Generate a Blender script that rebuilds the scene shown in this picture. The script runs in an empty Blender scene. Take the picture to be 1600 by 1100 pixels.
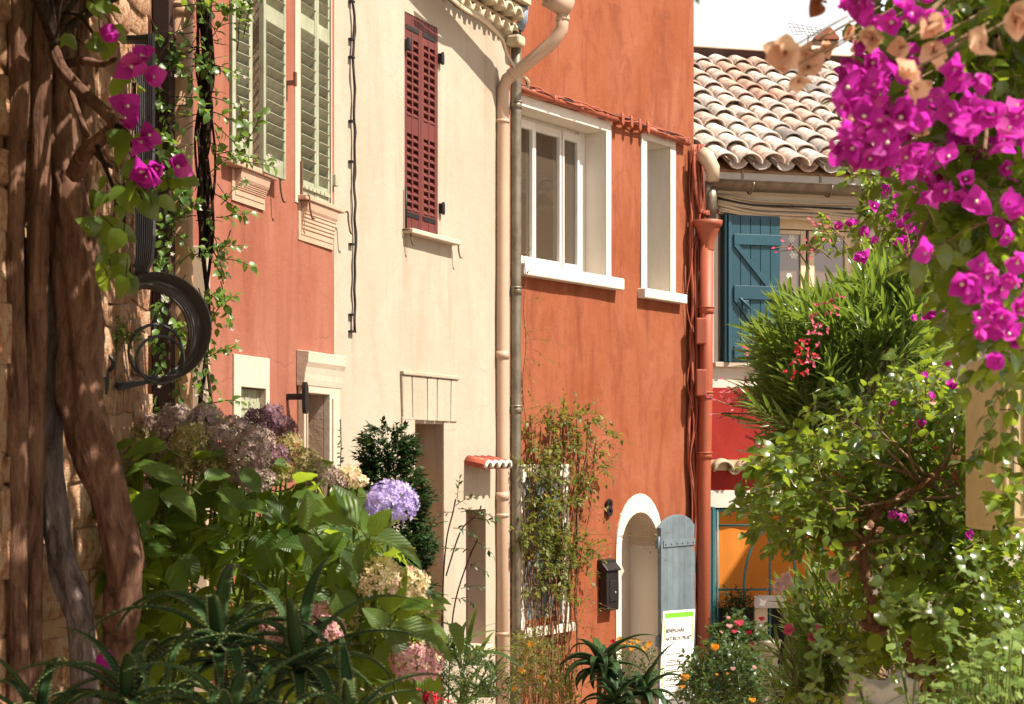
import bpy, bmesh, math, random
import numpy as np
from mathutils import Vector, Matrix, noise, Quaternion

# ------------------------------------------------------------------ camera, world, sun, exposure
SC = bpy.context.scene
COL = SC.collection
EYE, HOR, FOC = 1.65, 715.0, 2600.0          # eye height (m), horizon row and focal length of the photograph in its pixels

cam = bpy.data.objects.new('camera', bpy.data.cameras.new('camera'))
COL.objects.link(cam)
cam.location = (0, 0, EYE)
cam.rotation_euler = (math.radians(90), 0, 0)
cam.data.sensor_width = 36.0
cam.data.lens = FOC / 1600.0 * 36.0
cam.data.shift_y = (HOR - 550.0) / 1600.0
cam.data.clip_end = 2000.0
cam.data.dof.use_dof = True
cam.data.dof.focus_distance = 10.0
cam.data.dof.aperture_fstop = 8.0
SC.camera = cam

SUN_DIR = Vector((1.0, -0.44, 0.0)).normalized() * math.cos(math.radians(52)) + Vector((0, 0, math.sin(math.radians(52))))
world = bpy.data.worlds.new('World')
SC.world = world
world.use_nodes = True
wn = world.node_tree
sky = wn.nodes.new('ShaderNodeTexSky')
sky.sky_type = 'NISHITA'
sky.sun_disc = False
sky.sun_elevation = math.radians(52)
sky.sun_rotation = math.atan2(SUN_DIR.x, SUN_DIR.y)
sky.dust_density = 3.0
sky.air_density = 1.0
sky.ozone_density = 0.6
# summer haze: the whole sky pales towards the horizon, the same all round
w_tc = wn.nodes.new('ShaderNodeTexCoord'); w_sep = wn.nodes.new('ShaderNodeSeparateXYZ')
wn.links.new(w_tc.outputs['Generated'], w_sep.inputs[0])
w_mr = wn.nodes.new('ShaderNodeMapRange'); w_mr.interpolation_type = 'SMOOTHSTEP'
for k_, v_ in ((1, 0.12), (2, 0.55), (3, 0.85), (4, 0.06)): w_mr.inputs[k_].default_value = v_
wn.links.new(w_sep.outputs[2], w_mr.inputs[0])
w_mix = wn.nodes.new('ShaderNodeMixRGB'); w_mix.inputs[2].default_value = (17.0, 16.6, 15.9, 1.0)
wn.links.new(w_mr.outputs[0], w_mix.inputs[0]); wn.links.new(sky.outputs[0], w_mix.inputs[1])
wn.links.new(w_mix.outputs[0], wn.nodes['Background'].inputs[0])
wn.nodes['Background'].inputs[1].default_value = 0.05

sl = bpy.data.lights.new('sun', 'SUN')
sl.energy = 5.0
sl.angle = math.radians(0.5)
sl.color = (1.0, 0.915, 0.79)
so = bpy.data.objects.new('sun', sl)
so.rotation_euler = SUN_DIR.to_track_quat('Z', 'Y').to_euler()
so.location = (6, -3, 12)
COL.objects.link(so)
SC.view_settings.view_transform = 'Standard'
SC.view_settings.look = 'None'
SC.view_settings.gamma = 1.0
SC.view_settings.use_curve_mapping = False
SC.view_settings.exposure = 1.10

# ------------------------------------------------------------------ helpers
def P(px, py, Y):
    """the point at depth Y that the photograph shows at pixel (px, py)"""
    return Vector(((px - 800.0) / FOC * Y, Y, EYE + (HOR - py) / FOC * Y))

def tag(o, label=None, cat=None, group=None, kind=None):
    if label: o['label'] = label
    if cat:
        o['category'] = cat
        o['kind'] = kind or 'thing'
    elif kind: o['kind'] = kind
    if group: o['group'] = group
    return o

def empty(name, loc=(0, 0, 0), rz=0.0, parent=None):
    o = bpy.data.objects.new(name, None)
    o.location = loc
    o.rotation_euler = (0, 0, rz)
    o.empty_display_size = 0.1
    o.parent = parent
    COL.objects.link(o)
    return o

def put(name, mesh, parent=None, M=None):
    o = bpy.data.objects.new(name, mesh)
    o.parent = parent
    if M is not None: o.matrix_basis = M
    COL.objects.link(o)
    return o

class MB:
    """collects shapes and links them as one mesh object"""
    def __init__(s):
        s.v, s.f, s.mi, s.sm = [], [], [], []
        s.cur, s.smooth = 0, False
    def add(s, vs, fs):
        b = len(s.v)
        s.v.extend([tuple(x) for x in vs])
        for f in fs:
            s.f.append(tuple(b + i for i in f)); s.mi.append(s.cur); s.sm.append(s.smooth)
        return s
    def box(s, x0, x1, y0, y1, z0, z1, M=None):
        x0, x1 = min(x0, x1), max(x0, x1); y0, y1 = min(y0, y1), max(y0, y1); z0, z1 = min(z0, z1), max(z0, z1)
        vs = [Vector(c) for c in ((x0,y0,z0),(x1,y0,z0),(x1,y1,z0),(x0,y1,z0),(x0,y0,z1),(x1,y0,z1),(x1,y1,z1),(x0,y1,z1))]
        if M is not None: vs = [M @ c for c in vs]
        return s.add(vs, [(0,3,2,1),(4,5,6,7),(0,1,5,4),(1,2,6,5),(2,3,7,6),(3,0,4,7)])
    def tube(s, pts, rad, sides=8, cap=True, lump=0.0, seed=0.0, flat=1.0, ridge=0.0):
        pts = [Vector(p) for p in pts]
        n = len(pts)
        rad = rad if isinstance(rad, (list, tuple)) else [rad] * n
        vs, fs = [], []
        t0 = (pts[1] - pts[0]).normalized()
        ref = Vector((0, 0, 1)) if abs(t0.z) < 0.8 else Vector((0, 1, 0))
        a = t0.cross(ref).normalized()
        for i in range(n):
            t = (pts[min(i + 1, n - 1)] - pts[max(i - 1, 0)])
            t = t.normalized() if t.length > 1e-9 else t0
            a = (a - t * a.dot(t))
            a = a.normalized() if a.length > 1e-6 else t.orthogonal().normalized()
            b = t.cross(a)
            for k in range(sides):
                w = 2 * math.pi * k / sides
                r = rad[i]
                q = a * math.cos(w) + b * math.sin(w) * flat
                if lump: r *= 1 + lump * noise.noise(Vector((pts[i].x * 6 + q.x * 1.3 + seed, pts[i].y * 6 + q.y * 1.3, pts[i].z * 5 + q.z)))  + 0.4 * lump * noise.noise(Vector((q.x * 5 + seed, q.y * 5, pts[i].z * 3)))
                if ridge:
                    tw = w + 0.8 * noise.noise(Vector((pts[i].z * 2.5, seed, 4)))
                    rd_ = noise.noise(Vector((math.cos(tw) * 4.5 + seed, math.sin(tw) * 4.5, pts[i].z * 1.6)))
                    r *= 1 + ridge * (abs(rd_) * 2.2 - 0.5) + 0.35 * ridge * noise.noise(Vector((math.cos(tw) * 9, math.sin(tw) * 9 + seed, pts[i].z * 7)))
                vs.append(pts[i] + q * r)
        for i in range(n - 1):
            for k in range(sides):
                k2 = (k + 1) % sides
                fs.append((i * sides + k, i * sides + k2, (i + 1) * sides + k2, (i + 1) * sides + k))
        if cap:
            fs.append(tuple(reversed(range(sides))))
            fs.append(tuple((n - 1) * sides + k for k in range(sides)))
        sm = s.smooth; s.smooth = sides > 4
        s.add(vs, fs); s.smooth = sm
        return s
    def prism(s, poly, y0, y1, axis='y', M=None):
        """poly of (a, b) pairs extruded along an axis; axis y: (x, z) outline"""
        n = len(poly)
        def mk(a, b, c):
            q = Vector((a, c, b)) if axis == 'y' else (Vector((c, a, b)) if axis == 'x' else Vector((a, b, c)))
            return M @ q if M is not None else q
        vs = [mk(a, b, y0) for a, b in poly] + [mk(a, b, y1) for a, b in poly]
        fs = [tuple(range(n)), tuple(reversed(range(n, 2 * n)))]
        fs += [(i, i + n, (i + 1) % n + n, (i + 1) % n) for i in range(n)]
        return s.add(vs, fs)
    def mesh(s, name, mats):
        me = bpy.data.meshes.new(name)
        me.from_pydata(s.v, [], s.f)
        for m in (mats if isinstance(mats, (list, tuple)) else [mats]): me.materials.append(m)
        me.polygons.foreach_set('material_index', s.mi)
        me.polygons.foreach_set('use_smooth', s.sm)
        me.update()
        return me
    def build(s, name, mats, parent=None, bevel=0.0, M=None):
        me = s.mesh(name, mats)
        if not s.fixed():
            pass
        bm = bmesh.new(); bm.from_mesh(me)
        bmesh.ops.recalc_face_normals(bm, faces=bm.faces)
        bm.to_mesh(me); bm.free()
        o = put(name, me, parent, M)
        if bevel:
            b = o.modifiers.new('bevel', 'BEVEL'); b.width = bevel; b.segments = 2; b.limit_method = 'ANGLE'; b.angle_limit = math.radians(40)
        return o
    def fixed(s): return False

def spline(pts, n=8):
    """Catmull-Rom through points"""
    pts = [Vector(p) for p in pts]
    out = []
    for i in range(len(pts) - 1):
        p0, p1, p2, p3 = pts[max(i - 1, 0)], pts[i], pts[i + 1], pts[min(i + 2, len(pts) - 1)]
        for k in range(n):
            t = k / n
            out.append(0.5 * ((2 * p1) + (p2 - p0) * t + (2 * p0 - 5 * p1 + 4 * p2 - p3) * t * t + (3 * p1 - p0 - 3 * p2 + p3) * t ** 3))
    out.append(pts[-1])
    return out

def lerp_list(vals, n):
    m = len(vals) - 1
    out = []
    for i in range(n):
        t = i / (n - 1) * m
        k = min(int(t), m - 1)
        out.append(vals[k] + (vals[k + 1] - vals[k]) * (t - k))
    return out

# ------------------------------------------------------------------ materials
def nodes_of(name):
    m = bpy.data.materials.new(name)
    m.use_nodes = True
    nt = m.node_tree
    b = nt.nodes['Principled BSDF']
    def nd(t, **kw):
        x = nt.nodes.new('ShaderNode' + t)
        for k, v in kw.items(): setattr(x, k, v)
        return x
    def ln(a, b_): nt.links.new(a, b_)
    return m, nt, b, nd, ln

def mix_rgb(nd, ln, fac, a, b, mode='MIX'):
    x = nd('MixRGB', blend_type=mode)
    for s, v in ((0, fac), (1, a), (2, b)):
        if hasattr(v, 'is_linked'): ln(v, x.inputs[s])
        else: x.inputs[s].default_value = v if s == 0 else (*v, 1.0)
    return x.outputs[0]

def ramp(nd, ln, src, stops):
    r = nd('ValToRGB')
    e = r.color_ramp.elements
    while len(e) < len(stops): e.new(0.5)
    for el, (p, c) in zip(e, stops):
        el.position = p
        el.color = (*c, 1.0) if isinstance(c, tuple) else (c, c, c, 1.0)
    ln(src, r.inputs[0])
    return r.outputs[0]

def tex(nd, ln, scale=(1, 1, 1), nscale=4.0, detail=5.0, rough=0.55, dist=0.0, coord='Object', off=(0, 0, 0)):
    tc = nd('TexCoord'); mp = nd('Mapping'); n = nd('TexNoise')
    mp.inputs['Scale'].default_value = scale
    mp.inputs['Location'].default_value = off
    ln(tc.outputs[coord], mp.inputs[0]); ln(mp.outputs[0], n.inputs['Vector'])
    n.inputs['Scale'].default_value = nscale; n.inputs['Detail'].default_value = detail
    n.inputs['Roughness'].default_value = rough; n.inputs['Distortion'].default_value = dist
    return n.outputs['Fac']

def bump(nd, ln, b, src, strength, dist, prev=None):
    x = nd('Bump')
    x.inputs['Strength'].default_value = strength; x.inputs['Distance'].default_value = dist
    ln(src, x.inputs['Height'])
    if prev is not None: ln(prev, x.inputs['Normal'])
    ln(x.outputs[0], b.inputs['Normal'])
    return x.outputs[0]

def plaster(name, base, dark, light, blotch=(0.42, 0.62), streak=0.35, bstr=0.35, bscale=55.0, dist=0.0, stain=None, speck=0.0, crack=0.0):
    """painted render: washes of a darker and a paler tone, runs, fine grain"""
    m, nt, b, nd, ln = nodes_of(name)
    w1 = tex(nd, ln, (1, 1, 0.6), 1.7, 7, 0.6, dist)
    f1 = ramp(nd, ln, w1, [(blotch[0], 0.0), (blotch[1], 1.0)])
    c = mix_rgb(nd, ln, f1, base, light)
    w2 = tex(nd, ln, (3.6, 3.6, 0.6), 1.6, 7, 0.62, 0.9, off=(3, 1, 7))
    f2 = ramp(nd, ln, w2, [(0.5, 0.0), (0.72, streak)])
    c = mix_rgb(nd, ln, f2, c, dark)
    if stain:
        w3 = tex(nd, ln, (4.2, 4.2, 1.5), 1.3, 8, 0.70, 0.9, off=(9, 4, 2))
        f3 = ramp(nd, ln, w3, [(0.52, 0.0), (0.6, stain[1]), (0.66, stain[1] * 0.4), (0.75, stain[1])])
        c = mix_rgb(nd, ln, f3, c, stain[0])
    if speck:
        w4 = tex(nd, ln, (1, 1, 1), 26, 3, 0.5, off=(1, 8, 3))
        f4 = ramp(nd, ln, w4, [(0.70, 0.0), (0.76, speck)])
        c = mix_rgb(nd, ln, f4, c, dark)
    if crack:
        tcc = nd('TexCoord'); nz = nd('TexNoise'); nz.inputs['Scale'].default_value = 3.0; nz.inputs['Detail'].default_value = 5
        ln(tcc.outputs['Object'], nz.inputs['Vector'])
        av = nd('MixRGB', blend_type='ADD'); av.inputs[0].default_value = 0.35
        ln(tcc.outputs['Object'], av.inputs[1]); ln(nz.outputs['Color'], av.inputs[2])
        vo = nd('TexVoronoi', feature='DISTANCE_TO_EDGE'); vo.inputs['Scale'].default_value = 1.15
        ln(av.outputs[0], vo.inputs['Vector'])
        e = ramp(nd, ln, vo.outputs['Distance'], [(0.0, crack), (0.006, 0.0)])
        gate = ramp(nd, ln, w1, [(0.5, 0.0), (0.6, 1.0)])
        ml = nd('Math', operation='MULTIPLY'); ln(e, ml.inputs[0]); ln(gate, ml.inputs[1])
        c = mix_rgb(nd, ln, ml.outputs[0], c, tuple(x * 0.45 for x in dark))
    ln(c, b.inputs['Base Color'])
    b.inputs['Roughness'].default_value = 0.9
    b.inputs['Specular IOR Level'].default_value = 0.2
    g = tex(nd, ln, (1, 1, 1), bscale, 6, 0.65)
    g2 = tex(nd, ln, (1, 1, 1), 7, 4, 0.6)
    p = bump(nd, ln, b, g2, bstr * 0.6, 0.03)
    bump(nd, ln, b, g, bstr, 0.006, p)
    return m

def paint(name, col, dark=None, rough=0.5, wear=0.0, grain=(30, 30, 2), bstr=0.15, metal=0.0, spec=0.4, wscale=6.0):
    m, nt, b, nd, ln = nodes_of(name)
    dark = dark or tuple(x * 0.6 for x in col)
    w = tex(nd, ln, (1, 1, 1), wscale, 6, 0.65)
    f = ramp(nd, ln, w, [(0.42, 0.0), (0.7, 0.35 + wear)])
    c = mix_rgb(nd, ln, f, col, dark)
    oi = nd('ObjectInfo')
    hs = nd('HueSaturation')
    mr = nd('MapRange'); mr.inputs[3].default_value = 0.88; mr.inputs[4].default_value = 1.1
    ln(oi.outputs['Random'], mr.inputs[0]); ln(mr.outputs[0], hs.inputs['Value']); ln(c, hs.inputs['Color'])
    ln(hs.outputs[0], b.inputs['Base Color'])
    b.inputs['Roughness'].default_value = rough
    b.inputs['Metallic'].default_value = metal
    b.inputs['Specular IOR Level'].default_value = spec
    g = tex(nd, ln, grain, 6, 5, 0.6)
    bump(nd, ln, b, g, bstr, 0.01)
    return m

def leafy(name, c1, c2, trans, tf=0.4, rough=0.42, spec=0.45, vein=None, c3=None):
    """leaf or petal: colour varies from piece to piece, light comes through"""
    m, nt, b, nd, ln = nodes_of(name)
    oi = nd('ObjectInfo'); ge = nd('NewGeometry')
    ad = nd('Math', operation='ADD'); ln(oi.outputs['Random'], ad.inputs[0]); ln(ge.outputs['Random Per Island'], ad.inputs[1])
    fr = nd('Math', operation='FRACT'); ln(ad.outputs[0], fr.inputs[0])
    stops = [(0.0, c1), (0.85, c2)] + ([(0.97, c3)] if c3 else [])
    c = ramp(nd, ln, fr.outputs[0], stops)
    w = tex(nd, ln, (1, 1, 1), 35, 3, 0.6)
    c = mix_rgb(nd, ln, ramp(nd, ln, w, [(0.4, 0.0), (0.75, 0.25)]), c, c1)
    if vein:
        tc = nd('TexCoord'); sx = nd('SeparateXYZ'); ln(tc.outputs['Object'], sx.inputs[0])
        ab = nd('Math', operation='ABSOLUTE'); ln(sx.outputs[0], ab.inputs[0])
        m1 = nd('Math', operation='MULTIPLY_ADD'); ln(ab.outputs[0], m1.inputs[0]); m1.inputs[1].default_value = -0.9; ln(sx.outputs[1], m1.inputs[2])
        m2 = nd('Math', operation='MULTIPLY'); ln(m1.outputs[0], m2.inputs[0]); m2.inputs[1].default_value = vein[0]
        sn = nd('Math', operation='SINE'); ln(m2.outputs[0], sn.inputs[0])
        f = ramp(nd, ln, sn.outputs[0], [(0.86, 0.0), (0.97, 0.45)])
        c = mix_rgb(nd, ln, f, c, vein[1])
        mid = ramp(nd, ln, ab.outputs[0], [(0.012, 0.7), (0.03, 0.0)])
        c = mix_rgb(nd, ln, mid, c, vein[1])
        bump(nd, ln, b, sn.outputs[0], 0.25, 0.01)
    ln(c, b.inputs['Base Color'])
    b.inputs['Roughness'].default_value = rough
    b.inputs['Specular IOR Level'].default_value = spec
    t = nd('BsdfTranslucent')
    tcn = mix_rgb(nd, ln, 0.6, c, trans)
    ln(tcn, t.inputs[0])
    mx = nd('MixShader'); mx.inputs[0].default_value = tf
    out = nt.nodes['Material Output']
    ln(b.outputs[0], mx.inputs[1]); ln(t.outputs[0], mx.inputs[2]); ln(mx.outputs[0], out.inputs[0])
    return m

def bark(name, c1, c2, scale=(1, 1, 0.25), n=22):
    m, nt, b, nd, ln = nodes_of(name)
    w = tex(nd, ln, scale, n, 8, 0.7, 0.6)
    c = ramp(nd, ln, w, [(0.35, c1), (0.65, c2)])
    ln(c, b.inputs['Base Color'])
    b.inputs['Roughness'].default_value = 0.95
    b.inputs['Specular IOR Level'].default_value = 0.15
    w2 = tex(nd, ln, (1, 1, 0.18), 40, 6, 0.7, 0.4)
    p = bump(nd, ln, b, w, 0.8, 0.03)
    bump(nd, ln, b, w2, 0.7, 0.015, p)
    return m

def add_drips(mat, drips, col, amount=0.55):
    """rain streaks of their own shape under sill ends and pipes: (x, top, half width, length) in wall metres"""
    nt = mat.node_tree; b = nt.nodes['Principled BSDF']
    def nd(t, **kw):
        x = nt.nodes.new('ShaderNode' + t)
        for k, v in kw.items(): setattr(x, k, v)
        return x
    ln = lambda a, c: nt.links.new(a, c)
    lk = b.inputs['Base Color'].links[0]; src = lk.from_socket
    tc = nd('TexCoord'); nz = tex(nd, ln, (9, 9, 0.8), 2.0, 6, 0.7)
    sx = nd('SeparateXYZ'); ln(tc.outputs['Object'], sx.inputs[0])
    wob = nd('Math', operation='MULTIPLY_ADD'); ln(tex(nd, ln, (1, 1, 1), 5, 3, 0.6), wob.inputs[0]); wob.inputs[1].default_value = 0.10; ln(sx.outputs[0], wob.inputs[2])
    tot = None
    for (u, zt, hw, L) in drips:
        d = nd('Math', operation='SUBTRACT'); ln(wob.outputs[0], d.inputs[0]); d.inputs[1].default_value = u + 0.05
        a = nd('Math', operation='ABSOLUTE'); ln(d.outputs[0], a.inputs[0])
        m1 = nd('MapRange'); m1.inputs[1].default_value = 0.0; m1.inputs[2].default_value = hw; m1.inputs[3].default_value = 1.0; m1.inputs[4].default_value = 0.0; ln(a.outputs[0], m1.inputs[0])
        m2 = nd('MapRange'); m2.inputs[1].default_value = zt - L; m2.inputs[2].default_value = zt; ln(sx.outputs[2], m2.inputs[0])
        lt = nd('Math', operation='LESS_THAN'); ln(sx.outputs[2], lt.inputs[0]); lt.inputs[1].default_value = zt + 0.02
        p = nd('Math', operation='MULTIPLY'); ln(m1.outputs[0], p.inputs[0]); ln(m2.outputs[0], p.inputs[1])
        q = nd('Math', operation='MULTIPLY'); ln(p.outputs[0], q.inputs[0]); ln(lt.outputs[0], q.inputs[1])
        if tot is None: tot = q.outputs[0]
        else:
            s = nd('Math', operation='MAXIMUM'); ln(tot, s.inputs[0]); ln(q.outputs[0], s.inputs[1]); tot = s.outputs[0]
    f = nd('Math', operation='MULTIPLY'); ln(tot, f.inputs[0]); ln(ramp(nd, ln, nz, [(0.36, 0.0), (0.6, amount)]), f.inputs[1])
    ln(mix_rgb(nd, ln, f.outputs[0], src, col), b.inputs['Base Color'])

M = {}
M['pink'] = plaster('pink_render', (0.25, 0.084, 0.051), (0.18, 0.048, 0.027), (0.285, 0.112, 0.074), streak=0.55, speck=0.2, crack=0.35)
M['cream'] = plaster('cream_render', (0.355, 0.298, 0.228), (0.26, 0.195, 0.125), (0.39, 0.335, 0.265), streak=0.3, speck=0.35, crack=0.3)
M['red'] = plaster('orange_red_render', (0.228, 0.062, 0.023), (0.145, 0.031, 0.011), (0.275, 0.092, 0.047), blotch=(0.36, 0.68), streak=0.5, dist=0.6, stain=((0.165, 0.040, 0.017), 0.5), bstr=0.45, crack=0.3, speck=0.2)
M['redband'] = plaster('crimson_render', (0.24, 0.018, 0.013), (0.16, 0.010, 0.008), (0.29, 0.028, 0.02), streak=0.3)
M['white'] = plaster('white_render', (0.58, 0.52, 0.44), (0.44, 0.34, 0.25), (0.62, 0.57, 0.50), streak=0.3, bstr=0.25)
M['trim'] = plaster('cream_trim', (0.46, 0.37, 0.285), (0.34, 0.24, 0.16), (0.50, 0.42, 0.335), streak=0.25, bstr=0.25)
M['jamb'] = plaster('ochre_jamb_plaster', (0.46, 0.33, 0.22), (0.26, 0.165, 0.10), (0.46, 0.36, 0.29), streak=0.5, bstr=0.5, blotch=(0.45, 0.55))
M['peach'] = plaster('peach_sill_plaster', (0.43, 0.26, 0.175), (0.32, 0.17, 0.105), (0.46, 0.31, 0.225), streak=0.2)
M['stone'] = plaster('rubble_stone', (0.34, 0.185, 0.10), (0.14, 0.06, 0.03), (0.46, 0.31, 0.20), streak=0.5, bstr=1.0, bscale=18, stain=((0.27, 0.09, 0.035), 0.85), speck=0.6)
M['mortar'] = plaster('rubble_mortar', (0.30, 0.165, 0.09), (0.12, 0.052, 0.026), (0.40, 0.26, 0.16), streak=0.6, bstr=1.0, bscale=30)
M['greyshutter'] = paint('blue_grey_paint', (0.145, 0.185, 0.208), wear=0.3)
M['olive'] = paint('pale_olive_paint', (0.31, 0.32, 0.22), (0.18, 0.17, 0.10), wear=0.35, rough=0.6)
M['oxblood'] = paint('oxblood_paint', (0.125, 0.026, 0.02), (0.09, 0.028, 0.026), wear=0.25, rough=0.55)
M['teal'] = paint('dark_teal_paint', (0.018, 0.075, 0.105), (0.012, 0.05, 0.07), wear=0.1, rough=0.45)
M['tealmetal'] = paint('teal_metal_paint', (0.03, 0.15, 0.165), rough=0.4)
M['whitepaint'] = paint('white_window_paint', (0.62, 0.59, 0.54), (0.52, 0.48, 0.42), rough=0.4, bstr=0.05)
M['creamwood'] = paint('cream_window_paint', (0.72, 0.58, 0.40), rough=0.5, bstr=0.08)
M['creampipe'] = paint('cream_pipe', (0.42, 0.29, 0.205), (0.35, 0.22, 0.145), rough=0.45, bstr=0.03)
M['peachpipe'] = paint('peach_pipe', (0.43, 0.25, 0.15), (0.36, 0.2, 0.115), rough=0.5, bstr=0.04)
M['redpipe'] = paint('terracotta_pipe', (0.285, 0.072, 0.034), (0.36, 0.08, 0.04), rough=0.55, bstr=0.08, wear=0.3)
M['zinc'] = paint('old_zinc', (0.23, 0.20, 0.15), (0.10, 0.08, 0.055), rough=0.45, metal=0.5, wear=0.4, wscale=9)
M['bluepaint'] = paint('faded_blue_metal', (0.17, 0.22, 0.29), rough=0.5)
M['black'] = paint('black_iron', (0.022, 0.020, 0.020), rough=0.45, metal=0.3, bstr=0.1)
M['iron'] = paint('dark_wrought_iron', (0.062, 0.060, 0.064), rough=0.5, metal=0.3)
M['rust'] = paint('rusty_iron', (0.09, 0.05, 0.03), (0.2, 0.08, 0.03), rough=0.8, wear=0.4)
M['cable'] = paint('black_cable', (0.018, 0.014, 0.012), rough=0.6)
M['palecable'] = paint('cream_cable', (0.52, 0.41, 0.28), rough=0.6)
M['redcable'] = paint('terracotta_cable', (0.27, 0.066, 0.034), (0.2, 0.05, 0.03), rough=0.7)
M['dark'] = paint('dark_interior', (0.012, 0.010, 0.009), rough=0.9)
M['darkwood'] = paint('dark_brown_wood', (0.045, 0.018, 0.012), rough=0.6)
M['brownwood'] = paint('brown_door_wood', (0.24, 0.15, 0.085), rough=0.6)
M['eave'] = plaster('cream_painted_tiles', (0.46, 0.36, 0.235), (0.32, 0.215, 0.11), (0.50, 0.42, 0.30), streak=0.5)
M['conduit'] = paint('pale_conduit', (0.44, 0.34, 0.24), rough=0.6)
M['bark'] = bark('old_vine_bark', (0.075, 0.036, 0.024), (0.27, 0.145, 0.095))
M['bark_grey'] = bark('grey_vine_bark', (0.085, 0.06, 0.055), (0.31, 0.24, 0.22))
M['bark_red'] = bark('reddish_bark', (0.11, 0.045, 0.025), (0.30, 0.15, 0.085), (1, 1, 0.4), 40)
M['twig'] = bark('pale_twig', (0.18, 0.10, 0.055), (0.38, 0.26, 0.16), (1, 1, 1), 30)
M['darktwig'] = bark('dark_twig', (0.018, 0.010, 0.007), (0.06, 0.035, 0.022), (1, 1, 1), 30)
M['greentwig'] = bark('green_stem', (0.10, 0.13, 0.03), (0.20, 0.24, 0.07), (1, 1, 1), 30)
M['soil'] = paint('potting_soil', (0.035, 0.022, 0.014), rough=1.0, bstr=0.8)
M['clay'] = paint('clay_pot', (0.36, 0.12, 0.06), wear=0.2, rough=0.8)

M['paper'] = paint('sheet_paper', (0.78, 0.75, 0.69), (0.70, 0.66, 0.6), rough=0.7, bstr=0.02)
M['lime'] = paint('lime_green_print', (0.16, 0.50, 0.03), rough=0.6, bstr=0.02)
M['ink'] = paint('black_ink', (0.03, 0.03, 0.03), rough=0.7, bstr=0.0)
M['snow'] = paint('white_sticker', (0.82, 0.80, 0.74), rough=0.6, bstr=0.0)

# roof tile: each one its own tone, lichen spots
def tile_mat(name, stops, lichen):
    m, nt, b, nd, ln = nodes_of(name)
    oi = nd('ObjectInfo'); ge = nd('NewGeometry')
    ad = nd('Math', operation='ADD'); ln(oi.outputs['Random'], ad.inputs[0]); ln(ge.outputs['Random Per Island'], ad.inputs[1])
    fr = nd('Math', operation='FRACT'); ln(ad.outputs[0], fr.inputs[0])
    c = ramp(nd, ln, fr.outputs[0], stops)
    mm = nd('Mapping'); tc = nd('TexCoord'); ln(tc.outputs['Object'], mm.inputs[0])
    cm = nd('CombineXYZ'); ml = nd('Math', operation='MULTIPLY'); ml.inputs[1].default_value = 37.0
    ln(oi.outputs['Random'], ml.inputs[0]); ln(ml.outputs[0], cm.inputs[0]); ln(cm.outputs[0], mm.inputs['Location'])
    n = nd('TexNoise'); n.inputs['Scale'].default_value = 9; n.inputs['Detail'].default_value = 8; n.inputs['Roughness'].default_value = 0.7
    ln(mm.outputs[0], n.inputs['Vector'])
    f = ramp(nd, ln, n.outputs['Fac'], [(0.48, 0.0), (0.62, lichen)])
    c = mix_rgb(nd, ln, f, c, (0.12, 0.10, 0.085))
    f = ramp(nd, ln, n.outputs['Fac'], [(0.28, 0.75), (0.44, 0.0)])
    c = mix_rgb(nd, ln, f, c, (0.62, 0.50, 0.40))
    ln(c, b.inputs['Base Color']); b.inputs['Roughness'].default_value = 0.95; b.inputs['Specular IOR Level'].default_value = 0.15
    bump(nd, ln, b, n.outputs['Fac'], 0.5, 0.02)
    return m
M['tile'] = tile_mat('weathered_clay_tile', [(0.0, (0.62, 0.52, 0.45)), (0.15, (0.52, 0.32, 0.23)), (0.32, (0.68, 0.60, 0.53)), (0.6, (0.58, 0.47, 0.40)), (0.85, (0.68, 0.60, 0.54)), (0.97, (0.30, 0.27, 0.25))], 0.65)
M['tilered'] = tile_mat('dark_red_tile', [(0.0, (0.25, 0.05, 0.03)), (0.9, (0.33, 0.08, 0.045))], 0.3)

def glass_mat(name, tint, rough=0.02):
    m, nt, b, nd, ln = nodes_of(name)
    b.inputs['Base Color'].default_value = (*tint, 1)
    b.inputs['Roughness'].default_value = rough
    b.inputs['Specular IOR Level'].default_value = 0.9
    b.inputs['IOR'].default_value = 1.6
    b.inputs['Coat Weight'].default_value = 0.6
    b.inputs['Coat Roughness'].default_value = 0.01
    return m
M['glass'] = glass_mat('dark_window_glass', (0.06, 0.045, 0.03))
M['curtainglass'] = glass_mat('curtained_window_glass', (0.15, 0.085, 0.055), 0.08)

def blind_mat():
    m, nt, b, nd, ln = nodes_of('orange_woven_blind')
    tc = nd('TexCoord')
    def wave(axis, sc):
        w = nd('TexWave', bands_direction=axis); w.inputs['Scale'].default_value = sc; w.inputs['Distortion'].default_value = 0.6
        ln(tc.outputs['Object'], w.inputs['Vector']); return w.outputs['Fac']
    a, c2 = wave('X', 22), wave('Z', 34)
    c = mix_rgb(nd, ln, a, (0.55, 0.17, 0.012), (0.66, 0.23, 0.02))
    f = nd('Math', operation='MULTIPLY'); ln(c2, f.inputs[0]); f.inputs[1].default_value = 0.35
    c = mix_rgb(nd, ln, f.outputs[0], c, (0.42, 0.12, 0.01))
    ln(c, b.inputs['Base Color']); b.inputs['Roughness'].default_value = 0.9
    bump(nd, ln, b, c2, 0.4, 0.01)
    return m
M['blind'] = blind_mat()

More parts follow.
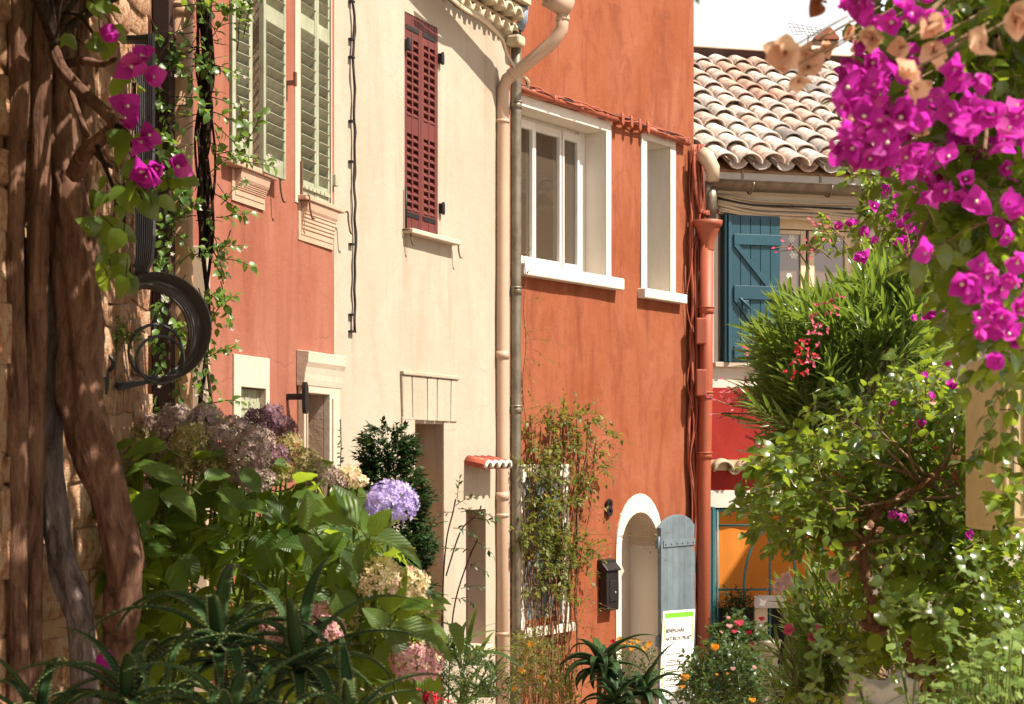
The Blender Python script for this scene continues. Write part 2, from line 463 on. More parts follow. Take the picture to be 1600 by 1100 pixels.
G_DARK = (0.012, 0.035, 0.010)
M['l_boug'] = leafy('bougainvillea_leaf', (0.028, 0.066, 0.013), (0.13, 0.20, 0.03), (0.50, 0.62, 0.035), 0.46, 0.27, 0.8)
M['l_lime'] = leafy('lime_vine_leaf', (0.09, 0.16, 0.02), (0.16, 0.24, 0.03), (0.45, 0.58, 0.05), 0.5, 0.5, 0.3)
M['l_olean'] = leafy('oleander_leaf', (0.05, 0.105, 0.024), (0.14, 0.22, 0.045), (0.42, 0.56, 0.05), 0.34, 0.27, 0.9)
M['l_hydr'] = leafy('hydrangea_leaf', (0.022, 0.058, 0.014), (0.10, 0.175, 0.026), (0.58, 0.74, 0.04), 0.54, 0.42, 0.4, vein=(70, (0.12, 0.19, 0.06)))
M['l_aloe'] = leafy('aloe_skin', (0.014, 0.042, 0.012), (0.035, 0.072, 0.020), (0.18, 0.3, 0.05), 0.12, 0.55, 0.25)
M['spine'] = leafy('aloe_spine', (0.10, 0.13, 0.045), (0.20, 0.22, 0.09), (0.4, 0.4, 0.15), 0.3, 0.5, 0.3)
M['l_jasm'] = leafy('jasmine_leaf', (0.04, 0.10, 0.018), (0.12, 0.20, 0.03), (0.40, 0.55, 0.05), 0.42, 0.36, 0.5)
M['l_vine'] = leafy('fine_vine_leaf', (0.045, 0.075, 0.014), (0.14, 0.16, 0.028), (0.38, 0.42, 0.05), 0.4, 0.45, 0.35, c3=(0.28, 0.2, 0.04))
M['l_conif'] = leafy('conifer_spray', (0.010, 0.032, 0.010), (0.03, 0.065, 0.016), (0.10, 0.16, 0.02), 0.15, 0.6, 0.3)
M['l_rose'] = leafy('rose_leaf', (0.015, 0.04, 0.012), (0.045, 0.085, 0.022), (0.2, 0.32, 0.04), 0.25, 0.4, 0.5)
M['l_strap'] = leafy('strap_leaf', (0.04, 0.085, 0.02), (0.11, 0.16, 0.035), (0.34, 0.45, 0.06), 0.35, 0.4, 0.5)
M['l_weed'] = leafy('pale_clover_leaf', (0.05, 0.11, 0.02), (0.20, 0.28, 0.08), (0.45, 0.6, 0.08), 0.38, 0.3, 0.7)
M['magenta'] = leafy('magenta_bract', (0.27, 0.006, 0.19), (0.60, 0.045, 0.47), (0.88, 0.05, 0.66), 0.5, 0.55, 0.25, c3=(0.66, 0.10, 0.42))
M['peach_bract'] = leafy('dry_peach_bract', (0.60, 0.30, 0.19), (0.78, 0.54, 0.41), (0.88, 0.56, 0.36), 0.42, 0.65, 0.2)
M['brown_bract'] = leafy('dry_brown_leaf', (0.20, 0.06, 0.03), (0.32, 0.11, 0.06), (0.5, 0.2, 0.07), 0.35, 0.65, 0.2)
M['stamen'] = leafy('cream_stamen', (0.72, 0.68, 0.45), (0.8, 0.75, 0.55), (0.8, 0.8, 0.5), 0.2)
M['f_mauve'] = leafy('faded_mauve_petal', (0.22, 0.14, 0.125), (0.56, 0.42, 0.39), (0.6, 0.45, 0.38), 0.35, 0.6, 0.2, c3=(0.42, 0.38, 0.18))
M['f_dusk'] = leafy('dusky_purple_petal', (0.09, 0.04, 0.06), (0.25, 0.14, 0.17), (0.35, 0.2, 0.2), 0.3, 0.6, 0.2)
M['f_olive'] = leafy('olive_faded_petal', (0.19, 0.17, 0.05), (0.46, 0.38, 0.17), (0.55, 0.5, 0.15), 0.4, 0.6, 0.2, c3=(0.45, 0.3, 0.3))
M['f_lilac'] = leafy('lilac_petal', (0.36, 0.27, 0.62), (0.60, 0.50, 0.84), (0.6, 0.5, 0.9), 0.35, 0.55, 0.25, c3=(0.66, 0.48, 0.72))
M['f_cream'] = leafy('cream_pink_petal', (0.62, 0.50, 0.24), (0.80, 0.66, 0.50), (0.85, 0.7, 0.4), 0.4, 0.55, 0.25, c3=(0.70, 0.34, 0.32))
M['f_pink'] = leafy('pink_petal', (0.60, 0.28, 0.32), (0.78, 0.50, 0.50), (0.85, 0.5, 0.45), 0.4, 0.55, 0.25, c3=(0.7, 0.6, 0.3))
M['f_white'] = leafy('white_petal', (0.72, 0.66, 0.52), (0.82, 0.78, 0.68), (0.8, 0.75, 0.6), 0.35, 0.5, 0.3)
M['f_red'] = leafy('red_petal', (0.50, 0.010, 0.020), (0.66, 0.03, 0.05), (0.8, 0.04, 0.05), 0.35, 0.5, 0.3)
M['f_rosepink'] = leafy('rose_pink_petal', (0.62, 0.05, 0.14), (0.74, 0.16, 0.24), (0.85, 0.2, 0.3), 0.35, 0.5, 0.3)
M['f_blush'] = leafy('blush_petal', (0.74, 0.42, 0.46), (0.82, 0.60, 0.62), (0.85, 0.6, 0.6), 0.35, 0.5, 0.3)
M['f_orange'] = leafy('orange_petal', (0.75, 0.28, 0.02), (0.82, 0.45, 0.06), (0.9, 0.5, 0.06), 0.35, 0.5, 0.3)
M['f_wine'] = leafy('wine_red_petal', (0.22, 0.005, 0.02), (0.36, 0.012, 0.04), (0.5, 0.02, 0.05), 0.3, 0.5, 0.3)
# ------------------------------------------------------------------ ground
def ground_z(y):
    if y < 6.5: return 0.0
    if y < 12.0: return -1.05 * (y - 6.5) / 5.5
    return -1.05
def ground():
    ys = [-600, -60, -12, 0, 3, 6.5, 8.3, 10.2, 12, 14, 18, 30, 80, 600]
    xs = [-600, -60, -12, -4, -1.5, 0, 1.5, 3, 6, 14, 60, 600]
    g = MB()
    vs = [(x, y, ground_z(y)) for y in ys for x in xs]
    nx = len(xs)
    g.add(vs, [(j * nx + i, j * nx + i + 1, (j + 1) * nx + i + 1, (j + 1) * nx + i) for j in range(len(ys) - 1) for i in range(nx - 1)])
    m, nt, b, nd, ln = nodes_of('paved_lane')
    vo = nd('TexVoronoi', feature='DISTANCE_TO_EDGE'); vo.inputs['Scale'].default_value = 2.6
    tc = nd('TexCoord'); ln(tc.outputs['Object'], vo.inputs['Vector'])
    n = tex(nd, ln, (1, 1, 1), 3, 8, 0.65)
    c = ramp(nd, ln, n, [(0.3, (0.36, 0.27, 0.19)), (0.7, (0.50, 0.40, 0.30))])
    c = mix_rgb(nd, ln, ramp(nd, ln, vo.outputs[0], [(0.01, 1.0), (0.035, 0.0)]), c, (0.16, 0.12, 0.09))
    ln(c, b.inputs['Base Color']); b.inputs['Roughness'].default_value = 0.9
    bump(nd, ln, b, n, 0.5, 0.02)
    tag(g.build('paved_lane', m), kind='structure')
ground()

# ------------------------------------------------------------------ facades
class House:
    """a facade plane: local x runs along the wall away from the camera, local y into the wall, local z up"""
    def __init__(s, name, px, Y, d, gz, label, cat='house'):
        s.o = Vector(((px - 800.0) / FOC * Y, Y))
        s.d = Vector(d).normalized()
        s.n = Vector((-s.d.y, s.d.x))
        s.g = gz
        s.root = empty(name, (s.o.x, s.o.y, gz), math.atan2(s.d.y, s.d.x))
        tag(s.root, label, cat)
    def L(s, px, py, w=0.0):
        a = (px - 800.0) / FOC
        t = (w + s.o.dot(s.n)) / (a * s.n.x + s.n.y)
        p = Vector((a * t, t))
        return (p - s.o).dot(s.d), EYE + (HOR - py) / FOC * t - s.g
    def u(s, px, w=0.0): return s.L(px, 0, w)[0]
    def z(s, px, py, w=0.0): return s.L(px, py, w)[1]
    def W(s, u, w, z):
        q = s.o + s.d * u + s.n * w
        return Vector((q.x, q.y, z + s.g))

def wall(H, name, u0, u1, z0, z1, holes, t, mats, cell=0.13, seed=0.0, amp=0.007, arch=None, zsplit=None):
    """rendered wall with openings; the front is gently uneven, the reveals take the second material"""
    us, zs = {u0, u1}, {z0, z1}
    for h in holes: us |= {h[0], h[1]}; zs |= {h[2], h[3]}
    if zsplit: zs |= set(zsplit)
    def fill(vals, c):
        vals = sorted(vals); out = []
        for a, b in zip(vals, vals[1:]):
            k = max(1, int(round((b - a) / c)))
            out += [a + (b - a) * i / k for i in range(k)]
        return out + [vals[-1]]
    us, zs = [x for x in fill({x for x in us if u0 <= x <= u1}, cell)], [x for x in fill({x for x in zs if z0 <= x <= z1}, cell)]
    def wob(u, z):
        e = 1.0
        return amp * (noise.noise(Vector((u * 1.3, z * 1.3, seed))) + 0.45 * noise.noise(Vector((u * 4, z * 4, seed + 5)))) * e
    mb = MB()
    idx = {}
    vs, fs, mi = [], [], []
    def vid(i, j):
        if (i, j) not in idx:
            u, z = us[i], zs[j]
            near = any(h[0] - 1e-4 <= u <= h[1] + 1e-4 and h[2] - 1e-4 <= z <= h[3] + 1e-4 for h in holes) or i in (0, len(us) - 1)
            idx[(i, j)] = len(vs); vs.append((u, 0.0 if near else wob(u, z), z))
        return idx[(i, j)]
    for i in range(len(us) - 1):
        for j in range(len(zs) - 1):
            cu, cz = (us[i] + us[i + 1]) / 2, (zs[j] + zs[j + 1]) / 2
            if any(h[0] < cu < h[1] and h[2] < cz < h[3] for h in holes): continue
            fs.append((vid(i, j), vid(i + 1, j), vid(i + 1, j + 1), vid(i, j + 1)))
            mi.append(2 if zsplit and zsplit[0] < cz < zsplit[1] else (3 if zsplit and len(zsplit) > 2 and zsplit[2] < cz < zsplit[0] else 0))
    mb.smooth = True
    mb.add(vs, fs); mb.mi = mi
    mb.smooth = False
    mb.cur = 1
    for h in holes:
        a, b, c, d = h[:4]
        tt = h[4] if len(h) > 4 else t
        mb.add([(a,0,c),(a,tt,c),(a,tt,d),(a,0,d)], [(0,1,2,3)])
        mb.add([(b,0,c),(b,0,d),(b,tt,d),(b,tt,c)], [(0,1,2,3)])
        mb.add([(a,0,d),(a,tt,d),(b,tt,d),(b,0,d)], [(0,1,2,3)])
        mb.add([(a,0,c),(b,0,c),(b,tt,c),(a,tt,c)], [(0,1,2,3)])
    mb.cur = 0
    mb.add([(u0,0,z0),(u0,0,z1),(u0,4,z1),(u0,4,z0)], [(0,1,2,3)])
    mb.add([(u1,0,z0),(u1,4,z0),(u1,4,z1),(u1,0,z1)], [(0,1,2,3)])
    mb.add([(u0,0,z1),(u1,0,z1),(u1,4,z1),(u0,4,z1)], [(0,1,2,3)])
    mb.add([(u0,4,z0),(u0,4,z1),(u1,4,z1),(u1,4,z0)], [(0,1,2,3)])
    me = mb.mesh(name, mats)
    o = put(name, me, H.root)
    return o

def pane_box(name, H, u0, u1, w, z0, z1, mat, parent=None, t=0.02):
    return MB().box(u0, u1, w, w + t, z0, z1).build(name, mat, parent or H.root)

def louvre_leaf(H, u0, u1, z0, z1, mat, w=0.0, rails=(0.5,), stile=0.035, pitch=0.058, M0=None, name='shutter', bottom=0.10, top=0.08, label=None):
    """louvred shutter leaf: the frame is the part, every slat a sub-part"""
    W, Hh = u1 - u0, z1 - z0
    t = 0.032
    m = MB()
    m.box(0, stile, 0, t, 0, Hh); m.box(W - stile, W, 0, t, 0, Hh)
    zr = [(0.0, bottom)] + [(Hh * r - 0.045, Hh * r + 0.045) for r in rails] + [(Hh - top, Hh)]
    for a, b in zr: m.box(stile, W - stile, 0.003, t - 0.003, a, b)
    MM = M0 if M0 is not None else Matrix.Translation((u0, w, z0))
    leaf = m.build(name, mat, H.root, bevel=0.003, M=MM)
    if label: leaf['label'] = label
    s = MB().box(stile + 0.001, W - stile - 0.001, -0.004, 0.004, -0.034, 0.034, Matrix.Identity(4))
    sm = s.mesh('slat', mat)
    rng = random.Random(int(u0 * 1000) + 3)
    for (a0, a1), (b0, b1) in zip(zr, zr[1:]):
        k = max(1, int((b0 - a1) / pitch))
        for i in range(k):
            zc = a1 + (i + 0.5) * (b0 - a1) / k
            put('slat', sm, leaf, Matrix.Translation((0, t / 2, zc)) @ Matrix.Rotation(math.radians(40 + rng.uniform(-4, 4)), 4, 'X'))
    return leaf

def hook(H, u, z, parent=None, s=1.0):
    """iron shutter hook on the sill end"""
    pts = [(u, 0.0, z), (u, -0.05 * s, z), (u + 0.03 * s, -0.06 * s, z + 0.005), (u + 0.04 * s, -0.06 * s, z - 0.05 * s), (u + 0.05 * s, -0.07 * s, z - 0.12 * s), (u + 0.075 * s, -0.075 * s, z - 0.125 * s)]
    return MB().tube(spline(pts, 3), 0.006, 5).build('shutter_hook', M['rust'], parent or H.root)

# ---- the pink house
PK = House('pink_house', 236, 8.13, (0.291, 1.0), -0.45, 'salmon pink house front with pale olive louvred shutters, left of the cream house')
pk_end = PK.u(522)
pz = lambda px, py: PK.z(px, py)
w1 = (PK.u(358), PK.u(407), PK.z(358, 250), PK.z(358, -160))
w2 = (PK.u(468), PK.u(517.5), PK.z(468, 305), PK.z(468, -140))
w3 = (PK.u(374), PK.u(413), PK.z(374, 800), PK.z(374, 604))
w4 = (PK.u(470.5), PK.u(505), 0.0, PK.z(470, 614))
wall(PK, 'wall', PK.u(236), pk_end, 0.0, 6.5, [w1 + (0.22,), w2 + (0.05,), w3 + (0.12,), w4 + (0.3,)], 0.3, [M['pink'], M['jamb']], seed=1.0)
# window one: open pair of louvred shutters round a dark opening
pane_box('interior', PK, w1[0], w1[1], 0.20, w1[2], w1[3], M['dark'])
m = MB()
for a, b in ((w1[0], w1[0] + 0.05), (w1[1] - 0.05, w1[1]), ((w1[0] + w1[1]) / 2 - 0.02, (w1[0] + w1[1]) / 2 + 0.02)): m.box(a, b, 0.14, 0.18, w1[2], w1[3])
m.box(w1[0], w1[1], 0.142, 0.178, w1[2], w1[2] + 0.07)
fr = m.build('window_frame', M['brownwood'], PK.root, bevel=0.004)
MB().box(w1[0] + 0.05, w1[1] - 0.05, 0.155, 0.16, w1[2] + 0.07, w1[3]).build('pane', M['glass'], fr)
lw = (w1[1] - w1[0]) * 0.52
lf = louvre_leaf(PK, 0, lw, w1[2] + 0.02, w1[3], M['olive'], rails=(0.62,), M0=Matrix.Translation((w1[0] + 0.012, -0.015, w1[2] + 0.02)) @ Matrix.Rotation(math.radians(-6), 4, 'Z'), label='half open left louvred shutter')
rw = PK.u(441, -0.05) - PK.u(406, -0.05)
louvre_leaf(PK, 0, rw, w1[2] - 0.03, w1[3], M['olive'], rails=(0.62,), M0=Matrix.Translation((PK.u(406, -0.05), -0.075, w1[2] - 0.02)), stile=0.03, label='right louvred shutter folded back flat on the wall')
MB().box(w1[0] - 0.1, w1[1] + 0.10, -0.065, 0.15, w1[2] - 0.035, w1[2] - 0.003).build('window_sill', M['peach'], PK.root, bevel=0.006)
def apron(H, u0, u1, z0, z1):
    """moulded plaster panel hanging below a sill"""
    prof = [(0.0, z0), (-0.012, z0), (-0.012, z0 + 0.03)]
    k = 5
    for i in range(k):
        a = z0 + 0.03 + (z1 - z0 - 0.09) * i / k; b = z0 + 0.03 + (z1 - z0 - 0.09) * (i + 1) / k
        y = -0.012 - 0.004 * i
        prof += [(y, a), (y - 0.006, a + (b - a) * 0.35), (y - 0.006, b - 0.006)]
    prof += [(-0.042, z1 - 0.05), (-0.05, z1 - 0.002), (0.0, z1 - 0.002)]
    m = MB().prism(prof, u0 + 0.035, u1 - 0.012, axis='x')
    m.box(u0, u1, -0.008, 0.002, z0 - 0.035, z1 - 0.003)
    return m.build('sill_apron', M['peach'], H.root, bevel=0.002)
apron(PK, PK.u(361), PK.u(412), PK.z(361, 302), w1[2] - 0.035)
hook(PK, w1[1] + 0.10, w1[2] - 0.02)
catch = MB().box(-0.012, 0.012, -0.05, 0.0, -0.012, 0.012).box(-0.012, 0.012, -0.065, -0.05, -0.02, 0.06)
catch.build('shutter_catch', M['rust'], PK.root, M=Matrix.Translation((PK.u(447), 0, PK.z(447, 130))))
# window two: closed louvred pair
um = (w2[0] + w2[1]) / 2 + 0.03
for a, b in ((w2[0] + 0.004, um - 0.002), (um + 0.002, w2[1] - 0.004)):
    louvre_leaf(PK, a, b, w2[2] + 0.005, w2[3], M['olive'], w=0.005, rails=(0.62,), stile=0.03, pitch=0.066)
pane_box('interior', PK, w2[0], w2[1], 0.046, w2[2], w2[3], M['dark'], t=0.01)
for zc in (PK.z(470, 300), ):
    m = MB().box(w2[0] + 0.03, w2[1] - 0.03, -0.006, 0.004, zc + 0.03, zc + 0.055)
    for i in range(6): m.box(w2[0] + 0.06 + i * 0.06, w2[0] + 0.075 + i * 0.06, -0.010, -0.004, zc + 0.036, zc + 0.049)
    m.build('shutter_strap', M['olive'], PK.root)
MB().box(w2[1] + 0.002, w2[1] + 0.05, -0.03, 0.0, PK.z(517, 290), PK.z(517, 272)).build('hinge', M['olive'], PK.root, bevel=0.004)
MB().box(w2[0] - 0.008, w2[0] + 0.012, -0.02, 0.0, PK.z(468, 305), PK.z(468, 252)).build('hinge', M['rust'], PK.root, bevel=0.003)
m = MB()
m.box(PK.u(460), w2[0] - 0.002, -0.006, 0.0, w2[2] - 0.05, w2[3]); m.box(w2[1] + 0.002, pk_end - 0.06, -0.006, 0.0, w2[2] - 0.05, w2[3])
m.build('window_surround', M['trim'], PK.root)
MB().box(PK.u(464), pk_end + 0.04, -0.06, 0.02, w2[2] - 0.03, w2[2] - 0.002).build('window_sill', M['peach'], PK.root, bevel=0.005)
apron(PK, PK.u(465), pk_end - 0.03, PK.z(465, 365), w2[2] - 0.03)
hook(PK, PK.u(465), w2[2] - 0.01); hook(PK, pk_end + 0.05, w2[2] - 0.02)
# window three: small low window behind the hydrangeas
m = MB()
zt = PK.z(365, 553)
m.box(PK.u(363), w3[0], -0.012, 0.0, w3[2], zt); m.box(w3[1], PK.u(418.5), -0.012, 0.0, w3[2], zt); m.box(w3[0], w3[1], -0.012, 0.0, w3[3], zt)
m.build('window_surround', M['trim'], PK.root, bevel=0.002)
um = (w3[0] + w3[1]) / 2 + 0.01
for a, b in ((w3[0] + 0.004, um - 0.003), (um + 0.003, w3[1] - 0.004)):
    lf = louvre_leaf(PK, a, b, w3[2], w3[3] - 0.005, M['olive'], w=0.03, rails=(), stile=0.028, pitch=0.09, top=0.16)
    m = MB().box(0.005, b - a - 0.005, -0.006, -0.0005, w3[3] - w3[2] - 0.115, w3[3] - w3[2] - 0.075)
    m.build('iron_strap', M['olive'], lf)
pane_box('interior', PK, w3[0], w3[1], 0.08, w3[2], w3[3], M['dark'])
# the door with its moulded cornice
m = MB()
zt = PK.z(465, 560)
for (a, b, y) in ((PK.u(465), w4[0] - 0.002, -0.045), (w4[1] + 0.002, pk_end - 0.01, -0.045)):
    m.box(a, b, y, 0.0, 0.0, zt); m.box(a + 0.03, b - 0.03, y - 0.012, y, 0.0, zt - 0.22)
m.box(w4[0] - 0.002, w4[1] + 0.002, -0.0445, 0.0, w4[3], zt)
m.build('door_surround', M['trim'], PK.root, bevel=0.006)
z1 = PK.z(465, 549)
prof = [(0.0, zt - 0.16), (-0.048, zt - 0.16), (-0.055, zt - 0.12), (-0.058, zt - 0.09), (-0.066, zt - 0.05), (-0.078, zt - 0.02), (-0.08, z1 - 0.02), (-0.082, z1), (0.0, z1 + 0.01)]
MB().prism(prof, PK.u(463), pk_end + 0.012, axis='x').build('door_cornice', M['trim'], PK.root, bevel=0.004)
m = MB().box(w4[0], w4[1], 0.24, 0.29, 0.0, w4[3])
d = m.build('door', M['brownwood'], PK.root)
MB().box(w4[0] + 0.06, w4[1] - 0.06, 0.232, 0.24, 0.25, 1.0).box(w4[0] + 0.06, w4[1] - 0.06, 0.232, 0.24, 1.15, w4[3] - 0.1).build('panel', M['brownwood'], d, bevel=0.006)
# forged wall anchor
m = MB().box(-0.018, 0.018, -0.10, 0.0, -0.018, 0.018)
m.prism([(-0.022, -0.07), (-0.012, -0.10), (0.012, -0.10), (0.026, -0.08), (0.026, 0.05), (0.008, 0.085), (-0.018, 0.085), (-0.024, 0.05)], -0.125, -0.10)
tag(m.build('iron_wall_anchor', M['black'], None, bevel=0.004, M=PK.root.matrix_basis @ Matrix.Translation((PK.u(449), 0, PK.z(449, 620)))), 'black forged iron anchor bolted to the pink wall beside the door surround', 'wall anchor')
# upright box put in for the dark strip, and thick peach downpipe at the near end of the pink wall
tag(MB().box(PK.u(236), PK.u(259), -0.10, -0.01, 0.0, 6.5).build('dark_upright', M['darkwood'], None, bevel=0.006, M=Matrix.Translation((PK.o.x, PK.o.y, PK.g)) @ Matrix.Rotation(math.atan2(PK.d.y, PK.d.x), 4, 'Z')), 'dark brown upright strip behind the jasmine at the near end of the pink wall', 'post')
def pipe_thing(name, label, mat, pts, r, rings, sides=16, cat='drainpipe', ringmat=None):
    root = empty(name, pts[-1]); tag(root, label, cat)
    T = Matrix.Translation(-Vector(pts[-1]))
    q = [Vector(p) - Vector(pts[-1]) for p in pts]
    MB().tube(q, r, sides).build('pipe', mat, root)
    for z in rings:
        c = None
        for a, b in zip(q, q[1:]):
            if min(a.z, b.z) <= z - pts[-1][2] <= max(a.z, b.z):
                t = (z - pts[-1][2] - a.z) / (b.z - a.z) if abs(b.z - a.z) > 1e-6 else 0
                c = a.lerp(b, t)
        if c is not None:
            m = MB().tube([c - Vector((0, 0, 0.03)), c + Vector((0, 0, 0.03))], r * 1.10, sides)
            m.tube([c + Vector((0, 0, 0.02)), c + Vector((0, 0, 0.034))], r * 1.2, sides)
            m.build('pipe_collar', ringmat or mat, root)
    return root
y0 = 8.22
a = P(281, 0, y0)
pipe_thing('downpipe', 'thick peach coloured downpipe beside the dark strip and the jasmine', M['peachpipe'], [(a.x, a.y, 6.4), (a.x, a.y, 3.0), (a.x, a.y, ground_z(y0))], 0.066, [3.85, 1.55])
b = P(313, 385, 8.36)
tag(MB().box(b.x - 0.042, b.x + 0.042, b.y - 0.03, b.y + 0.05, ground_z(8.4), b.z).build('cable_conduit', M['conduit'], None, bevel=0.006), 'pale boxed cable conduit running up the pink wall below the twisted vine stems', 'conduit')

add_drips(M['pink'], [(PK.u(362), PK.z(362, 300), .05, .9), (PK.u(412), PK.z(412, 290), .06, 1.2), (PK.u(466), PK.z(466, 380), .05, .8), (PK.u(440), PK.z(440, 130), .05, .9), (PK.u(449), PK.z(449, 640), .04, .5), (PK.u(385), PK.z(385, 330), .08, .7)], (0.14, 0.045, 0.028), 0.6)
# ---- the cream house
CR = House('cream_house', 522, 10.44, (0.458, 1.0), -0.80, 'tall cream rendered house with narrow dark red shutters and a bare doorway')
cr_end = CR.u(797.5)
s1 = (CR.u(632), CR.u(684), CR.z(632, 357), CR.z(632, 17))
dr = (CR.u(645), CR.u(691.5), 0.0, CR.z(645, 661))
nc = (CR.u(728), CR.u(759), CR.z(759, 1006), CR.z(728, 797))
cr_top = CR.z(795, 70)
wall(CR, 'wall', 0.0, cr_end, 0.0, cr_top + 0.35, [s1 + (0.06,), dr + (0.32,), nc + (0.26,)], 0.3, [M['cream'], M['jamb']], seed=7.0)
add_drips(M['cream'], [(CR.u(633), CR.z(633, 370), .05, .7), (CR.u(703), CR.z(703, 395), .05, .8), (CR.u(552), CR.z(552, 515), .06, .6), (CR.u(687), CR.z(687, 92), .03, .5), (CR.u(775), CR.z(775, 200), .05, 3.2), (CR.u(626), CR.z(626, 590), .03, 1.0), (CR.u(760), CR.z(760, 90), .12, 1.2), (CR.u(732), CR.z(732, 1010), .08, .6)], (0.20, 0.13, 0.075), 0.55)
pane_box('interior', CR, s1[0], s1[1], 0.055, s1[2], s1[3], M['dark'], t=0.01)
um = (s1[0] + s1[1]) / 2
def panel_leaf(u0, u1, z0, z1):
    """red shutter leaf pierced by two columns of small slatted openings"""
    Wd, Hh, t = u1 - u0, z1 - z0, 0.035
    m = MB()
    cols = [(0.040, Wd / 2 - 0.010), (Wd / 2 + 0.010, Wd - 0.034)]
    mid = (Hh * 0.455, Hh * 0.535)
    rows, k = [], 10
    for lo, hi in ((0.14, mid[0]), (mid[1], Hh - 0.15)):
        for i in range(k):
            p = (hi - lo) / k
            rows.append((lo + i * p + 0.008, lo + (i + 1) * p - 0.012))
    m.box(0, cols[0][0], 0, t, 0, Hh); m.box(cols[0][1], cols[1][0], 0, t, 0, Hh); m.box(cols[1][1], Wd, 0, t, 0, Hh)
    zz = [0] + [x for r in rows for x in r] + [Hh]
    for a, b in zip(zz[0::2], zz[1::2]):
        for c in cols: m.box(c[0], c[1], 0.002, t - 0.002, a, b)
    leaf = m.build('shutter', M['oxblood'], CR.root, M=Matrix.Translation((u0, 0.004, z0)))
    for c in cols:
        sm = MB().box(c[0] + 0.001, c[1] - 0.001, -0.003, 0.003, -0.036, 0.036).mesh('slat', M['oxblood'])
        for a, b in rows:
            put('slat', sm, leaf, Matrix.Translation((0, t / 2 + 0.002, (a + b) / 2 - 0.004)) @ Matrix.Rotation(math.radians(-38), 4, 'X'))
    return leaf
sha = panel_leaf(s1[0] + 0.003, um - 0.002, s1[2] + 0.004, s1[3] - 0.004)
shb = panel_leaf(um + 0.002, s1[1] - 0.003, s1[2] + 0.004, s1[3] - 0.004)
for leaf, wd in ((sha, um - s1[0]), (shb, s1[1] - um)):
    h = s1[3] - s1[2]
    for za_ in (h - 0.115, 0.085): MB().box(0.02, wd - 0.03, -0.004, 0.0015, za_, za_ + 0.03).build('iron_strap', M['black'], leaf)
for (px, py) in ((634, 70), (686, 92), (687, 326)):
    q = CR.L(px, py)
    MB().box(q[0] - 0.02, q[0] + 0.02, -0.035, 0.003, q[1] - 0.035, q[1] + 0.035).tube([(q[0], -0.03, q[1] - 0.045), (q[0], -0.03, q[1] + 0.045)], 0.011, 8).build('hinge', M['black'], CR.root, bevel=0.004)
MB().tube([(s1[0] - 0.012, -0.02, s1[2]), (s1[0] - 0.012, -0.02, s1[2] + 0.28)], 0.006, 6).build('shutter_rod', M['black'], CR.root)
MB().box(s1[0] - 0.02, CR.u(706), -0.075, 0.0, s1[2] - 0.035, s1[2] - 0.002).build('window_sill', M['trim'], CR.root, bevel=0.006)
hook(CR, s1[0] - 0.03, s1[2] - 0.01, s=0.8); hook(CR, CR.u(704), s1[2] - 0.02, s=0.8)
# doorway: raised plaster surround, lintel scored with wedge lines
zt = CR.z(625, 586); zl = CR.z(625, 651)
m = MB()
m.box(CR.u(625.5), dr[0] - 0.001, -0.02, 0.0, 0.0, zl); m.box(dr[1] + 0.001, CR.u(712), -0.012, 0.0, 0.0, zl)
m.build('door_surround', M['cream'], CR.root, bevel=0.005)
ua, ub = CR.u(625.5), CR.u(711)
cuts = [ua] + [CR.u(x) for x in (641, 664, 679, 700)] + [ub]
for i, (a, b) in enumerate(zip(cuts, cuts[1:])):
    sk = (i - 2.0) * 0.012
    MB().prism([(a + 0.004, zl - 0.02), (b - 0.004, zl - 0.02), (b - 0.004 + sk * 0.6, zt), (a + 0.004 + sk * 0.6, zt)], -0.022, 0.0).build('lintel_stone', M['cream'], CR.root, bevel=0.005)
MB().box(ua - 0.01, ub + 0.01, -0.034, 0.0, zt + 0.002, zt + 0.03).build('drip_mould', M['cream'], CR.root, bevel=0.006)
d = MB().box(dr[0], dr[1], 0.27, 0.315, 0, dr[3]).build('door', M['brownwood'], CR.root)
MB().box(dr[0] + 0.05, dr[1] - 0.05, 0.262, 0.27, 0.2, 0.95).box(dr[0] + 0.05, dr[1] - 0.05, 0.262, 0.27, 1.1, dr[3] - 0.1).build('panel', M['brownwood'], d, bevel=0.006)
nw = MB().box(nc[0], nc[1], 0.20, 0.25, nc[2], nc[3]).build('window_frame', M['brownwood'], CR.root)
MB().box(nc[0] + 0.04, nc[1] - 0.04, 0.194, 0.2, nc[2] + 0.05, nc[3] - 0.05).build('pane', M['glass'], nw)
MB().box(nc[0] + 0.0, nc[0] + 0.03, -0.004, 0.04, nc[2], nc[3]).build('dark_edge_strip', M['darkwood'], CR.root, bevel=0.003)  # thin dark strip along the left edge of the niche
MB().box(nc[0] - 0.02, nc[1] + 0.03, -0.05, 0.0, nc[2] - 0.04, nc[2] - 0.002).build('window_sill', M['trim'], CR.root, bevel=0.005)
# eave: two courses of painted half-round tiles
def half_tile(L, r, th=0.016):
    m = MB(); k = 8
    o_, i_ = [], []
    for q in range(k + 1):
        w = math.pi * q / k
        o_.append((math.cos(w) * r, math.sin(w) * r)); i_.append((math.cos(w) * (r - th), math.sin(w) * (r - th)))
    vs = [(x, 0, z) for x, z in o_] + [(x, 0, z) for x, z in i_] + [(x, -L, z) for x, z in o_] + [(x, -L, z) for x, z in i_]
    n = k + 1; fs = []
    for q in range(k):
        fs += [(q, q + 1, 2 * n + q + 1, 2 * n + q), (n + q + 1, n + q, 3 * n + q, 3 * n + q + 1), (2 * n + q, 2 * n + q + 1, 3 * n + q + 1, 3 * n + q), (q + 1, q, n + q, n + q + 1)]
    fs += [(0, 2 * n, 3 * n, n), (k, n + k, 3 * n + k, 2 * n + k)]
    m.smooth = True
    return m.add(vs, fs)
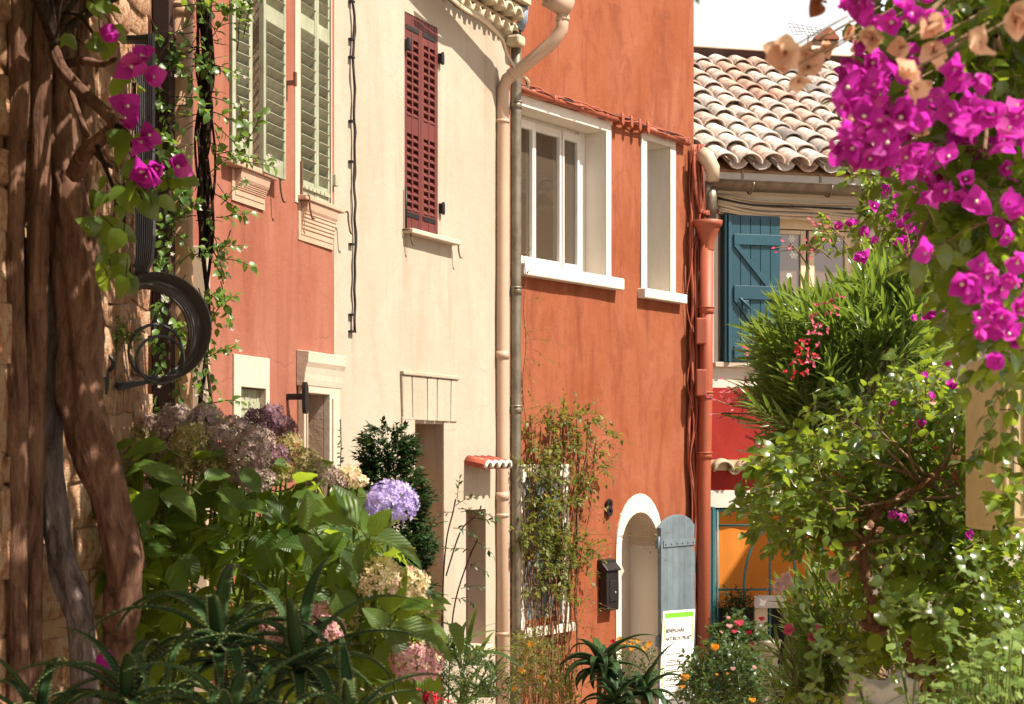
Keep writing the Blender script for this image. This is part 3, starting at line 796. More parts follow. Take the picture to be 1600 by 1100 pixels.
for row, (ov, zz, off) in enumerate(((0.07, cr_top + 0.06, 0.0), (0.14, cr_top + 0.17, 0.085))):
    me = half_tile(ov + 0.05, 0.084, 0.02).mesh('eave_tile', M['eave'])
    k = int((cr_end + 0.05) / 0.168)
    for i in range(k):
        uu = cr_end - 0.05 - off - i * 0.168
        if uu < 0.9: continue
        put('eave_tile', me, CR.root, Matrix.Translation((uu, 0.05, zz)))
    MB().box(0.0, cr_end + 0.03, -ov + 0.02, 0.01, zz + 0.086, zz + 0.108).build('eave_course', M['eave'], CR.root, bevel=0.004)
MB().box(0.0, cr_end + 0.04, -0.16, 0.01, cr_top + 0.30, cr_top + 0.36).build('eave_slab', M['eave'], CR.root, bevel=0.006)
MB().box(cr_end - 0.10, cr_end + 0.03, -0.12, 0.0, cr_top - 0.02, cr_top + 0.06).build('eave_corbel', M['eave'], CR.root, bevel=0.02)
# half-round gutter along the eave, ending in the downpipe
gm = MB()
def half_pipe(mb, p0, p1, r, th=0.006, k=10, lip=True):
    p0, p1 = Vector(p0), Vector(p1)
    t = (p1 - p0).normalized(); s = t.cross(Vector((0, 0, 1))).normalized(); up = s.cross(t)
    vs = []
    for p in (p0, p1):
        for rr in (r, r - th):
            for q in range(k + 1):
                w = math.pi + math.pi * q / k
                vs.append(p + s * math.cos(w) * rr + up * math.sin(w) * rr)
    n = k + 1; fs = []
    for q in range(k):
        fs += [(q, q + 1, 2 * n + q + 1, 2 * n + q), (n + q + 1, n + q, 3 * n + q, 3 * n + q + 1), (q, n + q, n + q + 1, q + 1), (2 * n + q, 2 * n + q + 1, 3 * n + q + 1, 3 * n + q)]
    mb.smooth = True; mb.add(vs, fs); mb.smooth = False
    if lip: mb.tube([p0 - s * r, p1 - s * r], 0.011, 6); mb.tube([p0 + s * r, p1 + s * r], 0.008, 6)
g0 = CR.W(0.2, -0.16, cr_top + 0.48); g1 = P(888, 8, 12.45)
gr = empty('cream_downpipe', (0, 0, 0)); gend = P(785, 1010, 12.62); gr.location = (gend.x, gend.y, ground_z(12.6)); tag(gr, 'cream gutter and downpipe with a slanted elbow at the right end of the cream house', 'drainpipe')
off = -Vector(gr.location)
half_pipe(gm, g0 + off, P(868, 2, 12.45) + Vector((0, 0, 0.03)) + off, 0.07)
gm.tube([P(855, -6, 12.4) + off, P(889, 14, 12.47) + off], 0.078, 18)
gm.build('gutter', M['creampipe'], gr)
pp = [P(880, 14, 12.46), P(878, 45, 12.46), P(864, 66, 12.47), P(815, 106, 12.56), P(792, 124, 12.61), P(785.5, 142, 12.63), P(785, 300, 12.63), P(784.5, 700, 12.63), Vector((gend.x, 12.63, ground_z(12.6)))]
MB().tube([p + off for p in pp], 0.0475, 18).build('pipe', M['creampipe'], gr)
for i, (px, py) in enumerate(((879, 30), (857, 72), (800, 117), (785, 190), (784.5, 555), (784.5, 775), (784.5, 805), (784.5, 990))):
    c = P(px, py, 12.63 if px < 790 else 12.46 + (880 - px) / 95 * 0.16) + off
    dr_ = Vector((0, 0, 1)) if px < 790 else (Vector((0.77, 0, 0.64)) if px < 870 else Vector((0, 0, 1)))
    h = 0.013 if i < 3 or py in (190, 805, 990) else 0.03
    MB().tube([c - dr_ * h, c + dr_ * h], 0.0535, 18).build('pipe_collar', M['creampipe'], gr)
for py in (555, 990):
    c = P(778, py, 12.65) + off
    MB().box(c.x - 0.05, c.x + 0.06, c.y - 0.01, c.y + 0.10, c.z - 0.012, c.z + 0.012).build('pipe_bracket', M['creampipe'], gr)
# old grey pipe in the corner beside it
gx = P(806.5, 300, 12.86)
rt = pipe_thing('grey_downpipe', 'old grey zinc downpipe in the corner between the cream and the red house', M['zinc'], [P(806.5, 40, 12.86), P(806.5, 120, 12.86), P(806, 700, 12.86), Vector((gx.x, 12.86, -1.05))], 0.040, [P(0, 165, 12.86).z, P(0, 455, 12.86).z, P(0, 640, 12.86).z])
c = P(815, 30, 12.84) - Vector(rt.location)
MB().tube([c + Vector((0.02, 0, 0.10)), c + Vector((0.012, 0, 0.0)), c + Vector((-0.02, 0, -0.08))], [0.034, 0.036, 0.038], 14).build('pipe_elbow', M['bluepaint'], rt)
# tiny tile canopy beside the pipe
tc_ = empty('tile_canopy', CR.W(CR.u(745), 0, CR.z(745, 730)), math.atan2(CR.d.y, CR.d.x)); tag(tc_, 'short red tiled canopy with a scalloped white edge beside the cream downpipe', 'canopy')
ww = CR.u(799, -0.17) - CR.u(759, -0.17)
u_off = CR.u(725) - CR.u(745)
sl_ = Matrix.Rotation(math.radians(12), 4, 'X')
for i in range(4):
    Mt = Matrix.Translation((u_off + (i + 0.5) * ww / 4, 0.0, 0.035)) @ sl_
    half_tile(0.17, ww / 8, 0.012).build('canopy_tile', M['tilered'], tc_, M=Mt)
    half_tile(0.02, ww / 8 + 0.004, 0.022).build('mortar_edge', M['white'], tc_, M=Mt @ Matrix.Translation((0, -0.163, -0.003)))
MB().box(u_off - 0.004, u_off + ww + 0.004, -0.155, 0.0, -0.010, 0.028).build('canopy_board', M['tilered'], tc_, M=Matrix.Translation((0, 0, 0.03)) @ sl_, bevel=0.003)
# black cable with clips
ck = empty('wall_cable', CR.W(CR.u(551), 0, CR.z(551, 520)), math.atan2(CR.d.y, CR.d.x)); tag(ck, 'black cable with clips hanging down the cream wall near the pink corner', 'cable')
cu, cz = CR.u(551), CR.z(551, 520)
rng = random.Random(4)
pts = []
for i in range(26):
    py = -40 + i * 560 / 25
    px = 548 + (2.5 * (py / 520)) + rng.uniform(-1.2, 1.2)
    q = CR.L(px, py); pts.append((q[0] - cu, -0.018 - rng.uniform(0, 0.006), q[1] - cz))
MB().tube(spline(pts, 3), 0.0085, 7).build('cable', M['cable'], ck)
p2 = [(a + rng.uniform(-0.018, 0.012), b - 0.006, c) for a, b, c in pts[2:]]
MB().tube(spline(p2, 3), 0.0045, 5).build('thin_cable', M['cable'], ck)
for py in (3, 62, 90, 190, 253, 382, 492, 518):
    q = CR.L(547, py)
    MB().box(q[0] - cu - 0.026, q[0] - cu + 0.016, -0.030, 0.0, q[1] - cz - 0.007, q[1] - cz + 0.007).build('cable_clip', M['black'], ck, bevel=0.003)
# bundle of cream cables under the eave, dropping to the red house
cb = empty('cable_bundle', P(800, 130, 12.6)); tag(cb, 'bundle of cream and black cables slung under the cream eave down to the red wall', 'cables')
off = -Vector(cb.location)
for i in range(7):
    dx, dz = rng.uniform(-4, 4), rng.uniform(-5, 5)
    path = [P(680 + dx, -25 + dz, 11.35), P(718 + dx, 8 + dz, 11.7), P(752 + dx * .6, 28 + dz, 12.05), P(782 + dx * .5, 58 + dz * .6, 12.4), P(791 + dx * .3, 82 + dz * .3, 12.55), P(806 + dx * .3, 108 + dz * .3, 12.55), P(822 + dx * .5, 124 + dz * .3, 12.7), P(824 + dx * .5, 136, 12.85)]
    MB().tube([p + off for p in spline(path, 6)], 0.008 if i % 3 else 0.011, 6).build('cable', M['cable'] if i in (1, 4) else M['palecable'], cb)
# ---- the orange red house
RD = House('orange_red_house', 797, 12.935, (0.7115, 1.0), -1.05, 'tall orange red rendered house with white framed windows and an arched doorway')
rd_end = RD.u(1084)
bw = (RD.u(812), RD.u(945.5), RD.z(945, 433), RD.z(945, 205))
sw = (RD.u(1009.5), RD.u(1046), RD.z(1046, 458), RD.z(1046, 230))
da0, da1 = RD.u(969), RD.u(1027)
ztop = RD.z(1000, 800)
zspr = ztop - (da1 - da0) / 2
lwn = (RD.u(818), RD.u(876), RD.z(850, 965), RD.z(850, 745))
wall(RD, 'wall', -0.1, rd_end, 0.0, 8.5, [bw + (0.30,), sw + (0.28,), (da0, da1, 0.0, ztop, 0.32), lwn + (0.10,)], 0.3, [M['red'], M['white']], seed=13.0, amp=0.009)
add_drips(M['red'], [(RD.u(830), RD.z(830, 440), .09, 1.1), (RD.u(900), RD.z(900, 445), .12, 1.5), (RD.u(968), RD.z(968, 455), .08, 1.3), (RD.u(1012), RD.z(1012, 465), .07, 1.4), (RD.u(1062), RD.z(1062, 470), .09, 1.6), (RD.u(985), RD.z(985, 200), .06, .8), (RD.u(860), RD.z(860, 20), .12, .6), (RD.u(960), RD.z(960, 10), .15, .9), (RD.u(1040), RD.z(1040, 20), .12, .8)], (0.125, 0.032, 0.014), 0.6)
# arched head of the doorway: spandrels fill the square hole, then the white band round it
m = MB()
k = 14
r = (da1 - da0) / 2; uc = (da0 + da1) / 2
arc = [(uc - r * math.cos(math.pi * i / k), zspr + r * math.sin(math.pi * i / k)) for i in range(k + 1)]
for i in range(k):
    (a, za), (b, zb) = arc[i], arc[i + 1]
    m.add([(a, 0.001, za), (b, 0.001, zb), (b, 0.001, ztop), (a, 0.001, ztop), (a, 0.32, za), (b, 0.32, zb), (b, 0.32, ztop), (a, 0.32, ztop)], [(0, 1, 2, 3), (0, 4, 5, 1), (4, 7, 6, 5)])
m.build('door_arch', M['trim'], RD.root)
m = MB()
bo = uc - RD.u(961)
bo2 = RD.z(1000, 771) - zspr
pr = [(uc - r, 0.0), (uc - r, zspr)]
outer = [(uc - bo * math.cos(math.pi * i / k), zspr + bo2 * math.sin(math.pi * i / k)) for i in range(k + 1)]
for i in range(k):
    (a, za), (b, zb) = arc[i], arc[i + 1]; (c, zc), (d, zd) = outer[i], outer[i + 1]
    m.add([(a, -0.014, za), (b, -0.014, zb), (d, -0.014, zd), (c, -0.014, zc), (a, 0, za), (b, 0, zb), (d, 0, zd), (c, 0, zc)], [(0, 1, 2, 3), (0, 4, 5, 1), (3, 2, 6, 7)])
m.box(uc - bo, da0, -0.0138, 0.0, 0.0, zspr); m.box(da1, uc + bo, -0.0138, 0.0, 0.0, zspr)
m.build('door_surround', M['white'], RD.root)
d = MB().box(da0, da1, 0.28, 0.315, 0, ztop).build('door', M['trim'], RD.root)
# big window
def band(m, h, zt, x0, x1, zb, p=0.012):
    m.box(x0, x1, -p, 0.0, h[3], zt); m.box(h[1], x1, -p, 0.0, zb, h[3]); m.box(x0, h[0], -p, 0.0, zb, h[3])
m = MB(); band(m, bw, RD.z(953, 191), RD.u(806), RD.u(953.5), bw[2]); m.build('window_surround', M['white'], RD.root, bevel=0.004)
fw = 0.20
U = lambda px: RD.u(px, fw)
f0, f1, fz0, fz1 = bw[0], bw[1], bw[2], bw[3]
m = MB()
m.box(f0, U(905.5), fw, fw + 0.06, fz1 - 0.055, fz1); m.box(f0, U(905.5), fw, fw + 0.06, fz0, fz0 + 0.06)
m.box(U(899.5), f1, fw, fw + 0.06, fz0, fz1); m.box(f0, f0 + 0.04, fw, fw + 0.06, fz0, fz1)
wf = m.build('window_frame', M['whitepaint'], RD.root, bevel=0.005)
for a, b in ((f0 + 0.04, U(829)), (U(834.5), U(871.5)), (U(879), U(899.5))):
    m = MB(); e = 0.03
    m.box(a - 0.028, a, fw - 0.022, fw + 0.05, fz0 + 0.03, fz1 - 0.03); m.box(b, b + 0.028, fw - 0.022, fw + 0.05, fz0 + 0.03, fz1 - 0.03)
    m.box(a, b, fw - 0.02, fw + 0.05, fz0 + 0.03, fz0 + 0.10); m.box(a, b, fw - 0.02, fw + 0.05, fz1 - 0.10, fz1 - 0.03)
    sa = m.build('casement', M['whitepaint'], RD.root, bevel=0.006)
    MB().box(a, b, fw + 0.012, fw + 0.018, fz0 + 0.10, fz1 - 0.10).build('pane', M['glass'], sa)
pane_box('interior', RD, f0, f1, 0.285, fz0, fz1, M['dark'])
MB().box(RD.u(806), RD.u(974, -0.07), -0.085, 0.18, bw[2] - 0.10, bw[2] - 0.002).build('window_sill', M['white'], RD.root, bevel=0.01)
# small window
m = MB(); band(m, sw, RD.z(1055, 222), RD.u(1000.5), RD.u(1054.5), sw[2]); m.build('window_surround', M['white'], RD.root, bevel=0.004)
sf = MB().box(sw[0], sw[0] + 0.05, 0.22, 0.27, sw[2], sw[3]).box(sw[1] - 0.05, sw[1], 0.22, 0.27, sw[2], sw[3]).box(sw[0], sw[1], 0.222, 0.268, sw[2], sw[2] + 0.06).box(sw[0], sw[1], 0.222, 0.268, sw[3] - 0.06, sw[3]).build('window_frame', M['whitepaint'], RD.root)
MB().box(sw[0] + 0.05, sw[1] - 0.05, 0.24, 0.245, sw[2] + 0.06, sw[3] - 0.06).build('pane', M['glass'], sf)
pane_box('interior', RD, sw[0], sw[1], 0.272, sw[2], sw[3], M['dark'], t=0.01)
MB().box(RD.u(1006, -0.06), RD.u(1072, -0.06), -0.075, 0.16, sw[2] - 0.085, sw[2] - 0.002).build('window_sill', M['white'], RD.root, bevel=0.008)
# low shuttered window behind the vine
m = MB()
m.box(lwn[0] - 0.08, lwn[0], -0.02, 0, lwn[2] - 0.06, lwn[3] + 0.10); m.box(lwn[1], lwn[1] + 0.10, -0.02, 0, lwn[2] - 0.06, lwn[3] + 0.10); m.box(lwn[0], lwn[1], -0.0195, 0, lwn[3], lwn[3] + 0.10)
m.build('window_surround', M['white'], RD.root, bevel=0.004)
for a, b in ((lwn[0] + 0.003, (lwn[0] + lwn[1]) / 2 - 0.003), ((lwn[0] + lwn[1]) / 2 + 0.003, lwn[1] - 0.003)):
    lf = MB().box(a, b, 0.02, 0.05, lwn[2], lwn[3]).build('shutter', M['greyshutter'], RD.root)
    n = 3
    for i in range(n):
        MB().box(a + (b - a) * i / n + 0.003, a + (b - a) * (i + 1) / n - 0.003, 0.008, 0.02, lwn[2], lwn[3]).build('plank', M['greyshutter'], lf, bevel=0.003)
MB().box(lwn[0] - 0.10, lwn[1] + 0.12, -0.08, 0.02, lwn[2] - 0.13, lwn[2] - 0.062).build('window_sill', M['white'], RD.root, bevel=0.006)
# grey arched shutter folded back on the wall beside the door
s0, s1u = RD.u(1029, -0.06), RD.u(1083, -0.06)
zt = RD.z(1056, 804, -0.06); sw_ = s1u - s0
def arch_top(a, b, x, base, rise):
    t = (x - a) / (b - a) * 2 - 1
    return base + rise * math.sqrt(max(0.0, 1 - 0.92 * t * t))
k = 12
poly = [(0, 0.05), (sw_, 0.05)] + [(sw_ * (1 - i / k), arch_top(0, 1, 1 - i / k, zt - 0.15, 0.15)) for i in range(k + 1)]
lf = MB().prism(poly, 0, 0.024).build('shutter', M['greyshutter'], RD.root, M=Matrix.Translation((s0, -0.075, 0.0)), bevel=0.003)
lf['label'] = 'grey blue arched shutter folded back beside the doorway'
for i in range(6):
    a, b = sw_ * i / 6 + 0.001, sw_ * (i + 1) / 6 - 0.001
    za, zb = arch_top(0, 1, a / sw_, zt - 0.155, 0.15), arch_top(0, 1, b / sw_, zt - 0.155, 0.15)
    MB().prism([(a, 0.055), (b, 0.055), (b, zb), (a, za)], -0.012, 0.0).build('plank', M['greyshutter'], lf, bevel=0.002)
zb_ = RD.z(1056, 848, -0.06)
m = MB().box(0.03, sw_ - 0.03, -0.022, -0.0125, zb_ - 0.03, zb_ + 0.03)
for i in range(6): m.tube([(0.06 + i * (sw_ - 0.12) / 5, -0.030, zb_), (0.06 + i * (sw_ - 0.12) / 5, -0.018, zb_)], 0.010, 8)
m.build('batten', M['greyshutter'], lf, bevel=0.002)
for py in (848, 1000):
    q = RD.z(1028, py)
    MB().tube([(-0.012, 0.005, q - 0.06), (-0.012, 0.005, q + 0.06)], 0.013, 8).box(-0.03, 0.02, 0.0, 0.03, q - 0.045, q + 0.045).build('hinge', M['greyshutter'], lf)
# number 8
def text(body, size, mat, parent, Mx, name='lettering', extrude=0.001, align='LEFT', bold=0.0):
    c = bpy.data.curves.new(name, 'FONT'); c.body = body; c.size = size; c.extrude = extrude; c.align_x = align; c.offset = bold
    c.resolution_u = 3
    c.materials.append(mat)
    t = bpy.data.objects.new(name, c); COL.objects.link(t)
    bpy.context.view_layer.update()
    me = bpy.data.meshes.new_from_object(t.evaluated_get(bpy.context.evaluated_depsgraph_get()))
    bpy.data.objects.remove(t)
    return put(name, me, parent, Mx @ Matrix.Rotation(math.pi / 2, 4, 'X'))
q = RD.L(944, 806)
n8 = text('8', 0.20, M['black'], None, RD.root.matrix_basis @ Matrix.Translation((q[0], -0.02, q[1])), name='house_number', extrude=0.008, bold=0.004)
tag(n8, 'dark metal house number 8 on the orange red wall beside the arched doorway', 'house number')
# mailbox
ub = RD.u(949, -0.09); mbx = empty('mailbox', RD.W(ub, 0, RD.z(953, 955, -0.1)), math.atan2(RD.d.y, RD.d.x)); tag(mbx, 'black metal mailbox with a rounded hood on the wall beside the arched doorway', 'mailbox')
mw = RD.u(968, -0.09) - ub; mh = RD.z(953, 878, -0.1) - RD.z(953, 955, -0.1)
prof = [(-0.005, 0.0), (-0.085, 0.0), (-0.088, mh * 0.3), (-0.085, mh * 0.82), (-0.045, mh * 0.93), (-0.045, mh * 0.99), (-0.005, mh)]
MB().prism(prof, 0.0, mw, axis='x').build('body', M['black'], mbx, bevel=0.008)
hood = [(0.01, mh * 0.86), (-0.100, mh * 0.80), (-0.102, mh * 0.84), (-0.05, mh * 0.97), (-0.05, mh * 1.03), (0.0, mh * 1.05)]
MB().prism(hood, -0.015, mw + 0.015, axis='x').build('hood', M['black'], mbx, bevel=0.008)
MB().box(0.04, mw - 0.04, -0.095, -0.0851, mh * 0.18, mh * 0.62).build('door_flap', M['black'], mbx, bevel=0.006)
MB().tube([(mw * 0.62, -0.100, mh * 0.36), (mw * 0.62, -0.094, mh * 0.36)], 0.012, 10).build('lock', M['zinc'], mbx)
# terracotta cable pipe across the wall, with insulators and loose cable
cz = RD.z(820, 146, -0.05)
cp = empty('cable_pipe', RD.W(RD.u(815), 0, RD.z(815, 142, -0.05)), math.atan2(RD.d.y, RD.d.x)); tag(cp, 'terracotta painted cable pipe running across the red wall above the windows', 'cable pipe')
def cpp(px, py, w=-0.05):
    q = RD.L(px, py, w); return Vector((q[0] - RD.u(815), w, q[1] - RD.z(815, 142, -0.05)))
rng = random.Random(9)
MB().tube([cpp(812, 138), cpp(864, 155), cpp(962, 186)], 0.030, 12).build('pipe', M['redpipe'], cp)
MB().tube([cpp(1012, 202), cpp(1076, 223)], 0.030, 12).build('pipe', M['redpipe'], cp)
for px, py in ((864, 155), (905, 168), (945, 181), (1040, 211), (1068, 220)):
    c = cpp(px, py); MB().tube([c - Vector((0.02, 0, 0)), c + Vector((0.02, 0, 0))], 0.036, 12).build('pipe_collar', M['redpipe'], cp)
for px, py in ((968, 186), (982, 190), (995, 195), (1008, 199)):
    c = cpp(px, py)
    MB().box(c.x - 0.022, c.x + 0.022, -0.09, 0.0, c.z - 0.045, c.z + 0.03).tube([c + Vector((0, -0.03, -0.06)), c + Vector((0.01, -0.02, 0.05))], 0.014, 6).build('cable_clamp', M['redpipe'], cp, bevel=0.005)
for i in range(5):
    pts = []
    for k in range(19):
        t = k / 18; px = 815 + 262 * t
        py = 136 + 85 * t + rng.uniform(-3.5, 2.5) - 3.5 + i * 1.1
        pts.append(cpp(px, py, -0.055 - rng.uniform(0, 0.03)))
    MB().tube(spline(pts, 3), 0.0075, 5).build('loose_cable', M['redcable'] if i != 2 else M['cable'], cp)
# vertical bundle of painted cables on the corner
vb = empty('corner_cables', RD.W(RD.u(1083), 0, 0.2), math.atan2(RD.d.y, RD.d.x)); tag(vb, 'tangle of terracotta painted cables running down the corner of the red house', 'cables')
for i in range(16):
    pts = []
    base = rng.uniform(1076, 1094)
    for k in range(15):
        py = 226 + (1085 - 226) * k / 14
        j = rng.uniform(-3.0, 3.0)
        px = base + j + (4 if k < 3 else 0)
        if i > 7 and k > 8: px = 1084 + (base - 1084) * 0.45 + j * 0.5
        q = RD.L(px, py, -0.045); pts.append((q[0] - RD.u(1083), -0.03 - rng.uniform(0, 0.06), q[1] - 0.2))
    MB().tube(spline(pts, 4), rng.choice([0.006, 0.008, 0.010, 0.016]), 6).build('cable', M['redcable'] if rng.random() < 0.8 else M['redpipe'], vb)
pts = [(RD.L(x, y, -0.1)[0] - RD.u(1083), -0.10, RD.L(x, y, -0.1)[1] - 0.2) for x, y in ((1084, 240), (1088, 300), (1094, 328), (1108, 333), (1122, 331))]
for i in range(4):
    MB().tube([Vector(p) + Vector((rng.uniform(-.02, .02), 0, rng.uniform(-.02, .02))) for p in spline(pts, 5)], 0.011, 6).build('cable', M['redcable'], vb)
# red downpipe with a hopper head, two junction boxes
RPY = 15.18
rp = P(1101, 400, RPY)
rt = pipe_thing('red_downpipe', 'terracotta downpipe with a flared hopper head on the corner of the red house', M['redpipe'], [P(1104, 380, RPY), P(1103, 600, RPY), P(1100, 760, RPY), Vector((P(1098, 900, RPY).x, RPY, -1.05))], 0.062, [P(0, 485, RPY).z, P(0, 618, RPY).z, P(0, 712, RPY).z])
o_ = Vector(rt.location)
hm = MB(); c = P(1106, 345, RPY) - o_
prof = [(0.062, -0.27), (0.066, -0.20), (0.085, -0.13), (0.11, -0.08), (0.115, -0.06), (0.135, -0.045), (0.14, 0.0), (0.12, 0.0), (0.1, -0.05)]
kk = 20; vs = []; fs = []
for rr, zz in prof:
    for q in range(kk): vs.append((c.x - 0.005 + rr * math.cos(2 * math.pi * q / kk), c.y + rr * math.sin(2 * math.pi * q / kk), c.z + zz))
for i in range(len(prof) - 1):
    for q in range(kk): fs.append((i * kk + q, i * kk + (q + 1) % kk, (i + 1) * kk + (q + 1) % kk, (i + 1) * kk + q))
hm.smooth = True; hm.add(vs, fs); hm.build('hopper_head', M['redpipe'], rt)
for k, (py0, py1, lab) in enumerate(((497, 538, 'small terracotta painted junction box on the red downpipe, the upper of two'), (577, 619, 'small terracotta painted junction box on the red downpipe, the lower of two'))):
    a, b = P(1087, py1, 15.08), P(1104, py0, 15.08)
    jb = MB().box(a.x, b.x, 15.04, 15.12, a.z, b.z).build('junction_box', M['redpipe'], None, bevel=0.012)
    tag(jb, lab, 'junction box', 'junction boxes on the red downpipe')
# notice board leaning on the grey shutter
nb = empty('notice_board', RD.W(RD.u(1030, -0.14), -0.14, RD.z(1030, 1105, -0.14)), math.atan2(RD.d.y, RD.d.x) - math.radians(6)); tag(nb, 'tall white printed permit notice with a lime green border leaning on the grey shutter', 'sign')
nbw = (RD.u(1080, -0.14) - RD.u(1031, -0.14)) * 0.86; nbh = RD.z(1031, 955, -0.14) - RD.z(1030, 1105, -0.14)
hb = 0.45
nbM = Matrix.Rotation(math.radians(1.5), 4, 'Y') @ Matrix.Rotation(math.radians(2), 4, 'X')
ob = MB().box(0, nbw, 0, 0.008, -hb, nbh).build('board', M['paper'], nb, M=nbM)
m = MB()
m.box(0.022, nbw - 0.022, -0.0015, -0.0004, nbh - 0.062, nbh - 0.018)
m.box(0.022, 0.034, -0.0015, -0.0004, -hb, nbh - 0.062); m.box(nbw - 0.034, nbw - 0.022, -0.0015, -0.0004, -hb, nbh - 0.062)
m.build('green_border', M['lime'], nb, M=nbM)
m = MB()
yy = nbh - 0.085
for i, dy in enumerate((0.0, 0.055, 0.115, 0.225, 0.26, 0.33, 0.40, 0.47, 0.53, 0.60, 0.66, 0.72, 0.78, 0.84, 0.90, 1.0, 1.1)):
    x0 = 0.045 if i < 4 else (nbw * 0.56 if i % 2 else 0.045)
    m.box(x0, nbw - 0.045, -0.0014, -0.0003, yy - dy - 0.0018, yy - dy)
m.build('ruled_line', M['ink'], nb, M=nbM)
def line(s, x, dz, size, bold=0.0): text(s, size, M['ink'], nb, nbM @ Matrix.Translation((x, -0.0016, yy - dz)), extrude=0.0002, bold=bold)
line('BÉNÉFICIAIRE', 0.045, 0.105, 0.046, 0.0012); line('..............', nbw * 0.6, 0.10, 0.03)
line('NATURE DU PROJET', 0.045, 0.175, 0.043, 0.0012)
for i, (s, x, dz) in enumerate((('- - - - - - - - - - - -', 0.08, 0.205), ('- - - -', 0.08, 0.222))): line(s, x, dz, 0.022)
m = MB(); rng = random.Random(12)
for i, dz in enumerate((0.29, 0.345, 0.36, 0.385, 0.43, 0.445, 0.50, 0.515, 0.56, 0.575, 0.63, 0.645, 0.69, 0.70, 0.75, 0.765, 0.81, 0.82, 0.87, 0.885)):
    x = 0.05 + (0.03 if i % 3 else 0.0)
    end = rng.uniform(0.45, 0.95) * (nbw - 0.1)
    while x < end:
        w_ = rng.uniform(0.008, 0.035)
        m.box(x, min(x + w_, nbw - 0.045), -0.0013, -0.0003, yy - dz - 0.012, yy - dz - 0.004)
        x += w_ + 0.006
o = m.build('small_print', M['ink'], nb, M=nbM); o['kind'] = 'stuff'
# ---- the back house
BH = House('tiled_roof_house', 1085, 15.5, (1.0, 0.25), -1.05, 'low white and crimson house with clay tiled roof and teal shutter, ending the lane')
BW = 12.0
bz = lambda py, w=0.0: BH.z(1150, py, w)
bu = lambda px, w=0.0: BH.u(px, w)
hw = (bu(1122), bu(1345), bz(566), bz(335))
hd = (bu(1117), bu(1352), 0.0, bz(793))
zeave = bz(300) + 0.18
wl = wall(BH, 'wall', -0.02, BW, 0.0, zeave, [hw + (0.22,), hd + (0.25,)], 0.3, [M['white'], M['jamb'], M['redband'], M['white']], seed=21.0, zsplit=(bz(766), bz(606)))
# window with its roller box and two casements
m = MB()
WF = 0.12
m.box(hw[0], hw[1], WF, WF + 0.05, bz(355, WF), hw[3]); m.box(hw[0], hw[1], WF - 0.012, WF, bz(345, WF), bz(338, WF))
m.box(hw[0], hw[0] + 0.05, WF, WF + 0.05, hw[2], hw[3]); m.box(hw[1] - 0.06, hw[1], WF, WF + 0.05, hw[2], hw[3]); m.box(hw[0], hw[1], WF, WF + 0.05, hw[2], hw[2] + 0.05)
wf = m.build('window_frame', M['creamwood'], BH.root, bevel=0.004)
for a, b in ((hw[0] + 0.05, bu(1258, WF)), (bu(1263, WF), hw[1] - 0.06)):
    zt_, zb_ = bz(357, WF), hw[2] + 0.05
    m = MB(); st = 0.055
    m.box(a, a + st, WF - 0.02, WF + 0.03, zb_, zt_); m.box(b - st, b, WF - 0.02, WF + 0.03, zb_, zt_); m.box(a + st, b - st, WF - 0.018, WF + 0.03, zt_ - 0.04, zt_); m.box(a + st, b - st, WF - 0.018, WF + 0.03, zb_, zb_ + 0.06)
    c = m.build('casement', M['creamwood'], BH.root, bevel=0.004)
    MB().box(a + st, b - st, WF + 0.006, WF + 0.012, zb_ + 0.06, zt_ - 0.04).build('pane', M['curtainglass'], c)
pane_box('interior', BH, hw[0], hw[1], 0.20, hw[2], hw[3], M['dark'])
MB().box(hw[0] - 0.05, hw[1] + 0.05, -0.06, 0.1, hw[2] - 0.05, hw[2] - 0.002).build('window_sill', M['trim'], BH.root, bevel=0.006)
for px, py, r_ in ((1237, 373, 6.5), (1240, 398, 7.5), (1308, 376, 5.5), (1233, 431, 5)):
    q = BH.L(px, py, WF + 0.004); r_ = r_ / FOC * 15.6
    m = MB()
    for k in range(3):
        Mx = Matrix.Translation((q[0], WF + 0.004, q[1])) @ Matrix.Rotation(k * math.pi / 3, 4, 'Y')
        m.box(-r_, r_, -0.001 - k * 0.0004, 0.0, -r_ * 0.13, r_ * 0.13, Mx)
        for sgn in (-1, 1): m.box(-r_ * 0.35, r_ * 0.35, -0.001 - k * 0.0004, 0.0, -r_ * 0.1, r_ * 0.1, Mx @ Matrix.Translation((sgn * r_ * 0.62, -0.0002, 0)) @ Matrix.Rotation(math.pi / 2, 4, 'Y'))
    tag(m.build('snowflake_sticker', M['snow'], None, M=BH.root.matrix_basis), {1237: 'white snowflake sticker, topmost on the glass beside the teal shutter', 1240: 'white snowflake sticker, middle one on the glass beside the teal shutter', 1308: 'white snowflake sticker alone on the farther window casement', 1233: 'white snowflake sticker, lowest on the glass beside the teal shutter'}[px], 'sticker', 'snowflake stickers on the window')
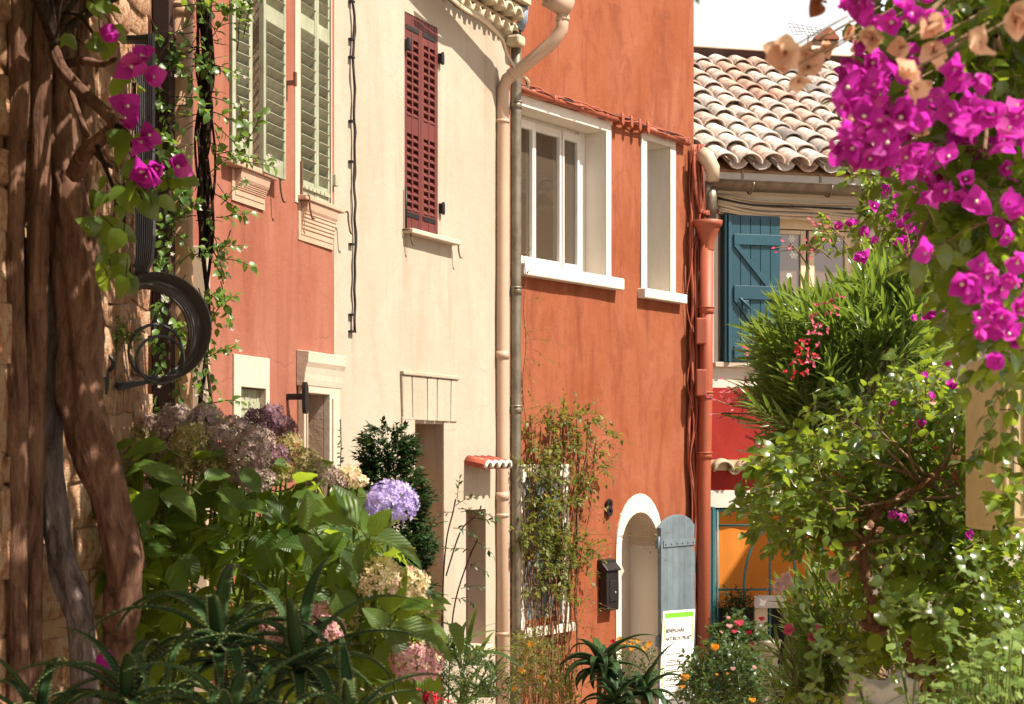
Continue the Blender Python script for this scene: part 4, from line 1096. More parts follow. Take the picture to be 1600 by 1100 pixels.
# teal shutter: boards, ledges and braces
t0, t1 = bu(1136, -0.05), bu(1219, -0.05)
zt_, zb_ = bz(336, -0.05), bz(566, -0.05)
tw, th = t1 - t0, zt_ - zb_
lf = MB().box(0.03, tw - 0.005, 0.0, 0.016, 0, th).build('shutter', M['teal'], BH.root, M=Matrix.Translation((t0, -0.05, zb_)))
lf['label'] = 'dark teal ledged and braced shutter standing half open'
for i in range(5):
    a, b = 0.03 + (tw - 0.035) * i / 5, 0.03 + (tw - 0.035) * (i + 1) / 5
    MB().box(a + 0.0025, b - 0.0025, -0.012, 0.0, 0, th).build('plank', M['teal'], lf, bevel=0.002)
for a, b in ((0.02, 0.11), (0.42, 0.52), (0.79, 0.87)):
    MB().box(0.06, tw, -0.032, -0.0125, th * a + 0.01, th * b).build('ledge', M['teal'], lf, bevel=0.003)
for za, zb2 in ((th * 0.80, th * 0.50), (th * 0.43, th * 0.10)):
    x0, x1 = 0.075, tw - 0.10
    L = math.hypot(x1 - x0, za - zb2); an = math.atan2(za - zb2, x1 - x0)
    MB().box(0, L, -0.030, -0.013, -0.022, 0.022, Matrix.Translation((x0, 0, za)) @ Matrix.Rotation(an, 4, 'Y')).build('brace', M['teal'], lf, bevel=0.002)
MB().box(0.0, 0.03, -0.04, 0.09, 0, th).box(-0.028, -0.004, -0.02, 0.1, 0, th).build('shutter_post', M['teal'], lf, bevel=0.004)
q = BH.L(1178, 379, -0.06)
MB().tube([(q[0] - t0, -0.016, q[1] - zb_), (q[0] - t0, -0.010, q[1] - zb_)], 0.036, 18).build('peep_hole', M['darkwood'], lf)
q = BH.L(1163, 478, -0.06)
MB().box(q[0] - t0 - 0.03, q[0] - t0 + 0.03, -0.05, -0.03, q[1] - zb_ - 0.03, q[1] - zb_ + 0.05).tube([(q[0] - t0 - 0.06, -0.05, q[1] - zb_ + 0.07), (q[0] - t0 + 0.05, -0.055, q[1] - zb_ - 0.03)], 0.012, 6).build('latch', M['teal'], lf, bevel=0.004)
# door opening: teal folded leaf, orange blind, trellis
za = bz(793)
m = MB()
lf = MB().box(bu(1104), bu(1108), -0.16, 0.0, 0.0, bz(791)).build('folded_door', M['tealmetal'], BH.root)
for i, (a, b, y) in enumerate(((1104.5, 1109, -0.17), (1109.5, 1114, -0.15), (1114.5, 1118.5, -0.13))):
    MB().box(bu(a, y), bu(b, y), y, y + 0.16, 0.0, bz(793 + i * 2)).build('plank', M['tealmetal'], lf, bevel=0.004)
dw = MB().box(hd[0], hd[1], 0.20, 0.24, 0.0, hd[3]).build('door', M['dark'], BH.root)
for px in (1178, 1290):
    MB().box(bu(px, 0.18), bu(px + 20, 0.18), 0.16, 0.1995, 0.0, bz(950)).build('door_frame', M['creamwood'], dw)
BR = math.atan2(BH.d.y, BH.d.x)
bl = empty('orange_blind', BH.W((hd[0] + hd[1]) / 2, 0.1, bz(948, 0.1)), BR); tag(bl, 'orange woven blind hanging in the doorway of the end house', 'blind')
bx = (hd[1] - hd[0]) / 2
vs = []; fs = []
nx_, nz_ = 40, 24; hz = hd[3] - bz(936, 0.1)
for j in range(nz_ + 1):
    for i in range(nx_ + 1):
        x = -bx + 0.01 + (2 * bx - 0.02) * i / nx_
        vs.append((x, 0.006 * math.sin(i * 0.9) + 0.004 * noise.noise(Vector((x * 3, j * 0.3, 0))), hz * j / nz_ + 0.04))
fs = [(j * (nx_ + 1) + i, j * (nx_ + 1) + i + 1, (j + 1) * (nx_ + 1) + i + 1, (j + 1) * (nx_ + 1) + i) for j in range(nz_) for i in range(nx_)]
m = MB(); m.smooth = True; m.add(vs, fs); m.build('cloth', M['blind'], bl)
MB().tube([(-bx + 0.01, 0, 0.02), (bx - 0.01, 0, 0.02)], 0.028, 10).build('bottom_roll', M['blind'], bl)
# teal iron trellis with an arch
tr = empty('iron_trellis', BH.W(bu(1203), -0.04, 0)); tag(tr, 'teal iron trellis with a curved arch in front of the orange blind', 'trellis')
o_ = Vector(tr.location); TY = 15.43
def tp(px, py): return P(px, py, TY) - o_
for px in (1121, 1203, 1285): MB().tube([tp(px, 797 if px != 1203 else 812), Vector((tp(px, 900).x, tp(px, 900).y, 0.0))], 0.011, 8).build('upright', M['tealmetal'], tr)
for py in (798, 821, 921): MB().tube([tp(1119, py), tp(1290, py)], 0.010, 8).build('crossbar', M['tealmetal'], tr)
arc_pts = [tp(1168, 1010), tp(1163, 960), tp(1162, 930), tp(1164, 895), tp(1170, 868), tp(1180, 845), tp(1192, 830), tp(1203, 824), tp(1216, 830), tp(1228, 845), tp(1238, 868), tp(1243, 895), tp(1245, 930), tp(1245, 1000)]
MB().tube(spline(arc_pts, 4), 0.012, 8).build('arch_bar', M['tealmetal'], tr)
sp = empty('door_plaque', P(1203, 950, 15.38)); tag(sp, 'small pale grey plaque with a white motif hung on the teal trellis', 'plaque')
pw, ph = 25 / FOC * 15.38, 20 / FOC * 15.38
MB().box(-pw, pw, -0.012, 0.0, 0, ph).build('board', paint('plaque_grey', (0.50, 0.45, 0.42), rough=0.7), sp, bevel=0.004)
MB().prism([(-0.10, 0.025), (-0.055, 0.02), (-0.04, 0.05), (-0.03, 0.085), (-0.055, 0.07), (-0.07, 0.075), (-0.10, 0.095), (-0.09, 0.06)], -0.0145, -0.0125).build('painted_motif', M['snow'], sp)
MB().tube([(-0.05, -0.006, ph), (0.0, 0.03, ph + 0.09), (0.05, -0.006, ph)], 0.003, 5).build('hanging_cord', M['palecable'], sp)
# wavy tile canopy over the crimson band
cn = empty('wavy_canopy', BH.W(bu(1110), 0, bz(735)), BR); tag(cn, 'row of pale wavy roof tiles projecting from the crimson wall over the door', 'canopy')
for i in range(11):
    half_tile(0.10, 0.105, 0.02).build('canopy_tile', M['eave'], cn, M=Matrix.Translation((0.10 + i * 0.235, 0.0, 0.015)) @ Matrix.Rotation(math.radians(14), 4, 'X'))
    if i < 10: half_tile(0.08, 0.055, 0.016).build('channel_tile', M['eave'], cn, M=Matrix.Translation((0.2175 + i * 0.235, 0.0, 0.03)) @ Matrix.Rotation(math.radians(14), 4, 'X') @ Matrix.Rotation(math.pi, 4, 'Y'))
MB().box(-0.02, 2.6, -0.012, 0.0, 0.0, 0.10).build('mortar_strip', M['eave'], cn)
# roof
PITCH = math.radians(28)
ze = BH.z(1200, 262, -0.09); re_ = Vector((-0.1, -0.35, ze))
SLOPE = 3.9
R0 = Matrix.Translation((0, -0.09, ze - 0.03)) @ Matrix.Rotation(PITCH, 4, 'X')
rf = MB().prism([(0.02, 0.02), (BW + 0.2, 0.02), (BW + 0.2, SLOPE), (-2.0, SLOPE), (-2.0, 2.75)], -0.06, -0.01, axis='z').build('roof', M['mortar'], BH.root, M=R0)
def canal(L, r0, r1, th=0.014, k=9):
    """tapered half-round clay tile, axis along local y (up the slope)"""
    m = MB(); n = k + 1; vs = []; fs = []
    for y, r in ((0.0, r0), (L, r1)):
        for rr in (r, r - th):
            for q in range(n):
                w = math.pi * q / k; vs.append((math.cos(w) * rr, y, math.sin(w) * rr * 0.80))
    for q in range(k):
        fs += [(q, q + 1, 2 * n + q + 1, 2 * n + q), (n + q + 1, n + q, 3 * n + q, 3 * n + q + 1), (q, n + q, n + q + 1, q + 1)]
    m.smooth = True
    return m.add(vs, fs)
cov = [canal(0.46, 0.122 + d, 0.086, 0.019).mesh('roof_tile', M['tile']) for d in (0, 0.004, -0.003)]
rng = random.Random(17)
SP = 0.237
chm = MB()
rows = 11; ex = SLOPE / rows
ncol = int(BW / SP)
tiles = []
for c in range(-8, ncol):
    for rI in range(rows):
        Mx = Matrix.Translation((0.02 + c * SP + rng.uniform(-.008, .008), rI * ex - 0.02 + rng.uniform(-.02, .02), 0.075 + rng.uniform(0, .01))) @ Matrix.Rotation(math.radians(-3.4 + rng.uniform(-.6, .6)), 4, 'X') @ Matrix.Rotation(rng.uniform(-.03, .03), 4, 'Z')
        q_ = BH.root.matrix_basis @ R0 @ Mx.translation; q_ = Vector((q_.x, q_.y)) - RD.o
        if q_.dot(RD.d) < rd_end + 0.10 and q_.dot(RD.n) < 1.2: continue
        tiles.append((Mx, rI, c))
        ch = Matrix.Translation((0.02 + (c + 0.5) * SP, rI * ex - 0.03, 0.085)) @ Matrix.Rotation(math.radians(2.4), 4, 'X') @ Matrix.Rotation(math.pi, 4, 'Y')
        t_ = canal(0.46, 0.095, 0.11, k=6)
        chm.smooth = True
        chm.add([ch @ Vector(v) for v in t_.v], t_.f)
vis = [t for t in tiles if t[2] < 19][:299]
rest = [t for t in tiles if t not in vis]
for Mx, rI, c in vis: put('roof_tile', rng.choice(cov), rf, Mx)
chm.build('channel_tiles', M['tile'], rf)['kind'] = 'stuff'
m = MB()
for Mx, rI, c in rest:
    t_ = canal(0.46, 0.112, 0.088, k=6); m.smooth = True; m.add([Mx @ Vector(v) for v in t_.v], t_.f)
if m.v: m.build('far_tiles', M['tile'], rf)['kind'] = 'stuff'
MB().box(-2.0, BW + 0.2, SLOPE - 0.06, SLOPE + 0.25, -0.1, 0.20).build('ridge', M['darkwood'], rf)  # dark colour stands for the shaded band along the ridge
MB().box(-2.0, BW + 0.2, SLOPE - 0.08, SLOPE + 0.30, 0.201, 0.222).build('ridge_cap', M['trim'], rf, bevel=0.01)  # pale colour stands for the sunlit line on top of the band
# plaster course between the tiles and the gutter, then the zinc gutter on brackets
MB().box(-0.1, BW, -0.055, 0.0, bz(300, -0.15), ze - 0.045).build('eave_board', M['white'], BH.root)
gz = bz(292, -0.15)
m = MB(); half_pipe(m, (bu(1108, -0.15), -0.150, gz + 0.05), (BW, -0.150, gz + 0.0), 0.088)
gt = m.build('gutter', M['zinc'], BH.root)
for px in (1172, 1294, 1405):
    uu = bu(px, -0.15); pts = [(uu, -0.150 + 0.093 * math.cos(w), gz + 0.035 + 0.093 * math.sin(w)) for w in [math.pi + i * math.pi / 8 for i in range(9)]]
    mm = MB().tube(pts, 0.009, 6); mm.build('gutter_bracket', M['zinc'], gt)
    MB().box(uu - 0.012 - 0.035, uu + 0.006 - 0.035, -0.068, -0.056, gz + 0.02, gz + 0.17).build('gutter_strap', M['zinc'], gt)
m = MB().tube([(bu(1112, -0.15), -0.150, gz - 0.03), (bu(1111, -0.15), -0.150, gz - 0.12), (bu(1110, -0.15), -0.150, gz - 0.30)], 0.052, 14)
m.build('outlet_pipe', M['zinc'], gt)
MB().tube([(bu(1098, -0.36), -0.32, gz + 0.26), (bu(1104, -0.36), -0.36, gz + 0.22), (bu(1112, -0.36), -0.38, gz + 0.12), (bu(1113, -0.36), -0.38, gz)], [0.07, 0.075, 0.068, 0.055], 14).build('outlet_elbow', M['conduit'], gt)
for i in range(9):
    zz = bz(313 + i * 3.0, -0.03)
    pts = [(bu(1120) + k * 0.35 + rng.uniform(-.02, .02), -0.03 - 0.008 * (i % 3), zz + (0.05 if k == 0 else 0) - 0.012 * k * (i % 2) + rng.uniform(-.008, .008)) for k in range(9)]
    MB().tube(spline(pts, 3), 0.014 if i % 2 else 0.01, 6).build('painted_cable', M['palecable'] if i != 2 else M['cable'], BH.root)
# chimney and aerial on the roof of the back house
chy = 20.6
chn = empty('chimney', P(1283, 100, chy)); tag(chn, 'small plastered chimney with a gabled clay cap above the tiled roof', 'chimney')
s = chy / FOC
MB().box(-22 * s, 24 * s, -0.15, 0.2, -0.4, 32 * s).build('stack', M['peach'], chn, bevel=0.01)
MB().prism([(-16 * s, 32 * s), (24 * s, 32 * s), (24 * s, 36 * s), (10 * s, 52 * s), (4 * s, 50 * s), (-16 * s, 36 * s)], -0.2, 0.25).build('cap', M['clay'], chn, bevel=0.01)
MB().box(8 * s, 20 * s, -0.17, -0.149, 8 * s, 20 * s).build('vent_hole', M['dark'], chn)
an = empty('grid_aerial', P(1258, 75, 19.6)); tag(an, 'thin wire grid aerial standing above the tiled roof', 'aerial')
m = MB(); o_ = Vector(an.location)
A, B, C_, D = [P(x, y, 19.6) - o_ for x, y in ((1231, 36), (1281, 44), (1287, 56), (1240, 54))]
for i in range(8):
    t = i / 7; m.tube([A.lerp(B, t), D.lerp(C_, t)], 0.0035, 4)
for i in range(4):
    t = i / 3; m.tube([A.lerp(D, t), B.lerp(C_, t)], 0.0035, 4)
m.build('grid', M['zinc'], an)
MB().tube([D.lerp(C_, .5), Vector((0.02, 0, -0.35))], 0.012, 6).build('mast', M['zinc'], an)
# ---- the rubble stone house at the near left, its stones set in deep joints
ST = House('stone_house', 0, 4.94, (0.061, 0.998), 0.0, 'rough rubble stone house corner in shade at the left edge of the lane')
st_end = ST.u(231)
wl = wall(ST, 'wall', -2.2, st_end, 0.0, 5.2, [], 0.3, [M['mortar'], M['mortar']], seed=31.0, amp=0.02, cell=0.10)
rng = random.Random(5)
def stone_mesh(k):
    r = random.Random(k)
    bm = bmesh.new()
    bmesh.ops.create_cube(bm, size=1.0)
    bmesh.ops.subdivide_edges(bm, edges=bm.edges[:], cuts=1, use_grid_fill=True)
    for v in bm.verts:
        c = v.co
        l = c.length
        v.co = c * (0.5 / l) * 0.30 + c * 0.70
        v.co.y *= 0.9
        v.co += Vector([r.uniform(-.05, .05) for _ in range(3)])
    me = bpy.data.meshes.new('stone'); bm.to_mesh(me); bm.free()
    me.polygons.foreach_set('use_smooth', [True] * len(me.polygons)); me.materials.append(M['stone'])
    return me
SM = [stone_mesh(i) for i in range(8)]
z = 0.05; cnt = 0
while z < 3.9:
    h = rng.uniform(0.085, 0.17)
    u = -0.35 + rng.uniform(-.1, 0.0)
    while u < st_end - 0.06:
        w = min(rng.uniform(0.14, 0.30), st_end - u + 0.012)
        if cnt < 298:
            put('stone', rng.choice(SM), wl, Matrix.Translation((u + w / 2, 0.006 + rng.uniform(-.010, .008), z + h / 2 + rng.uniform(-.035, .035))) @ Matrix.Rotation(rng.uniform(-.12, .12), 4, 'Y') @ Matrix.Diagonal((w * rng.uniform(.85, 1.15), 0.030 + rng.uniform(0, .022), h * rng.uniform(.85, 1.15), 1)))
            cnt += 1
        u += w
    z += h
# iron ring on the wall
rg = empty('iron_ring', P(165, 568, 5.95)); tag(rg, 'black iron ring hanging from an eye in the stone wall beside the vine trunk', 'wall ring')
c = Vector((0, 0, 0))
MB().tube([c + Vector((0.03 * math.cos(w), -0.01, 0.03 * math.sin(w))) for w in [i * math.pi / 8 for i in range(17)]], 0.008, 7).build('eye', M['black'], rg)
MB().tube(spline([(0.0, -0.015, -0.02), (0.006, -0.02, -0.05), (0.002, -0.02, -0.10), (-0.004, -0.02, -0.10)], 4), 0.0125, 8).build('bar', M['black'], rg)
# wrought iron scroll: bars come down the corner and sweep round in a loop
IR = empty('iron_scroll', P(225, 425, 6.15)); tag(IR, 'dark wrought iron scroll of thin bars sweeping into a loop on the stone corner', 'ironwork')
o_ = Vector(IR.location)
cx, cz_ = 240.0, 517.0
for i in range(9):
    f = i / 8
    Yb = 6.32 - 0.34 * f
    pts = [P(214 + 25 * f, 56 - 4 * f, Yb), P(214 + 25 * f, 230, Yb), P(212 + 25 * f, 405, Yb)]
    rad = 78
    for k in range(17):
        w = math.radians(112 - 195 * k / 16)
        rr = rad + (f - .5) * 34 * math.sin(math.pi * min(1, (k + 1) / 16)) ** .7
        yb = Yb - 0.02 + 0.10 * k / 16
        pts.append(P(cx - 6 + rr * math.cos(w), cz_ - rr * math.sin(w), yb))
    pts.append(P(183, 600 + 8 * f, 6.0))
    MB().tube([p - o_ for p in spline(pts[:1] + pts[1:], 4)], 0.0075, 4, flat=1.6).build('bar', M['iron'], IR)
MB().box(-0.10, 0.005, 0.06, 0.12, 0, 0.018, Matrix.Translation(P(222, 56, 6.0) - o_)).build('top_bar', M['iron'], IR)
for (px, py, r_, yb) in ((243, 549, 42, 6.1), (250, 562, 37, 6.05)):
    MB().tube([P(px + r_ * math.cos(w), py - r_ * math.sin(w), yb + 0.1 * math.cos(w)) - o_ for w in [math.radians(-30 + i * 15) for i in range(25)]], 0.006, 6).build('ring', M['iron'], IR)

# ---- the gate pillar on the right of the lane: its corner is just outside the picture
RH = House('ochre_gate_wall', 1612, 5.62, (0.0, -1.0), 0.0, 'ochre rendered gate pillar and low wall at the right edge behind the bougainvillea', 'wall')
o = wall(RH, 'wall', 0.0, 0.45, 0.0, 2.35, [], 0.3, [M['trim'], M['jamb']], seed=3.0, cell=0.15)
MB().box(-0.05, 0.50, -0.05, 4.05, 2.352, 2.42).build('coping', M['clay'], RH.root, bevel=0.01)
MB().box(0.452, 8.5, 0.06, 0.36, 0.0, 0.75).build('low_wall', M['trim'], RH.root, bevel=0.01)
# electricity cabinet on the corner
ec = empty('meter_cabinet', P(1600, 840, 5.3)); tag(ec, 'cream meter cabinet with a rounded bottom lip on the ochre pillar at the right edge', 'meter cabinet')
x0 = P(1556, 0, 5.22).x; x1 = P(1611, 0, 5.6).x - 0.004; o_ = Vector(ec.location)
zt_, zb_ = P(0, 556, 5.22).z, P(0, 832, 5.22).z
MB().box(x0 - o_.x, x1 - o_.x, 5.22 - o_.y, 5.58 - o_.y, zb_ - o_.z, zt_ - o_.z).build('body', paint('cabinet_cream', (0.66, 0.50, 0.24), rough=0.5, wear=0.2), ec, bevel=0.012)
MB().box(x0 + 0.022 - o_.x, x1 - 0.004 - o_.x, 5.205 - o_.y, 5.219 - o_.y, zb_ + 0.04 - o_.z, zt_ - 0.03 - o_.z).build('front_panel', paint('cabinet_panel', (0.68, 0.52, 0.27), rough=0.5), ec, bevel=0.006)
MB().tube([(x0 + 0.0 - o_.x, 5.235 - o_.y, zb_ - o_.z), (x1 - o_.x, 5.235 - o_.y, zb_ - o_.z)], 0.024, 12).build('bottom_lip', paint('cabinet_lip', (0.68, 0.52, 0.27), rough=0.5), ec)

for zz in (0.10, 0.45): MB().tube([(x0 + 0.03 - o_.x, 5.200 - o_.y, zb_ + zz - o_.z - 0.02), (x0 + 0.03 - o_.x, 5.200 - o_.y, zb_ + zz - o_.z + 0.02)], 0.006, 8).build('hinge', M['zinc'], ec)
for k in range(3): MB().box(x0 + 0.05 + k * 0.035 - o_.x, x0 + 0.058 + k * 0.035 - o_.x, 5.199 - o_.y, 5.204 - o_.y, zb_ + 0.07 - o_.z, zt_ - 0.06 - o_.z).build('rib', M['trim'], ec, bevel=0.001)
MB().tube([(x0 + 0.13 - o_.x, 5.195 - o_.y, zb_ + 0.3 - o_.z), (x0 + 0.13 - o_.x, 5.204 - o_.y, zb_ + 0.3 - o_.z)], 0.012, 10).build('lock', M['zinc'], ec)

# pale boulder at the foot of the right-hand bushes
def rock_mesh(seed, sx, sy, sz, mat):
    bm = bmesh.new(); bmesh.ops.create_cube(bm, size=1.0)
    bmesh.ops.bevel(bm, geom=bm.edges[:], offset=0.07, segments=2, affect='EDGES')
    bmesh.ops.subdivide_edges(bm, edges=bm.edges[:], cuts=2, use_grid_fill=True)
    for v in bm.verts:
        n = noise.noise(v.co * 2.5 + Vector((seed, 0, 0))) * 0.09 + noise.noise(v.co * 7 + Vector((seed, 3, 0))) * 0.03
        v.co += v.co.normalized() * n
        v.co = Vector((v.co.x * sx, v.co.y * sy, v.co.z * sz))
    me = bpy.data.meshes.new('rock'); bm.to_mesh(me); bm.free(); me.materials.append(mat)
    me.polygons.foreach_set('use_smooth', [True] * len(me.polygons))
    return me
M['limestone'] = plaster('pale_limestone', (0.60, 0.52, 0.42), (0.34, 0.25, 0.17), (0.70, 0.63, 0.54), streak=0.3, bstr=0.9, bscale=30)
c = P(1380, 1066, 5.6)
tag(put('pale_boulder', rock_mesh(2, 0.21, 0.26, 0.9, M['limestone']), None, Matrix.Translation((c.x, c.y, c.z - 0.44))), 'pale limestone block under the bougainvillea shrub', 'boulder')

# ochre house farther up on the right, seen only as the reflection in the red house's panes
OH = House('ochre_house', 1740, 16.6, (0.05, -1.0), -1.05, 'ochre house behind the right-hand bushes, mirrored in the panes of the red house')
wall(OH, 'wall', 0.0, 4.0, 0.0, 6.6, [(1.0, 1.8, 3.6, 5.0, 0.2)], 0.3, [M['jamb'], M['trim']], seed=5.0, cell=0.3)
MB().box(1.0, 1.8, 0.15, 0.19, 3.6, 5.0).build('shutter', M['olive'], OH.root)
MB().box(-0.2, 4.2, -0.4, 4.0, 6.62, 6.75).build('roof', M['clay'], OH.root)
RM = Matrix.Translation((0, -0.95, 5.55)) @ Matrix.Rotation(math.radians(24), 4, 'X')
MB().box(-0.2, 4.2, 0.0, 1.05, -0.05, 0.0).build('lean_to_roof', M['mortar'], OH.root, M=RM)
rng = random.Random(8)
for i in range(18):
    for k in range(3):
        put('roof_tile', rng.choice(cov), OH.root, RM @ Matrix.Translation((-0.1 + i * 0.24, k * 0.34 - 0.03, 0.06 + rng.uniform(0, .01))) @ Matrix.Rotation(math.radians(-3), 4, 'X'))
# ------------------------------------------------------------------ plants: shared tools
def prof(kind, t):
    if kind == 'ovate': return max(0.0, math.sin(math.pi * t ** 0.72)) ** 0.85
    if kind == 'heart': return max(0.0, math.sin(math.pi * (0.10 + 0.90 * t) ** 0.62)) ** 0.9 * (1.0 if t > 0.02 else 0.5)
    if kind == 'lance': return max(0.0, math.sin(math.pi * t)) ** 0.75
    if kind == 'strap': return min(1.0, 0.6 + t * 1.6) * (1 - t ** 4) ** 0.9
    if kind == 'round': return max(0.0, math.sin(math.pi * (0.04 + 0.92 * t))) ** 0.5
    return 1.0

def leaf_mb(kind='ovate', W=0.55, fold=0.25, curl=0.5, n=5, wave=0.0, L=1.0, smooth=True):
    m = MB(); m.smooth = smooth
    vs, fs = [], []
    for i in range(n + 1):
        t = i / n
        y = L * (math.sin(curl * t) / curl if abs(curl) > 1e-4 else t)
        z = -L * ((1 - math.cos(curl * t)) / curl if abs(curl) > 1e-4 else 0)
        w = W / 2 * prof(kind, t) * L
        wz = wave * math.sin(i * 2.4) * w
        vs += [(-w, y, z + fold * w + wz), (0, y, z), (w, y, z + fold * w - wz)]
    for i in range(n):
        a = i * 3
        fs += [(a, a + 1, a + 4, a + 3), (a + 1, a + 2, a + 5, a + 4)]
    return m.add(vs, fs)

def orient(p, d, up, s=1.0, roll=0.0):
    y = Vector(d).normalized()
    z = Vector(up) - y * Vector(up).dot(y)
    if z.length < 1e-4: z = y.orthogonal()
    z.normalize(); x = y.cross(z)
    Mx = Matrix(((x.x, y.x, z.x, p[0]), (x.y, y.y, z.y, p[1]), (x.z, y.z, z.z, p[2]), (0, 0, 0, 1)))
    if roll: Mx = Mx @ Matrix.Rotation(roll, 4, 'Y')
    return Mx @ Matrix.Diagonal((s, s, s, 1)) if not isinstance(s, (tuple, list)) else Mx @ Matrix.Diagonal((*s, 1))

def project(p):
    return (800 + p[0] / p[1] * FOC, HOR - (p[2] - EYE) / p[1] * FOC) if p[1] > 0.1 else (-9e9, 0)

def in_frame(p):
    x, y = project(p)
    return -15 < x < 1615 and -15 < y < 1115

def merged(name, mbs_mats, mat, root):
    """many leaves as one mesh: [(MB, [matrices])]"""
    V, F, n0 = [], [], 0
    L = []
    for mb, Ms in mbs_mats:
        if not Ms: continue
        v = np.array(mb.v, dtype=np.float64); nv = len(v)
        A = np.array([[list(r) for r in Mx] for Mx in Ms])
        w = np.einsum('kij,nj->kni', A[:, :3, :3], v) + A[:, None, :3, 3]
        V.append(w.reshape(-1, 3))
        f = np.array(mb.f, dtype=np.int64)
        ff = (f[None] + (np.arange(len(Ms)) * nv)[:, None, None] + n0).reshape(-1, f.shape[1])
        F.append(ff); n0 += nv * len(Ms)
    if not V: return None
    V = np.concatenate(V); F = np.concatenate(F)
    me = bpy.data.meshes.new(name)
    me.vertices.add(len(V)); me.vertices.foreach_set('co', V.ravel().astype(np.float32))
    k = F.shape[1]
    me.loops.add(F.size); me.loops.foreach_set('vertex_index', F.ravel().astype(np.int32))
    me.polygons.add(len(F)); me.polygons.foreach_set('loop_start', (np.arange(len(F)) * k).astype(np.int32))
    me.polygons.foreach_set('use_smooth', np.ones(len(F), dtype=bool))
    me.update(calc_edges=True); me.materials.append(mat)
    o = put(name, me, root)
    o['kind'] = 'stuff'
    return o

class Plant:
    def __init__(s, name, label, cat, base, group=None):
        s.base = Vector(base)
        s.root = empty(name, base); tag(s.root, label, cat, group)
        s.leaves = {}          # (mesh key) -> (MB, mat, [matrix])
        s.stems = MB()
    def leaf(s, key, mb, mat, Mx): s.leaves.setdefault(key, (mb, mat, []))[2].append(Matrix.Translation(-s.base) @ Mx)
    def stem(s, pts, r, sides=5): s.stems.tube([Vector(p) - s.base for p in pts], r, sides, cap=False)
    def twig(s, p, d, L, n, key, mb, mat, size, rng, droop=0.3, ang=55, r=0.003, jit=0.25, upj=0.5, whorl=1, segs=4, up=(0, 0, 1), tip=True):
        p = Vector(p); d = Vector(d).normalized()
        pts, dirs = [p.copy()], [d.copy()]
        for i in range(segs):
            d = (d + Vector((rng.uniform(-jit, jit), rng.uniform(-jit, jit), rng.uniform(-jit, jit) - droop)) / segs).normalized()
            p = p + d * L / segs; pts.append(p.copy()); dirs.append(d.copy())
        if r: s.stem(pts, [r * (1 - 0.7 * i / segs) for i in range(segs + 1)], 4)
        az0 = rng.uniform(0, 6.28)
        for k in range(n):
            t = (0.12 + 0.88 * (k + 0.5) / n) * segs
            i = min(int(t), segs - 1); q = pts[i].lerp(pts[i + 1], t - i); dd = dirs[i + 1]
            a = dd.orthogonal().normalized(); b = dd.cross(a)
            for w in range(whorl):
                az = az0 + (k * 2.4 if whorl == 1 else k * 1.05 + w * 6.283 / whorl)
                side = a * math.cos(az) + b * math.sin(az)
                an = math.radians(ang * rng.uniform(0.7, 1.25) * (1 - 0.3 * k / n))
                ld = dd * math.cos(an) + side * math.sin(an)
                uu = Vector(up) + Vector((rng.uniform(-upj, upj), rng.uniform(-upj, upj), rng.uniform(-upj, upj)))
                s.leaf(key, mb, mat, orient(q, ld, uu, size * rng.uniform(0.65, 1.15)))
        return pts[-1], dirs[-1]
    def finish(s, leafname='leaf', stemmat=None, stemname='stems', cap=300, restname='foliage'):
        tot = [(k, Mx) for k, (mb, mat, Ms) in s.leaves.items() for Mx in Ms]
        def keyf(e):
            p = e[1].translation + s.base
            return (0 if in_frame(p) else 1, p.y)
        tot.sort(key=keyf)
        meshes = {k: v[0].mesh(leafname, v[1]) for k, v in s.leaves.items()}
        for k, Mx in tot[:cap]: put(leafname, meshes[k], s.root, Mx)
        rest = {}
        for k, Mx in tot[cap:]: rest.setdefault(s.leaves[k][1].name, {}).setdefault(k, []).append(Mx)
        for mn, d in rest.items():
            merged(restname, [(s.leaves[k][0], Ms) for k, Ms in d.items()], bpy.data.materials[mn], s.root)
        if s.stems.v:
            o = put(stemname, s.stems.mesh(stemname, stemmat or M['twig']), s.root)
            o['kind'] = 'stuff'

def in_poly(poly, x, y):
    c = False
    for i in range(len(poly)):
        (x1, y1), (x2, y2) = poly[i], poly[i - 1]
        if (y1 > y) != (y2 > y) and x < (x2 - x1) * (y - y1) / (y2 - y1) + x1: c = not c
    return c
def poly_pt(poly, rng):
    xs, ys = [p[0] for p in poly], [p[1] for p in poly]
    while True:
        x, y = rng.uniform(min(xs), max(xs)), rng.uniform(min(ys), max(ys))
        if in_poly(poly, x, y): return x, y
def rvec(rng, z0=-1.0):
    while True:
        v = Vector((rng.uniform(-1, 1), rng.uniform(-1, 1), rng.uniform(z0, 1)))
        if 0.05 < v.length < 1: return v.normalized()

L_OV = leaf_mb('ovate', 0.62, 0.25, 0.7, 5)
L_OV2 = leaf_mb('ovate', 0.70, 0.12, -0.4, 5, wave=0.15)
L_HEART = leaf_mb('heart', 0.80, 0.22, 0.9, 5)
L_LANCE = leaf_mb('lance', 0.095, 0.30, 0.35, 5)
L_LANCE2 = leaf_mb('lance', 0.11, 0.2, -0.3, 5)
L_SMALL = leaf_mb('ovate', 0.5, 0.2, 0.5, 3)
L_ROUND = leaf_mb('round', 0.9, 0.15, 0.4, 4, wave=0.2)
L_HY = [leaf_mb('ovate', 0.66, 0.28, c, 8, wave=w) for c, w in ((0.8, 0.05), (0.4, 0.08), (1.3, 0.04), (-0.3, 0.06))]

